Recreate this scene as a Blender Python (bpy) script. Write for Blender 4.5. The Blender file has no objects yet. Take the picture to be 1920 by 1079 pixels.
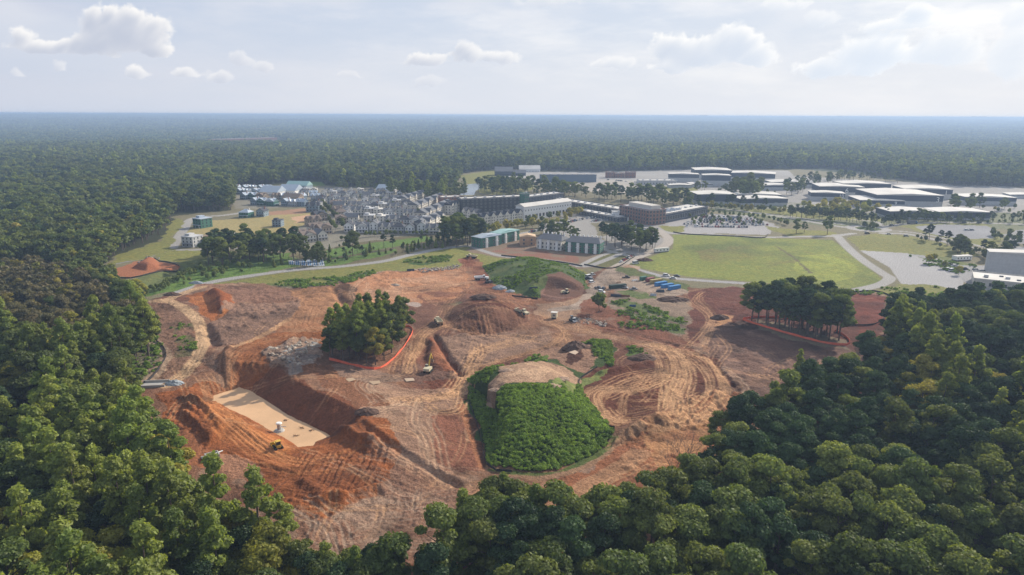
import bpy, math, random
import numpy as np
from mathutils import Vector, Matrix

# ------------------------------------------------------------------ camera
SC = bpy.context.scene
COL = SC.collection
F = 1281.0
HCAM = 110.0
PITCH = math.atan((539.5 - 216.0) / F)
ROLL = math.radians(0.26)
cp, sp = math.cos(PITCH), math.sin(PITCH)
fwd = Vector((0, cp, -sp)); up0 = Vector((0, sp, cp)); r0 = Vector((1, 0, 0))
right = (r0 * math.cos(ROLL) + up0 * math.sin(ROLL)); up = (up0 * math.cos(ROLL) - r0 * math.sin(ROLL))
cam_d = bpy.data.cameras.new('camera')
cam = bpy.data.objects.new('camera', cam_d); COL.objects.link(cam)
cam.matrix_world = Matrix(((right.x, up.x, -fwd.x, 0), (right.y, up.y, -fwd.y, 0), (right.z, up.z, -fwd.z, HCAM), (0, 0, 0, 1)))
cam_d.sensor_width = 36.0
cam_d.lens = 36.0 * F / 1920.0
cam_d.clip_start = 1.0
cam_d.clip_end = 90000.0
SC.camera = cam

def ray(px, py):
    a, b = (px - 960.0) / F, (539.5 - py) / F
    return right * a + up * b + fwd
def G(px, py, z=0.0):
    """where the ray through a point of the photograph meets the level z"""
    d = ray(px, py)
    t = (z - HCAM) / d.z
    return (d.x * t, d.y * t)
def azel(px, py):
    d = ray(px, py).normalized()
    return (math.atan2(d.x, d.y), math.asin(d.z))

# ------------------------------------------------------------------ sun, sky, exposure
SUN_AZ = math.radians(47)      # clockwise from +Y
SUN_EL = math.radians(29)
sdir = Vector((math.sin(SUN_AZ) * math.cos(SUN_EL), math.cos(SUN_AZ) * math.cos(SUN_EL), math.sin(SUN_EL)))
sl = bpy.data.lights.new('sun', 'SUN'); sl.energy = 5.0; sl.angle = math.radians(0.55); sl.color = (1.0, 0.91, 0.78)
so = bpy.data.objects.new('sun', sl); COL.objects.link(so)
so.rotation_euler = sdir.to_track_quat('Z', 'Y').to_euler()
vs = SC.view_settings
vs.view_transform = 'Standard'; vs.look = 'None'; vs.exposure = 0.24; vs.gamma = 1.0; vs.use_curve_mapping = False
SC.cycles.max_bounces = 5; SC.cycles.diffuse_bounces = 2; SC.cycles.glossy_bounces = 2
SC.cycles.transmission_bounces = 2; SC.cycles.volume_bounces = 0; SC.cycles.transparent_max_bounces = 4
SC.cycles.use_denoising = True
SC.cycles.use_adaptive_sampling = True

class NT:
    """small helper to write node trees"""
    def __init__(s, tree): s.t = tree
    def n(s, typ, **kw):
        nd = s.t.nodes.new(typ)
        for k, v in kw.items(): setattr(nd, k, v)
        return nd
    def link(s, a, b): s.t.links.new(a, b)
    def _in(s, sock, v):
        if isinstance(v, bpy.types.NodeSocket): s.link(v, sock)
        elif v is not None: sock.default_value = v
    def math(s, op, a, b=None, c=None, clamp=False):
        nd = s.n('ShaderNodeMath', operation=op, use_clamp=clamp)
        s._in(nd.inputs[0], a); s._in(nd.inputs[1], b); s._in(nd.inputs[2], c)
        return nd.outputs[0]
    def vmath(s, op, a, b=None, out=0):
        nd = s.n('ShaderNodeVectorMath', operation=op)
        s._in(nd.inputs[0], a)
        if b is not None: s._in(nd.inputs[1], b)
        return nd.outputs[out]
    def mix(s, f, a, b, blend='MIX'):
        nd = s.n('ShaderNodeMix', data_type='RGBA', blend_type=blend)
        s._in(nd.inputs[0], f)
        for sock, v in ((nd.inputs[6], a), (nd.inputs[7], b)):
            if isinstance(v, tuple) and len(v) == 3: v = (*v, 1)
            s._in(sock, v)
        return nd.outputs[2]
    def ramp(s, v, lo, hi, a=0.0, b=1.0, smooth=True):
        nd = s.n('ShaderNodeMapRange', interpolation_type='SMOOTHSTEP' if smooth else 'LINEAR')
        s._in(nd.inputs[0], v); nd.inputs[1].default_value = lo; nd.inputs[2].default_value = hi
        nd.inputs[3].default_value = a; nd.inputs[4].default_value = b
        return nd.outputs[0]
    def noise(s, vec, scale, detail=3, rough=0.55, out=0):
        nd = s.n('ShaderNodeTexNoise'); s._in(nd.inputs['Vector'], vec)
        nd.inputs['Scale'].default_value = scale; nd.inputs['Detail'].default_value = detail; nd.inputs['Roughness'].default_value = rough
        return nd.outputs[out]

world = bpy.data.worlds.new('World'); SC.world = world; world.use_nodes = True
wt = world.node_tree; wt.nodes.clear(); W = NT(wt)
tc = W.n('ShaderNodeTexCoord')
sep = W.n('ShaderNodeSeparateXYZ'); W.link(tc.outputs['Generated'], sep.inputs[0])
az = W.math('ARCTAN2', sep.outputs[0], sep.outputs[1]); el = W.math('ARCSINE', sep.outputs[2])
cmb = W.n('ShaderNodeCombineXYZ'); W.link(az, cmb.inputs[0]); W.link(el, cmb.inputs[1])
uv = cmb.outputs[0]
sky = W.n('ShaderNodeTexSky', sky_type='NISHITA'); sky.sun_disc = False; sky.sun_elevation = SUN_EL; sky.sun_rotation = SUN_AZ
sky.altitude = 300; sky.air_density = 1.0; sky.dust_density = 2.0; sky.ozone_density = 1.0
# thin high veil, whiter towards the sun
dots = W.vmath('DOT_PRODUCT', tc.outputs['Generated'], tuple(sdir), out=1)
glow = W.ramp(dots, 0.05, 0.97, smooth=False)
veil = W.mix(glow, (5.8, 6.3, 7.8), (10.6, 10.6, 10.6))
str1 = W.noise(W.vmath('MULTIPLY', uv, (2.2, 9.0, 1)), 1.6, 6, 0.6)
veil = W.mix(W.ramp(str1, 0.40, 0.68), W.mix(0.6, veil, (5.2, 6.3, 8.1)), veil)
cover = W.math('MULTIPLY', W.ramp(el, 0.30, 1.1, 0.92, 0.5), 1.0)
base = W.mix(cover, sky.outputs[0], veil)
hz = W.ramp(el, 0.0, 0.14, 0.75, 0.0)
base = W.mix(hz, base, W.mix(glow, (6.6, 7.0, 8.0), (9.0, 9.1, 9.4)))
bg = W.n('ShaderNodeBackground'); W.link(base, bg.inputs[0]); bg.inputs[1].default_value = 0.084
wo = W.n('ShaderNodeOutputWorld'); W.link(bg.outputs[0], wo.inputs[0])

# ------------------------------------------------------------------ helpers
rng = np.random.default_rng(7)
RND = random.Random(11)
def tag(o, label=None, cat=None, group=None, kind=None):
    if label: o['label'] = label
    if cat: o['category'] = cat
    if group: o['group'] = group
    if kind: o['kind'] = kind
    return o
MATS = {}
def mat(name, col, rough=0.8, metal=0.0, vary=0.15, scale=0.6, spec=0.3, bump=0.0):
    if name in MATS: return MATS[name]
    m = bpy.data.materials.new(name); m.use_nodes = True
    t = m.node_tree; b = t.nodes['Principled BSDF']; n = NT(t)
    b.inputs['Roughness'].default_value = rough; b.inputs['Metallic'].default_value = metal
    b.inputs['Specular IOR Level'].default_value = spec
    tcn = n.n('ShaderNodeTexCoord')
    nz = n.noise(tcn.outputs['Object'], scale, 5, 0.6)
    k = n.ramp(nz, 0.25, 0.75, 1 - vary, 1 + vary, smooth=False)
    c = n.vmath('SCALE', tuple(col)); c.node.inputs['Scale'].default_value = 1
    n.link(k, c.node.inputs['Scale'])
    n.link(c, b.inputs['Base Color'])
    if bump:
        bp = n.n('ShaderNodeBump'); bp.inputs['Strength'].default_value = bump; bp.inputs['Distance'].default_value = 0.3
        n.link(n.noise(tcn.outputs['Object'], scale * 5, 3), bp.inputs['Height']); n.link(bp.outputs[0], b.inputs['Normal'])
    MATS[name] = m
    return m

class MB:
    """collects boxes, prisms and tubes; build() links them as one mesh object"""
    def __init__(s): s.v = []; s.f = []; s.m = []; s.mi = 0
    def add(s, vs, fs):
        o = len(s.v); s.v += [tuple(v) for v in vs]; s.f += [tuple(i + o for i in f) for f in fs]; s.m += [s.mi] * len(fs); return s
    def box(s, x0, x1, y0, y1, z0, z1, rz=0, c=(0, 0)):
        vs = [(x, y, z) for z in (z0, z1) for (x, y) in ((x0, y0), (x1, y0), (x1, y1), (x0, y1))]
        if rz:
            ca, sa = math.cos(rz), math.sin(rz)
            vs = [(c[0] + (x - c[0]) * ca - (y - c[1]) * sa, c[1] + (x - c[0]) * sa + (y - c[1]) * ca, z) for x, y, z in vs]
        return s.add(vs, [(3, 2, 1, 0), (4, 5, 6, 7), (0, 1, 5, 4), (1, 2, 6, 5), (2, 3, 7, 6), (3, 0, 4, 7)])
    def prism(s, poly, z0, z1):
        n = len(poly)
        return s.add([(x, y, z0) for x, y in poly] + [(x, y, z1) for x, y in poly],
              [tuple(range(n - 1, -1, -1)), tuple(range(n, 2 * n))] + [(i, (i + 1) % n, n + (i + 1) % n, n + i) for i in range(n)])
    def sideprism(s, poly, y0, y1):      # poly in x,z
        n = len(poly)
        return s.add([(x, y0, z) for x, z in poly] + [(x, y1, z) for x, z in poly],
              [tuple(range(n)), tuple(range(2 * n - 1, n - 1, -1))] + [(i, n + i, n + (i + 1) % n, (i + 1) % n) for i in range(n)])
    def tube(s, p0, p1, r0, r1=None, n=6, cap=True):
        r1 = r0 if r1 is None else r1
        p0, p1 = Vector(p0), Vector(p1); q = (p1 - p0).to_track_quat('Z', 'Y')
        vs = [p0 + q @ Vector((r0 * math.cos(2 * math.pi * i / n), r0 * math.sin(2 * math.pi * i / n), 0)) for i in range(n)]
        vs += [p1 + q @ Vector((r1 * math.cos(2 * math.pi * i / n), r1 * math.sin(2 * math.pi * i / n), 0)) for i in range(n)]
        fs = [(i, (i + 1) % n, n + (i + 1) % n, n + i) for i in range(n)]
        if cap: fs += [tuple(range(n - 1, -1, -1)), tuple(range(n, 2 * n))]
        return s.add(vs, fs)
    def mesh(s, name, mats):
        me = bpy.data.meshes.new(name); me.from_pydata(s.v, [], s.f)
        mats = mats if isinstance(mats, (list, tuple)) else [mats]
        for m in mats: me.materials.append(m)
        if len(mats) > 1: me.polygons.foreach_set('material_index', s.m)
        me.update(); return me
    def build(s, name, mats, parent=None):
        return link(name, s.mesh(name, mats), parent)
def link(name, me, parent=None, loc=None, rz=None):
    o = bpy.data.objects.new(name, me); COL.objects.link(o)
    if parent: o.parent = parent
    if loc is not None: o.location = loc
    if rz is not None: o.rotation_euler.z = rz
    return o
def empty(name, loc, rz=0, **kw):
    o = bpy.data.objects.new(name, None); COL.objects.link(o); o.location = loc; o.rotation_euler = (0, 0, rz)
    o.empty_display_size = 0.5
    return tag(o, **kw)
def copy_tree(o, parent=None):
    c = o.copy(); COL.objects.link(c); c.parent = parent
    for ch in o.children: copy_tree(ch, c)
    return c
ORD = ['first', 'second', 'third', 'fourth', 'fifth', 'sixth', 'seventh', 'eighth', 'ninth', 'tenth', 'eleventh', 'twelfth', 'thirteenth', 'fourteenth', 'fifteenth',
       'sixteenth', 'seventeenth', 'eighteenth', 'nineteenth', 'twentieth', 'twenty-first', 'twenty-second', 'twenty-third', 'twenty-fourth', 'twenty-fifth', 'twenty-sixth', 'twenty-seventh', 'twenty-eighth', 'twenty-ninth', 'thirtieth']

# ------------------------------------------------------------------ 2-D noise and painting on point sets
def _h(ix, iy, s):
    n = (ix.astype(np.int64) * 374761393 + iy.astype(np.int64) * 668265263 + s * 974634777) & 0x7fffffff
    n = ((n ^ (n >> 13)) * 1274126177) & 0x7fffffff
    n = (n ^ (n >> 16)) & 0xffff
    return n / 65535.0
def vnoise(x, y, s=0):
    ix, iy = np.floor(x), np.floor(y); fx, fy = x - ix, y - iy
    fx = fx * fx * (3 - 2 * fx); fy = fy * fy * (3 - 2 * fy)
    a = _h(ix, iy, s); b = _h(ix + 1, iy, s); c = _h(ix, iy + 1, s); d = _h(ix + 1, iy + 1, s)
    return (a * (1 - fx) + b * fx) * (1 - fy) + (c * (1 - fx) + d * fx) * fy
def fbm(x, y, sc, s=0, o=4):
    r = 0; a = 0.5; t = 0
    for i in range(o):
        r = r + a * vnoise(x / sc, y / sc, s + i * 17); t += a; a *= 0.5; sc /= 2.03
    return r / t
def pip(x, y, poly):
    """inside test for arrays of points"""
    P = np.asarray(poly, float); ins = np.zeros(x.shape, bool)
    lo, hi = P.min(0), P.max(0)
    idx = np.nonzero((x >= lo[0]) & (x <= hi[0]) & (y >= lo[1]) & (y <= hi[1]))[0]
    if not len(idx): return ins
    xs, ys = x[idx], y[idx]; r = np.zeros(len(idx), bool)
    for i in range(len(P)):
        x0, y0 = P[i]; x1, y1 = P[(i + 1) % len(P)]
        if y0 == y1: continue
        c = ((y0 > ys) != (y1 > ys)) & (xs < (x1 - x0) * (ys - y0) / (y1 - y0) + x0)
        r ^= c
    ins[idx] = r
    return ins
def dseg(x, y, pts, rad):
    """index array of the points within rad of a polyline, and their distance, signed offset and run"""
    P = np.asarray(pts, float)
    lo, hi = P.min(0) - rad, P.max(0) + rad
    idx = np.nonzero((x >= lo[0]) & (x <= hi[0]) & (y >= lo[1]) & (y <= hi[1]))[0]
    if not len(idx): return idx, idx.astype(float), idx.astype(float)
    xs, ys = x[idx], y[idx]; best = np.full(len(idx), 1e9); run = np.zeros(len(idx)); L = 0
    for i in range(len(P) - 1):
        d = P[i + 1] - P[i]; l2 = d @ d
        if l2 == 0: continue
        lo, hi = np.minimum(P[i], P[i + 1]) - rad, np.maximum(P[i], P[i + 1]) + rad
        k = np.nonzero((xs >= lo[0]) & (xs <= hi[0]) & (ys >= lo[1]) & (ys <= hi[1]))[0]
        if len(k):
            t = np.clip(((xs[k] - P[i, 0]) * d[0] + (ys[k] - P[i, 1]) * d[1]) / l2, 0, 1)
            q = np.hypot(xs[k] - P[i, 0] - t * d[0], ys[k] - P[i, 1] - t * d[1])
            m = q < best[k]
            best[k[m]] = q[m]; run[k[m]] = L + t[m] * math.sqrt(l2)
        L += math.sqrt(l2)
    k = best < rad
    return idx[k], best[k], run[k]
def smooth(pts, n=6):
    P = [np.array(p, float) for p in pts]; P = [2 * P[0] - P[1]] + P + [2 * P[-1] - P[-2]]; out = []
    for i in range(1, len(P) - 2):
        for k in range(n):
            t = k / n
            out.append(0.5 * ((2 * P[i]) + (-P[i - 1] + P[i + 1]) * t + (2 * P[i - 1] - 5 * P[i] + 4 * P[i + 1] - P[i + 2]) * t * t + (-P[i - 1] + 3 * P[i] - 3 * P[i + 1] + P[i + 2]) * t ** 3))
    out.append(P[-2])
    return np.array(out)
def PX(pts, z=0.0): return [G(p[0], p[1], p[2] if len(p) > 2 else z) for p in pts]
def poly_dist(x, y, poly):
    """distance inside a polygon from its edge (0 outside)"""
    ins = pip(x, y, poly); out = np.zeros(x.shape)
    k = np.nonzero(ins)[0]
    if len(k):
        P = np.asarray(poly, float); best = np.full(len(k), 1e9)
        for i in range(len(P)):
            a, b = P[i], P[(i + 1) % len(P)]; d = b - a; l2 = max(d @ d, 1e-9)
            t = np.clip(((x[k] - a[0]) * d[0] + (y[k] - a[1]) * d[1]) / l2, 0, 1)
            best = np.minimum(best, np.hypot(x[k] - a[0] - t * d[0], y[k] - a[1] - t * d[1]))
        out[k] = best
    return out

# ------------------------------------------------------------------ cumulus clouds: a curved sheet of cloud far outside the haze
# cloud blobs: photograph position (px, py), half sizes in px, strength
BLOBS = [
 (240, 66, 74, 52, 1), (180, 92, 60, 20, .8), (190, 45, 24, 28, 1), (205, 85, 60, 24, 1), (285, 88, 34, 20, 1), (150, 85, 24, 18, .8), (255, 35, 22, 20, .9), (215, 30, 18, 18, .9),
 (45, 70, 32, 24, .8), (80, 90, 60, 16, .75), (115, 82, 22, 14, .7),
 (255, 135, 26, 18, .45), (350, 135, 34, 14, .5), (410, 142, 20, 12, .42), (450, 112, 22, 16, .35), (490, 128, 26, 16, .33), (118, 128, 12, 14, .35), (35, 140, 12, 10, .3),
 (800, 112, 38, 15, .7), (870, 105, 34, 20, .75), (930, 112, 40, 17, .7), (865, 92, 22, 12, .6), (655, 142, 26, 8, .25), (800, 152, 30, 12, .25),
 (1260, 92, 44, 36, .9), (1310, 105, 84, 40, .9), (1380, 85, 48, 42, .9), (1410, 110, 46, 28, .75), (1250, 130, 50, 14, .6), (1150, 122, 46, 14, .5),
 (1480, 10, 60, 14, .5), (1540, 40, 26, 22, .4), (1720, 28, 34, 16, .85), (1690, 48, 90, 14, .6), (1640, 105, 80, 44, .8), (1620, 130, 46, 22, .6), (1760, 100, 80, 44, .6), (1900, 110, 60, 70, .5), (1550, 130, 70, 24, .7), (1910, 30, 40, 30, .5), (1030, 4, 60, 10, .3),
]

def cumulus():
    A = np.linspace(math.radians(-40), math.radians(43), 830); E_ = np.linspace(math.radians(1.2), math.radians(14.5), 240)
    aa, ee = np.meshgrid(A, E_); U, V = np.degrees(aa).ravel(), np.degrees(ee).ravel()
    bl = []
    for (px, py, rx, ry, st) in BLOBS:
        a, e = azel(px, py); a1, _ = azel(px + rx, py); _, e1 = azel(px, py - ry)
        bl.append([math.degrees(a), math.degrees(e), math.degrees(abs(a1 - a)), math.degrees(abs(e1 - e)), st])
    def billow(u, v, sc, s, o=4):
        r = 0; a = 1; t = 0
        for k in range(o):
            r = r + a * np.abs(2 * vnoise(u / sc, v / sc, s + k * 5) - 1); t += a; a *= .55; sc /= 2.1
        return r / t
    def dens(u, v):
        w1 = fbm(u, v, 1.6, 71, 4) - .5; w2 = fbm(u, v, 1.6, 93, 4) - .5
        uu, vv = u + w1 * 1.5, v + w2 * 1.1
        D = np.full(u.shape, -1.0)
        for a, e, ra, re, st in bl:
            low = np.where(vv < e, 1.7, 1.0)
            q = 1.1 - np.hypot((uu - a) / ra, (vv - e) / re * low)
            D = np.maximum(D, q * (.55 + .45 * st))
        b1 = .6 * billow(u + w2, v + w1, 1.7, 11, 5) + .4 * billow(u + w2 * .6, v + w1 * .6, .6, 31, 4)
        return D + .62 * (.44 - b1) + .25 * (fbm(u, v, .35, 44, 3) - .5)
    D = dens(U, V)
    tau = np.zeros(D.shape)
    for k in range(1, 6): tau += np.clip(dens(U + .11 * k, V + .12 * k), 0, 1) * .35
    lit = np.exp(-1.5 * tau)
    mx = np.zeros(D.shape)
    for a, e, ra, re, st in bl: mx = np.maximum(mx, st * np.exp(-(np.hypot((U - a) / ra, (V - e) / re) / 1.5) ** 4))
    al = np.clip((D - .0) / .30, 0, 1); al = al * al * (3 - 2 * al) * np.clip(mx * 1.25, 0, .97)
    # wisps of thin high cloud between the heaps
    wis = np.clip((fbm(U, V * 3.2, 9, 61, 5) - .45) * 3.6, 0, 1) * .6 * np.clip((V - 2.2) / 4, 0, 1)
    gl = np.clip((U + 10) / 38, 0, 1)[:, None]
    sh = np.array([.53, .58, .70]) * (1 - gl) + np.array([.76, .84, .95]) * gl
    br = np.array([1.02, 1.0, .98]) * (1 - gl) + np.array([1.06, 1.06, 1.05]) * gl
    c = sh + (br - sh) * lit[:, None]
    wc = np.array([.76, .79, .86]) * (1 - gl) + np.array([.97, .97, .99]) * gl
    tot = np.clip(al + wis * (1 - al), 0, 1); c = np.where(tot[:, None] > 0, (c * al[:, None] + wc * (wis * (1 - al))[:, None]) / np.maximum(tot, 1e-4)[:, None], c)
    edge = np.clip((42.5 - U) / 4, 0, 1) * np.clip((U + 39.5) / 4, 0, 1) * np.clip((14.3 - V) / 1.5, 0, 1); tot *= edge
    R = 70000.0
    P = np.stack([R * np.cos(ee.ravel()) * np.sin(aa.ravel()), R * np.cos(ee.ravel()) * np.cos(aa.ravel()), R * np.sin(ee.ravel()) + HCAM], 1)
    na, ne = len(A), len(E_)
    i = np.arange(ne - 1)[:, None] * na + np.arange(na - 1)[None, :]
    q = np.stack([i, i + 1, i + na + 1, i + na], -1).reshape(-1, 4)
    q = q[tot[q].max(1) > .01]
    used, inv = np.unique(q, return_inverse=True); q = inv.reshape(-1, 4)
    me = bpy.data.meshes.new('clouds'); me.vertices.add(len(used)); me.vertices.foreach_set('co', P[used].astype(np.float32).ravel())
    me.loops.add(q.size); me.loops.foreach_set('vertex_index', q.ravel().astype(np.int32))
    me.polygons.add(len(q)); me.polygons.foreach_set('loop_start', (np.arange(len(q)) * 4).astype(np.int32)); me.update(calc_edges=True)
    at = me.attributes.new('glow', 'FLOAT_COLOR', 'POINT')
    at.data.foreach_set('color', np.concatenate([c, tot[:, None]], 1)[used].astype(np.float32).ravel())
    m = bpy.data.materials.new('cloud'); m.use_nodes = True; t = m.node_tree; t.nodes.clear(); n = NT(t)
    an = n.n('ShaderNodeAttribute', attribute_name='glow'); em = n.n('ShaderNodeEmission'); em.inputs[1].default_value = .845; n.link(an.outputs['Color'], em.inputs[0])
    tr = n.n('ShaderNodeBsdfTransparent'); mx_ = n.n('ShaderNodeMixShader'); n.link(an.outputs['Alpha'], mx_.inputs[0]); n.link(tr.outputs[0], mx_.inputs[1]); n.link(em.outputs[0], mx_.inputs[2])
    o_ = n.n('ShaderNodeOutputMaterial'); n.link(mx_.outputs[0], o_.inputs[0])
    m.cycles.emission_sampling = 'NONE'
    me.materials.append(m); o = link('sky_clouds', me); tag(o, kind='structure'); o.visible_shadow = True
cumulus()
# ------------------------------------------------------------------ land forms
def edges_slope(x, y, poly, slopes, H, soft=True):
    ins = np.nonzero(pip(x, y, poly))[0]; out = np.zeros(x.shape)
    if len(ins):
        P = np.asarray(poly, float); best = np.full(len(ins), 1e9)
        for i in range(len(P)):
            a, b = P[i], P[(i + 1) % len(P)]; d = b - a; l2 = max(d @ d, 1e-9)
            t = np.clip(((x[ins] - a[0]) * d[0] + (y[ins] - a[1]) * d[1]) / l2, 0, 1)
            q = np.hypot(x[ins] - a[0] - t * d[0], y[ins] - a[1] - t * d[1])
            best = np.minimum(best, q * (slopes[i] if isinstance(slopes, (list, tuple)) else slopes))
        out[ins] = H * (1 - np.exp(-(best / H) * (1 + (best / H) * 1.2))) if soft else np.minimum(best, H)
    return out
HILL = PX([(876,712),(880,750),(907,815),(917,873),(995,885),(1050,880),(1112,852),(1147,830),(1150,812),(1125,780),(1100,750),(1082,712),(1100,697),(1150,687),(1146,640),(1110,638),(1030,671),(960,697)])
HILL_S = [1.1,1.1,.95,.42,.37,.36,.40,.5,.6,.7,.8,.7,.6,.5,.6,.9,1.0,1.0]
MOUND = PX([(905,500),(947,487),(1009,486),(1072,500),(1097,519),(1099,541),(1055,562),(1009,560),(975,553),(925,530)])
MOUND_S = [.3,.25,.25,.3,.4,.7,.8,.5,.35,.3]
STOCK = PX([(838,583),(832,597),(846,610),(871,622),(913,627),(955,619),(990,604),(998,583),(955,560),(913,552),(881,560)])
STOCK_S = [.4,.36,.34,.32,.30,.30,.34,.4,.5,.5,.5]
LOT = PX([(248,508),(270,490),(297,490),(300,508),(275,514)])
BORROW = PX([(383,553),(412,546),(436,556),(440,574),(418,590),(398,583)])
WZ = -4.0
POND = PX([(400,742),(448,727),(467,732),(540,779),(608,811),(618,818),(592,829),(588,837),(560,839),(535,822),(465,783),(400,752)], WZ)
PCX, PCY = np.mean(np.array(POND), 0)
_a = np.array(POND[2]); _b = np.array(POND[4]); _t = (_b - _a) / np.hypot(*(_b - _a)); PN = np.array([-_t[1], _t[0]])
if PN[1] < 0: PN = -PN
CREEK = smooth(PX([(238,556),(262,545),(285,537),(305,527),(322,517),(340,508)]), 5)
LAKE1 = PX([(752,352),(770,347),(800,346),(806,353),(790,360),(760,361)])
LAKE2 = PX([(856,366),(862,350),(880,345),(900,343),(906,352),(893,358),(890,366)])
BERM = smooth(PX([(1150,822),(1200,806),(1240,790),(1290,766),(1345,748)]), 5)
DITCHES = [(smooth(PX([(815,628),(838,665),(864,702)]), 4), 1.6, -2.0), (smooth(PX([(690,812),(700,822),(757,856),(825,892),(862,908)]), 4), 1.8, -1.6),
           (smooth(PX([(1338,676),(1360,705),(1384,731)]), 4), 1.4, -1.3), (smooth(PX([(625,540),(640,565),(655,585)]), 4), 2.2, -1.8),
           (smooth(PX([(388,612),(395,630),(405,648)]), 4), 2.6, -2.2), (smooth(PX([(800,640),(793,665),(801,690)]), 4), 2.5, -2.0),
           (smooth(PX([(1075,588),(1160,618),(1240,640),(1300,655)]), 4), 1.5, -.8), (smooth(PX([(440,571),(500,566),(552,568)]), 4), 1.2, -.8)]
RIDGES = [(smooth(PX(p), 4), w, h) for p, w, h in [
    ([(345,775),(370,795),(395,828)], 1.6, 1.7), ([(352,762),(380,785),(404,822)], 1.5, 1.6), ([(362,750),(390,775),(412,808)], 1.5, 1.7), ([(340,748),(380,760),(420,800)], 1.4, 1.4),
    ([(570,905),(600,925),(640,935)], 2.0, 1.5), ([(600,940),(660,930),(712,915)], 1.8, 1.8), ([(640,800),(665,825),(700,835)], 1.6, 1.5),
    ([(500,870),(560,880),(640,850),(700,825)], 1.5, .7), ([(688,806),(700,816),(757,850),(825,886),(862,902)], 1.6, 1.1),
    ([(540,648),(580,636),(612,628)], 2.5, 2.0), ([(965,630),(1000,634),(1040,628)], 1.5, .8),
    ([(430,655),(425,690),(432,715)], 1.5, 1.0), ([(1130,700),(1180,690),(1215,680)], 2, 1.5)]]
SPUR = G(1085, 655, 5); SCARP = G(1055, 548, 1)
def height(x, y):
    x = np.atleast_1d(np.asarray(x, float)); y = np.atleast_1d(np.asarray(y, float))
    h = np.zeros(x.shape)
    r = np.hypot(x, y)
    far = np.clip((r - 1500) / 3500, 0, 1)
    h += far * ((fbm(x, y, 2600, 5, 4) - 0.5) * 44 + (fbm(x, y, 900, 9, 3) - .5) * 16 - 16)
    # rolling rise of the left woods and gentle swell of the right woods
    h += np.clip((-x - 120) / 200, 0, 1) * np.clip((600 - y) / 300, 0, 1) * (fbm(x, y, 120, 3, 3) - .35) * 14
    n1 = fbm(x, y, 14, 21, 4) - .5
    hb_ = edges_slope(x, y, HILL, HILL_S, 60., False); sel = hb_ > 0; hb_[sel] = 9.8 * np.tanh((hb_[sel] / 9.8) ** 1.3) ; cut = np.clip((np.hypot((x - SPUR[0]) / 26, (y - SPUR[1]) / 20) - .7) / .9, 0, 1); h += hb_ * (.38 + .62 * cut) * (1 + .10 * n1)
    h += edges_slope(x, y, MOUND, MOUND_S, 7.5) * (1 + .3 * n1)
    dsc = np.hypot((x - SCARP[0]) / 15, (y - SCARP[1]) / 13); h -= np.clip((1.3 - dsc) * 2.2, 0, 1) * np.clip(h, 0, 9) * .93 * (dsc < 2)
    h += edges_slope(x, y, STOCK, STOCK_S, 6.2) * (1 + .8 * n1)
    h += edges_slope(x, y, LOT, .7, 4.5) * (1 + .4 * n1)
    h += edges_slope(x, y, BORROW, .75, 5) * (1 + .2 * n1)
    # pond and its banks
    k = np.nonzero(np.hypot(x - PCX, y - PCY) < 110)[0]
    if len(k):
        ii, d, _ = dseg(x[k], y[k], np.vstack([POND, POND[:1]]), 90.0)
        kk = k[ii]; ins = pip(x[kk], y[kk], POND)
        s = (x[kk] - PCX) * PN[0] + (y[kk] - PCY) * PN[1]
        ne = np.clip((s - 3) / 8, 0, 1)
        g_ne = np.minimum(WZ + .62 * d, 3.2 - np.clip((d - 25) / 30, 0, 1) * 3.2)
        g_sw = np.minimum(WZ + .42 * d, 0)
        g = g_ne * ne + g_sw * (1 - ne)
        g = np.where(ins, WZ - .4 - np.minimum(d, 2) * .4, g)
        w = np.clip((62 - d) / 8, 0, 1)
        h[kk] = np.where(w > 0, h[kk] * 0 + g * w, h[kk])
    for pts, w, a in DITCHES + RIDGES:
        ii, d, _ = dseg(x, y, pts, w * 2.6)
        h[ii] += a * np.exp(-(d / w) ** 2) * (1 + .8 * n1[ii])
    ii, d, _ = dseg(x, y, BERM, 16); h[ii] += 2.3 * np.exp(-(d / 4.5) ** 2) * (1 + 1.4 * n1[ii])
    ii, d, _ = dseg(x, y, CREEK, 14); h[ii] -= 2.5 * np.clip((10 - d) / 5, 0, 1)
    for L in (LAKE1, LAKE2):
        h -= np.minimum(poly_dist(x, y, L) * .3, 1.5)
    return h
def hz(x, y): return float(height(x, y)[0])

# ------------------------------------------------------------------ ground sheet: fine near the camera, coarse far away
def make_rows():
    ys = [30.0, 60.0, 90.0]; D = 110.0
    while D < 1500: ys.append(D); D += max(0.55, 0.5 * D * D / 75000)
    while D < 45000: ys.append(D); D *= 1.022
    return np.array(ys)
rows = make_rows()
tt = np.linspace(-1, 1, 941)
tanv = 0.80 * tt
tanv = np.concatenate([np.linspace(-1.9, -.83, 14), tanv, np.linspace(.83, 1.9, 14)])
yy = np.repeat(rows, len(tanv)); xx = np.tile(tanv, len(rows)) * yy
NV = len(yy)
hh = height(xx, yy)
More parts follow.
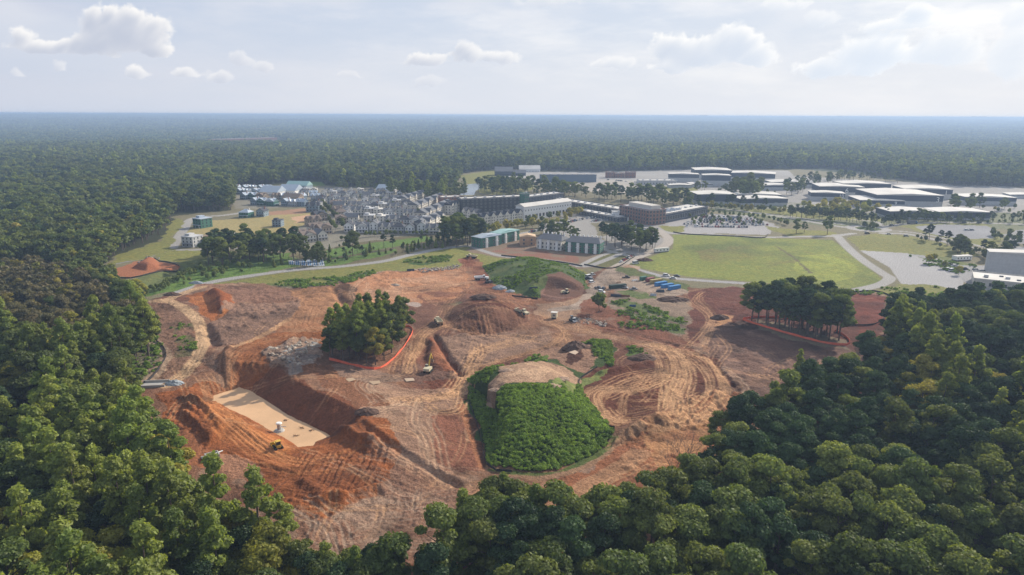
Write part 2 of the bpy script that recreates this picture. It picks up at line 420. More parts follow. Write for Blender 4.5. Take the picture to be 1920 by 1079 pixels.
# wobble of the sampling position: soft natural zone edges
wx = xx + (fbm(xx, yy, 13, 31, 5) - .5) * 10; wy = yy + (fbm(xx, yy, 13, 47, 5) - .5) * 14
near = yy < 1700
TAN=(.56,.345,.205); TAN2=(.43,.255,.15); BRN=(.27,.158,.105); DRK=(.125,.055,.038); RED=(.23,.088,.046); ORG=(.40,.165,.07); SAND=(.62,.47,.34)
GRY=(.33,.31,.285); ASP=(.25,.245,.24); PALE=(.36,.34,.315); GRN=(.05,.095,.02); OLV=(.20,.20,.055); LAWN=(.115,.19,.04); DRY=(.34,.28,.12); FLOOR=(.045,.05,.022); MIX=(.19,.17,.10)
col = np.zeros((NV, 3)); col[:] = FLOOR
grs = np.ones(NV) * .5          # 1 grass, 0 bare or paved
dsp = np.zeros(NV)
def lay(idx, c, a=1.0, g=None):
    a = np.asarray(a); a2 = a[:, None] if a.ndim else a
    col[idx] = col[idx] * (1 - a2) + np.array(c) * a2
    if g is not None: grs[idx] = grs[idx] * (1 - a) + g * a
def zone(pts, c, a=1.0, g=0.0, z=0.0, ragged=True, patch=None):
    P = PX(pts, z)
    idx = np.nonzero(pip(wx if ragged else xx, wy if ragged else yy, P))[0]
    aa = a
    if patch:                     # patchy cover: (scale, low, high)
        f = fbm(xx[idx], yy[idx], patch[0], int(abs(P[0][0])) % 97, 4)
        aa = a * np.clip((f - patch[1]) / (patch[2] - patch[1]), 0, 1)
    lay(idx, c, aa, g)
    return idx
def strip(pts, w, c, a=1.0, g=0.0, z=0.0, sm=True, edge=.6, ragged=0.0):
    P = smooth(PX(pts, z)) if sm else np.array(PX(pts, z))
    ii, d, run = dseg(xx, yy, P, w / 2 + edge + ragged)
    if ragged: d = d + (fbm(xx[ii], yy[ii], 4, 77, 3) - .5) * 2 * ragged
    lay(ii, c, a * np.clip((w / 2 + edge / 2 - d) / edge, 0, 1), g)
    return ii, d
def tracks(pts, width, n, c=TAN, a=.8, w=.42, z=0.0, rut=.08, seed=0, spread=.5):
    r = np.random.default_rng(seed + 100); P = smooth(PX(pts, z), 7)
    T = np.gradient(P, axis=0); T /= np.maximum(np.hypot(T[:, 0], T[:, 1]), 1e-6)[:, None]; N = np.stack([-T[:, 1], T[:, 0]], 1)
    m = len(P); s = np.linspace(0, 1, m)
    for i in range(int(n * .72)):
        aa_ = a * r.uniform(.45, 1.1); o = (r.random() - .5) * width + r.normal() * spread * np.sin(s * r.uniform(2, 9) + r.uniform(0, 6)) * width * .30 + r.normal() * .22 * width * (s - .5)
        fan = 1 + (r.random() - .5) * .6 * s
        i0, i1 = int(m * r.uniform(0, .22)), int(m * r.uniform(.75, 1)) + 1
        for dd in (-.95, .95):
            Q = P + N * (o * fan + dd)[:, None]; Q = Q[i0:i1]
            if len(Q) < 3: continue
            ii, d, run = dseg(xx, yy, Q, w * 2)
            if not len(ii): continue
            f = .45 + .75 * vnoise(run / 6 + i * 7, run * 0 + dd, seed)
            k = np.clip(1.4 - d / w, 0, 1) * np.clip(f, 0, 1)
            cc = np.array(c) * r.uniform(.86, 1.12)
            lay(ii, cc, np.clip(aa_, 0, 1) * k, 0)
            dsp[ii] += -rut * np.exp(-(d / w) ** 2) + rut * .7 * np.exp(-((d - w * 1.6) / (w * .6)) ** 2)
def combed(pts, p0, p1, sp, amp, c=None, a=.35, z=0.0, curve=0.0, seed=0, sharp=1.0):
    """grader and blade passes: parallel furrows running from p0 towards p1"""
    P = PX(pts, z); idx = np.nonzero(pip(wx, wy, P))[0]
    a0, a1 = np.array(G(*p0, z)), np.array(G(*p1, z)); t = (a1 - a0) / np.hypot(*(a1 - a0)); n = np.array([-t[1], t[0]])
    u = (xx[idx] - a0[0]) * n[0] + (yy[idx] - a0[1]) * n[1]; v = (xx[idx] - a0[0]) * t[0] + (yy[idx] - a0[1]) * t[1]
    u = u + curve * v * v / 100 + (fbm(u, v / 4, 9, 5 + seed, 3) - .5) * 3.2 * sp
    ph = np.sin(u / sp * 2 * math.pi) + .5 * np.sin(u / sp * 2 * math.pi * 2.3 + 1)
    brk = np.clip(fbm(u * 1.5, v / 3, 6, 8 + seed, 3) * 2.6 - .6, 0, 1)
    ph = ph * np.clip(fbm(u / 2, v / 9, 5, 18 + seed, 3) * 3 - .7, 0, 1)
    dsp[idx] += .6 * amp * ph * brk
    if c is not None: lay(idx, c, a * brk * np.clip(ph * sharp, 0, 1))
def arcs(pts, c0, sp, amp, c=None, a=.35, seed=0, sy=1.0):
    """furrows curving round a centre"""
    P = PX(pts); idx = np.nonzero(pip(wx, wy, P))[0]; q = G(*c0)
    r = np.hypot(xx[idx] - q[0], (yy[idx] - q[1]) * sy); th = np.arctan2(yy[idx] - q[1], xx[idx] - q[0])
    r = r + (fbm(r / 2, th * 30, 9, 3 + seed, 3) - .5) * 3 * sp
    ph = np.sin(r / sp * 2 * math.pi) + .5 * np.sin(r / sp * 5.1 + 2)
    brk = np.clip(fbm(r, th * 20, 5, 4 + seed, 3) * 2.6 - .5, 0, 1)
    dsp[idx] += .7 * amp * ph * brk
    if c is not None: lay(idx, c, a * brk * np.clip(ph, 0, 1))
def rough(pts, sc, amp, seed=0, z=0.0):
    P = PX(pts, z); idx = np.nonzero(pip(wx, wy, P))[0]
    f = fbm(xx[idx], yy[idx], sc, 200 + seed, 5)
    dsp[idx] += (np.abs(f - .5) * -2 + .4) * amp
    return idx

# --- far country: woods with a few clearings
k = np.nonzero(yy > 1400)[0]; lay(k, (.035, .048, .022))
for p_ in ([(930,233),(990,230),(985,234),(940,236)],[(1180,262),(1240,260),(1230,264)],[(60,262),(130,259),(120,263)],[(1560,250),(1640,247),(1620,251)],[(1340,236),(1390,234),(1380,237)],[(250,243),(300,241),(290,244)]): zone(p_, (.20,.21,.10), g=1)
# --- the developed land
DEV = [(150,560),(190,520),(200,498),(222,478),(280,458),(310,443),(325,405),(430,395),(438,352),(560,345),(640,350),(750,352),(850,352),(870,322),(930,317),(1130,321),(1260,318),(1490,316),(1640,330),(1790,348),(2060,352),(2300,560),(1930,566),(1840,566),(1690,612),(1660,650),(1580,700)]
zone(DEV + [(1500,800),(300,900)], MIX, g=.6)
zone([(860,330),(930,318),(1000,330),(1000,356),(950,368),(900,362)], OLV, g=1); zone([(540,345),(604,341),(610,348),(560,350)], LAWN, g=1)
zone([(752,345),(800,344),(800,363),(770,366)], LAWN, g=1)
# studio lots
zone([(930,323),(1130,322),(1300,318),(1480,320),(1500,345),(1330,352),(1250,362),(1120,360),(1060,345),(960,340)], PALE)
zone([(1040,345),(1120,336),(1300,345),(1250,368),(1120,362)], (.42,.37,.31), g=0, patch=(40,.3,.5))
zone([(1240,350),(1330,352),(1320,366),(1255,362)], OLV, g=1)
zone([(1300,330),(1480,330),(1660,340),(1900,350),(1990,372),(1960,405),(1640,405),(1320,380)], GRY, g=0)
zone([(1330,382),(1480,380),(1640,395),(1920,400),(2080,430),(1920,432),(1700,425),(1560,425),(1420,410),(1330,395)], (.16,.17,.09), g=.7)
zone([(1395,392),(1560,395),(1700,412),(1660,416),(1560,412),(1400,402)], OLV, g=1)
zone([(1380,376),(1500,372),(1680,392),(1660,402),(1400,390)], GRY, a=.8, g=0, patch=(22,.4,.5))
# village ground
zone([(438,362),(600,352),(800,352),(850,372),(850,440),(800,445),(640,470),(560,462),(545,425),(600,400),(590,388),(440,392)], (.24,.22,.17), g=.2)
zone([(345,440),(380,415),(440,410),(590,398),(592,412),(565,425),(540,440),(440,440)], DRY, g=.7)
zone([(545,408),(580,402),(585,412),(555,418)], TAN, g=0, patch=(20,.35,.5)); zone([(500,398),(575,390),(578,400),(500,405)], (.35,.2,.12))
zone([(560,432),(600,425),(620,440),(590,450)], (.3,.2,.12))
strip([(322,466),(345,430),(362,410),(420,404),(450,400)], 9, PALE)
strip([(205,500),(240,492),(275,482),(330,471)], 6, ASP); strip([(330,470),(400,468),(450,466),(520,470)], 7, GRY)
zone([(210,500),(222,478),(300,452),(325,410),(345,412),(330,440),(318,470),(260,490)], OLV, g=1)
zone([(290,480),(320,470),(398,472),(400,500),(345,505),(330,492),(300,488)], OLV, g=1)
# park
zone([(250,560),(270,545),(330,515),(420,495),(480,480),(545,475),(560,500),(470,519),(400,530),(345,546),(290,556)], LAWN, g=1)
zone([(560,478),(690,452),(800,438),(845,440),(860,458),(790,470),(700,490),(620,500),(560,500)], (.15,.13,.07), g=.6)
zone([(610,470),(690,457),(795,443),(815,450),(720,466),(640,482),(612,486)], LAWN, g=1)
zone([(600,492),(680,478),(745,466),(735,476),(680,488),(620,499),(600,500)], LAWN, g=1)
zone([(300,540),(400,505),(560,480),(600,484),(560,500),(470,516),(400,527),(345,543)], LAWN, a=.9, g=1, patch=(18,.3,.5))
strip([(240,556),(285,534),(340,506),(400,490),(470,478)], 26, (.10,.13,.035), g=1, ragged=4, a=.8)
# verge between greenway road and the site
zone([(330,556),(345,547),(400,533),(470,522),(560,508),(640,502),(720,492),(770,480),(830,468),(890,460),(905,462),(945,484),(1000,486),(1085,500),(1100,520),(1095,545),(1050,564),(985,556),(925,530),(900,495),(870,484),(862,502),(760,508),(710,512),(665,520),(632,534),(560,540),(500,532),(440,530)], OLV, g=1)
zone([(500,532),(540,526),(640,520),(700,508),(700,515),(665,524),(632,538),(560,542)], GRN, g=1, patch=(8,.3,.5))
zone([(750,490),(800,478),(850,480),(840,492),(790,498)], GRN, g=1, patch=(12,.35,.5))
# townhouse yard
zone([(870,470),(905,455),(960,440),(1060,440),(1140,470),(1165,475),(1130,500),(1085,505),(1000,492),(930,482)], (.22,.16,.11), g=.1)
zone([(925,470),(960,465),(1000,470),(1080,480),(1090,490),(1080,500),(1000,486),(950,478)], (.25,.12,.08), g=0, patch=(12,.3,.5))
zone([(1092,495),(1155,470),(1182,482),(1140,502)], (.13,.13,.05), g=.9)
# car parks and lots in the middle
zone([(1010,425),(1060,402),(1140,395),(1180,405),(1285,405),(1290,440),(1235,440),(1160,410),(1110,420),(1130,450),(1165,470),(1120,465),(1060,450)], GRY)
zone([(1270,404),(1340,402),(1400,404),(1462,425),(1436,441),(1290,438),(1240,430)], (.37,.35,.34))
zone([(1232,424),(1285,424),(1283,436),(1250,436)], OLV, g=1)
zone([(1130,445),(1165,430),(1240,440),(1250,470),(1190,480),(1150,468)], GRY)
# right-hand meadow and lots
MEADOW = [(1262,440),(1330,441),(1440,447),(1560,450),(1592,470),(1630,500),(1655,525),(1640,534),(1590,541),(1500,536),(1400,528),(1290,519),(1195,502),(1180,498),(1215,484),(1262,466)]
zone(MEADOW, (.20,.225,.05), g=1, ragged=False); zone([(1480,480),(1560,478),(1610,500),(1610,520),(1560,532),(1500,520)], (.27,.30,.06), g=1, patch=(40,.2,.4))
zone(MEADOW, (.13,.16,.045), g=1, patch=(45,.48,.66)); zone([(1300,470),(1420,460),(1500,490),(1430,505),(1330,500)], (.19,.16,.06), a=.7, g=1, patch=(30,.36,.62))
strip([(1455,462),(1490,485),(1520,512)], 2.5, (.12,.10,.06), g=1, a=.8, ragged=1.5); strip([(1560,448),(1600,480),(1645,515)], 2, (.13,.11,.06), g=1, a=.5, ragged=1); strip([(1280,445),(1400,455),(1550,458)], 1.6, (.13,.12,.05), g=1, a=.5, ragged=1.2)
strip([(1500,470),(1540,480),(1600,484)], 2.0, (.16,.14,.06), g=1, a=.5, ragged=1)
zone([(1430,424),(1475,430),(1540,432),(1562,436),(1575,441),(1480,443),(1455,436)], OLV, g=1)
zone([(1588,446),(1640,440),(1700,441),(1770,458),(1840,480),(1800,490),(1740,482),(1650,472),(1612,470)], OLV, g=1)
zone([(1700,476),(1780,484),(1850,505),(1810,520),(1740,500)], (.14,.16,.05), g=1)
zone([(1612,470),(1700,475),(1768,498),(1812,520),(1800,545),(1755,540),(1690,533),(1668,502)], (.40,.385,.375), ragged=False)
zone([(1700,476),(1740,480),(1800,498),(1845,498),(1990,510),(1990,560),(1830,548),(1800,522),(1760,492)], (.33,.32,.315), ragged=False)
zone([(1632,546),(1690,533),(1745,534),(1830,550),(1835,560),(1740,562),(1665,560)], OLV, g=1)
zone([(1672,420),(1720,416),(1850,420),(1880,440),(1870,470),(1800,455),(1740,440)], OLV, g=1)
zone([(1715,425),(1770,421),(1850,424),(1875,436),(1860,448),(1800,448),(1740,438)], (.30,.295,.30), ragged=False)
zone([(1880,440),(1920,430),(2080,450),(2080,490),(1900,470)], (.30,.295,.30), g=0, patch=(30,.3,.45))
# roads
RD = (.38,.36,.335)
strip([(300,564),(345,547),(400,531),(470,519),(560,506),(640,500),(720,490),(770,478),(830,466),(892,459),(930,449),(985,437),(1030,428),(1068,412)], 7.5, (.36,.345,.33))
strip([(880,461),(913,473),(945,481),(1000,485),(1060,493),(1095,500),(1125,492),(1170,474)], 6, (.34,.325,.31), sm=True)
strip([(1085,500),(1126,480),(1170,466)], 5, RD)
strip([(1125,466),(1170,478),(1210,486)], 6, RD)
strip([(1400,398),(1480,409),(1560,423),(1600,428)], 8, RD); strip([(1330,389),(1400,397),(1480,406),(1580,421)], 5, RD)
strip([(1225,428),(1260,437),(1330,440),(1420,445),(1500,444),(1560,443),(1600,438)], 7, RD)
strip([(1655,438),(1700,439),(1760,451),(1850,472),(1960,500)], 7, RD); strip([(1650,433),(1700,435),(1770,447),(1860,467),(1960,492)], 5, RD)
strip([(1650,428),(1690,421),(1760,418),(1860,419),(2000,424)], 8, RD); strip([(1655,424),(1640,416),(1600,412)], 5, RD)
strip([(1568,441),(1590,465),(1620,490),(1655,513),(1668,522),(1650,534),(1600,546)], 8, RD)
strip([(1668,522),(1690,534),(1740,560)], 3, RD, a=0)
strip([(1190,505),(1250,520),(1310,526),(1400,532),(1460,538),(1570,546),(1620,545)], 6.5, (.36,.345,.34))
rc = G(1628, 429); q = np.hypot(xx - rc[0], yy - rc[1])
k = np.nonzero((q < 21.5))[0]; lay(k, RD, 1, 0); k = np.nonzero(q < 12)[0]; lay(k, (.07,.10,.03), 1, 1)
zone([(1560,427),(1585,424),(1596,430),(1575,438)], OLV, g=1, a=.0)

# ------------------------------------------------------------------ the building site
SITE = [(283,563),(345,549),(372,536),(440,531),(500,531),(512,536),(545,541),(625,534),(660,521),(715,510),(760,507),(862,502),(866,484),(884,478),(905,490),(925,528),(980,555),(1045,564),(1092,552),(1100,520),(1135,503),(1175,495),(1200,508),(1250,526),(1300,540),(1420,538),(1560,550),(1600,549),(1640,547),(1668,560),(1760,565),(1760,640),(1650,700),(1640,760),(1500,900),(1400,1000),(1200,1080),(500,1150),(300,900),(262,760),(262,718),(286,700),(310,655),(296,632),(286,600)]
zone(SITE, BRN)
zone(SITE, (.33,.21,.145), patch=(24,.42,.62)); zone(SITE, (.19,.10,.07), patch=(30,.5,.66)); zone(SITE, (.42,.33,.26), a=.5, patch=(6,.52,.66))
# north-west corner
zone([(346,556),(390,547),(425,548),(440,560),(445,580),(425,592),(405,600),(385,600),(360,575)], ORG); zone([(348,558),(385,556),(390,580),(365,576)], (.48,.22,.10), patch=(8,.3,.5))
zone([(383,553),(412,546),(432,552),(440,574),(418,586)], (.22,.08,.04), a=.7)  # borrow bank's face turned from the sun, shade put into its colour
zone([(395,600),(410,585),(440,570),(560,566),(560,580),(545,600),(500,620),(455,642),(425,650),(400,640)], (.31,.215,.165)); rough([(395,600),(440,535),(545,542),(560,566),(560,580),(545,600),(500,620),(455,642),(425,650),(400,640)], 3.0, .9, 1)
zone([(425,535),(545,542),(560,560),(440,566)], (.30,.19,.14))
zone([(540,545),(625,537),(640,560),(655,578),(640,592),(612,618),(560,630),(515,626),(505,617),(550,592),(562,570)], TAN2); combed([(540,545),(625,537),(640,560),(655,578),(640,592),(612,618),(560,630),(515,626),(505,617),(550,592),(562,570)], (575,600), (590,545), 2.6, .22, (.54,.34,.21), .5, curve=.4)
zone([(510,614),(640,588),(625,612),(560,632),(505,630)], (.42,.22,.12), patch=(14,.35,.55))
zone([(455,645),(505,628),(612,622),(628,650),(600,668),(540,655),(495,675),(498,700),(510,715),(450,725),(432,712),(440,670)], (.36,.16,.075)); arcs([(455,645),(505,628),(612,622),(628,650),(540,650),(495,675),(498,700),(515,715),(450,722),(432,712),(440,670)], (560,690), 2.6, .28, TAN2, .45)
zone([(415,655),(455,642),(440,680),(432,712),(412,705)], (.25,.14,.09)); combed([(405,655),(455,642),(440,680),(432,714),(405,712)], (425,712), (432,655), 2.2, .2, TAN2, .3)
zone([(286,566),(345,570),(372,600),(375,640),(350,690),(318,715),(285,715),(300,660),(288,620)], (.25,.165,.12)); rough([(286,566),(345,570),(372,600),(375,640),(350,690),(318,715),(285,715),(300,660),(288,620)], 3.0, .9, 2)
zone([(320,600),(365,600),(372,650),(345,690),(330,670)], (.12,.115,.05), a=.8, g=.8, patch=(9,.42,.55))
# rocks pad, upper pads
zone([(495,665),(530,650),(590,640),(600,660),(592,690),(540,705),(498,692)], (.42,.33,.27)); zone([(520,685),(560,672),(592,680),(588,705),(545,712)], (.34,.31,.29)); rough([(495,665),(530,650),(590,640),(600,660),(592,700),(540,708),(498,692)], 3.5, 2.4, 3)
zone([(648,532),(672,520),(720,511),(862,505),(876,520),(884,548),(850,560),(800,572),(740,572),(690,568),(662,560)], (.50,.28,.165)); zone([(660,535),(860,508),(870,530),(780,560),(700,560)], (.56,.36,.24), patch=(22,.4,.6)); zone([(790,545),(860,535),(900,545),(880,560),(820,572),(780,572)], (.25,.13,.09), patch=(12,.35,.5))
arcs([(655,535),(672,520),(715,512),(720,560),(670,560)], (760,545), 3.0, .15, (.6,.4,.27), .5)
zone([(634,538),(650,528),(672,556),(668,575),(650,570)], (.17,.10,.06))
zone([(770,572),(850,562),(870,545),(905,560),(850,590),(835,620),(780,640),(770,610)], (.21,.12,.09), a=.9); zone([(763,566),(775,566),(785,572),(778,576),(765,574)], (.5,.45,.42)); zone([(835,570),(862,565),(870,570),(850,576)], (.2,.22,.14), a=.8)
zone([(884,490),(905,492),(930,530),(990,558),(1060,568),(1110,550),(1135,515),(1160,500),(1130,560),(1100,590),(1040,590),(960,565),(900,545),(880,530)], (.33,.18,.115))
zone([(862,486),(884,478),(895,486),(890,500),(868,502)], (.26,.11,.07)); zone([(885,500),(905,500),(925,530),(935,548),(900,540),(885,520)], (.22,.10,.065), patch=(8,.3,.5))
# haul road to the upper right
zone([(1000,572),(1060,568),(1100,548),(1120,520),(1140,505),(1180,495),(1200,500),(1150,530),(1130,560),(1105,590),(1070,600),(1010,592)], (.40,.29,.21)); zone([(1120,525),(1150,505),(1185,508),(1215,520),(1290,535),(1290,548),(1240,556),(1180,545),(1140,545)], (.40,.345,.29)); strip([(1040,582),(1090,572),(1112,545),(1140,512),(1180,489),(1225,471),(1250,458),(1252,446),(1235,432)], 9, (.44,.385,.33)); 
zone([(1160,500),(1185,503),(1240,522),(1300,536),(1290,545),(1240,535),(1160,510)], (.10,.12,.04), g=1)
# stockpile
idx = np.nonzero(pip(wx, wy, STOCK))[0]; lay(idx, (.185,.10,.068), 1, 0)
combed([(846,612),(871,624),(913,630),(955,622),(990,606),(985,590),(900,585),(850,590)], (905,625), (897,590), 2.5, .45, (.30,.18,.12), .6)
zone([(870,575),(900,550),(960,560),(970,572),(930,572),(890,580)], (.13,.055,.035), z=6)
# storage ground and weeds
zone([(1105,600),(1128,570),(1150,545),(1215,548),(1290,560),(1300,600),(1290,625),(1230,640),(1160,618),(1130,605)], (.30,.25,.20)); rough([(1105,600),(1150,545),(1290,560),(1290,625),(1160,618)], 3, .5, 6)
for p in ([(1145,590),(1175,578),(1240,598),(1285,615),(1288,626),(1240,622),(1190,606),(1150,600)], [(1140,568),(1180,560),(1240,580),(1285,600),(1295,612),(1250,600),(1190,582)], [(1150,548),(1200,548),(1230,560),(1200,562)], [(1140,605),(1168,612),(1162,620),(1140,615)]):
    zone(p, (.10,.13,.04), g=1, patch=(9,.32,.45))
zone([(1180,590),(1240,596),(1260,606),(1200,600)], (.5,.46,.42), a=.8, patch=(4,.45,.6))
# right-hand fields
zone([(1290,548),(1330,540),(1420,538),(1600,549),(1665,560),(1650,640),(1590,660),(1400,610),(1340,600),(1320,610),(1310,640),(1290,635),(1302,600)], (.155,.062,.045)); zone([(1600,552),(1665,562),(1650,610),(1600,625),(1590,580)], (.19,.055,.035)); combed([(1320,550),(1420,542),(1600,552),(1560,600),(1350,590)], (1330,575), (1400,568), 4.5, .14, (.24,.11,.08), .6)
zone([(1330,612),(1400,602),(1480,640),(1600,655),(1640,680),(1560,740),(1450,760),(1380,760),(1330,680)], (.165,.105,.085)); zone([(1330,612),(1400,602),(1600,655),(1640,680),(1450,760),(1380,760)], (.30,.21,.17), a=.6, patch=(11,.52,.66)); combed([(1340,620),(1480,650),(1620,670),(1540,740),(1400,750)], (1340,640), (1500,690), 2.6, .12, (.36,.26,.21), .35)
zone([(1345,665),(1440,690),(1470,720),(1400,745),(1370,730)], (.42,.28,.21), a=.7, patch=(5,.5,.6))
zone([(1345,590),(1372,592),(1378,605),(1350,612)], TAN, patch=(8,.3,.5)); zone([(1420,600),(1590,640),(1590,655),(1480,640),(1420,615)], (.24,.20,.14), g=.4)
zone([(1090,708),(1130,690),(1230,680),(1290,650),(1340,670),(1372,730),(1340,790),(1260,810),(1200,808),(1155,806),(1120,770),(1095,740)], (.14,.056,.036)); zone([(1100,560),(1290,640),(1300,655),(1200,650),(1080,605)], (.25,.12,.08), patch=(14,.3,.5))
zone([(1150,640),(1200,650),(1245,680),(1210,690),(1150,684)], (.17,.085,.06)); zone([(1170,655),(1190,652),(1215,665),(1200,672),(1175,668)], (.09,.13,.03), g=1)
zone([(1155,822),(1240,795),(1340,752),(1400,745),(1420,770),(1330,860),(1250,920),(1120,940),(1020,985),(1000,930),(1080,890)], (.34,.165,.095)); zone([(1210,830),(1320,780),(1360,790),(1300,860),(1230,880)], (.48,.29,.16), patch=(14,.3,.5)); combed([(1190,820),(1340,765),(1400,780),(1300,870),(1200,880)], (1200,840), (1330,870), 2.0, .2, (.58,.38,.22), .5, curve=.6)
rough([(1150,835),(1170,815),(1240,785),(1350,745),(1400,745),(1330,790),(1240,815)], 4, 2.2, 8)
# centre
zone([(815,630),(870,628),(960,628),(1030,630),(1020,650),(960,672),(905,690),(870,700),(850,690)], (.33,.235,.18)); rough([(815,630),(960,628),(1030,632),(905,690),(850,690)], 3, .5, 9)
zone([(770,640),(800,625),(815,632),(850,680),(862,704),(800,700),(782,680)], (.20,.10,.07)); zone([(800,632),(815,632),(858,700),(840,700),(805,650)], (.33,.15,.09))
zone([(740,690),(790,680),(860,705),(845,720),(760,720)], (.17,.11,.09), a=.8); zone([(800,715),(858,712),(856,738),(806,742)], (.185,.075,.048))
zone([(660,725),(860,735),(870,760),(830,780),(790,880),(660,830),(640,790)], (.34,.235,.175)); zone([(690,740),(850,745),(800,800),(700,820)], (.45,.32,.23), a=.7, patch=(16,.38,.6))
zone([(812,795),(868,775),(912,880),(880,885),(830,884)], (.265,.13,.09)); combed([(812,795),(868,775),(905,880),(832,884)], (820,800), (845,880), 3.5, .1, (.33,.18,.125), .4)
strip([(866,764),(890,822),(908,876)], 4, (.42,.215,.125)); strip([(874,745),(897,822),(914,874)], 3.2, (.16,.085,.055))
zone([(560,880),(700,850),(860,905),(880,960),(860,1000),(700,1079),(600,1079),(560,1000)], (.29,.18,.13)); rough([(560,930),(700,870),(880,910),(860,1000),(700,1079),(600,1079)], 4, 1.0, 10)
zone([(620,960),(700,925),(800,940),(850,970),(760,1010),(680,1030)], (.36,.27,.21), a=.7, patch=(7,.4,.6))
# south-west: orange benches round the pond
zone([(300,735),(400,715),(440,712),(500,700),(540,730),(720,800),(745,860),(720,930),(600,970),(540,940),(430,900),(330,850)], (.33,.135,.06))
zone([(360,745),(400,752),(470,785),(530,822),(560,845),(530,860),(480,850),(400,800)], (.46,.20,.085)); combed([(350,745),(400,752),(470,785),(560,843),(530,865),(480,850),(400,810)], (380,760), (520,845), 2.4, .10, (.54,.27,.13), .5)
zone([(330,800),(400,830),(420,870),(400,890),(330,850)], (.42,.20,.11)); zone([(400,850),(470,870),(500,900),(450,910),(400,890)], (.42,.25,.17)); combed([(410,850),(600,850),(700,840),(700,925),(600,960),(470,890)], (450,860), (600,930), 2.6, .28, (.42,.20,.10), .4, curve=-.5)
zone([(560,850),(720,840),(720,910),(640,945),(580,930)], (.28,.115,.055)); combed([(560,850),(725,845),(720,915),(640,945),(575,930)], (640,870), (600,940), 2.2, .35, (.46,.22,.115), .5)
zone([(455,728),(480,712),(515,700),(670,775),(660,800),(620,815),(540,778)], (.215,.095,.055)); zone([(560,700),(640,690),(700,740),(720,775),(665,775)], (.27,.145,.09))  # first zone: north-east pond bank, red soil painted darker for its shade
zone([(610,690),(700,700),(760,715),(700,730),(640,715)], (.30,.24,.20), a=.7)
zone([(597,668),(625,640),(640,690),(600,700)], (.2,.12,.08))
rough([(300,735),(400,715),(440,735),(400,750),(420,800),(400,830),(330,800)], 2.5, .9, 11)
# dirt lot at the left and its rim
zone([(205,513),(240,498),(275,490),(330,497),(338,503),(300,514),(240,526),(208,524)], (.36,.14,.065)); idx = np.nonzero(pip(wx, wy, LOT))[0]; lay(idx, (.33,.12,.055), 1, 0)
# hills
hz_hill = edges_slope(xx, yy, HILL, HILL_S, 13.5)
idx = np.nonzero(pip(wx, wy, HILL))[0]; lay(idx, (.045,.075,.018), 1, 1)
TOP = [(912,722),(912,704),(940,680),(975,660),(1058,652),(1085,668),(1078,690),(1048,702),(1034,714),(1010,718),(960,721),(932,725)]
zone(TOP, (.46,.34,.25), z=9.8, g=0); zone([(930,705),(985,680),(1060,672),(1035,695),(1020,712),(980,700)], SAND, z=9.8, g=0, patch=(7,.25,.5))
zone([(1000,645),(1080,630),(1120,640),(1130,660),(1100,680),(1060,668),(1030,660)], (.36,.245,.18), z=5, g=0); zone([(1070,645),(1092,642),(1098,655),(1080,665),(1065,660)], (.10,.05,.035), z=6)
zone([(1056,716),(1084,692),(1104,690),(1150,678),(1140,688),(1095,700),(1080,716),(1100,745),(1050,735)], (.17,.20,.06), g=1, z=4)
zone([(1105,650),(1140,638),(1144,670),(1120,672)], (.12,.17,.04), g=1, z=2, patch=(9,.3,.45))
zone([(872,712),(960,688),(1030,664),(1032,672),(970,700),(885,720)], (.10,.15,.03), g=1, z=1)
idx = np.nonzero(pip(wx, wy, MOUND))[0]; lay(idx, (.065,.10,.03), 1, 1); lay(idx, (.13,.15,.05), .7 * np.clip((fbm(xx[idx], yy[idx], 14, 91, 3) - .5) * 6, 0, 1), 1)
zone([(1015,545),(1035,533),(1060,528),(1088,536),(1099,545),(1055,565),(1012,562)], (.20,.105,.075), g=0, z=1); zone([(1018,540),(1030,524),(1056,516),(1088,524),(1098,538),(1060,545)], (.15,.075,.05), g=0, z=4)
strip([(917,875),(995,892),(1060,886),(1115,862),(1155,832),(1200,812)], 4, (.35,.24,.16), ragged=1); strip([(1010,990),(1060,940),(1150,885),(1200,850)], 7, (.43,.27,.17), ragged=1.5)
strip([(918,880),(996,889),(1055,883),(1118,855),(1153,830)], 2.0, (.09,.12,.03), g=1, ragged=1)

# haul roads and wheel tracks
_k = np.nonzero(pip(xx, yy, PX(SITE)))[0]; _w = np.clip(1 - grs[_k], 0, 1)[:, None]; col[_k] *= 1 - _w * np.array([.16, .24, .27])
HR = (.47,.32,.205)
strip([(290,566),(318,566),(340,575),(362,592),(376,612),(380,640),(372,668),(352,694),(330,712),(312,724)], 6.5, HR, ragged=.6); strip([(315,563),(345,551),(380,540)], 6, HR, ragged=.6)
strip([(286,640),(304,655),(311,672),(300,692),(275,716)], 5.5, (.36,.26,.19), ragged=1)
strip([(440,655),(470,640),(505,622),(540,600)], 3.5, TAN, a=.8, ragged=.8); strip([(400,600),(415,592),(425,584)], 3, ORG)
T = tracks
T([(318,566),(362,592),(380,640),(352,694),(312,724)], 4, 3, (.54,.38,.25), .6, seed=1)
T([(868,486),(872,505),(868,525),(885,540),(920,560),(960,580),(1000,600)], 7, 7, (.36,.19,.115), .8, seed=2); T([(884,486),(880,505),(884,520),(900,535),(960,562),(1010,590)], 5, 5, (.36,.19,.115), .7, seed=3)
T([(870,540),(845,570),(830,600),(800,625),(770,660),(750,700)], 8, 7, TAN2, .6, seed=4); T([(700,530),(760,545),(830,535),(872,520)], 26, 9, (.60,.40,.27), .5, seed=5); T([(690,520),(670,545),(690,565),(760,560)], 10, 6, (.6,.4,.27), .6, seed=6)
T([(826,608),(800,628),(785,655),(770,685),(765,700),(740,720)], 7, 8, TAN, .8, seed=7); T([(760,640),(790,630),(830,612),(850,614),(880,625),(930,632),(1000,630),(1040,625)], 5, 5, TAN2, .7, seed=8)
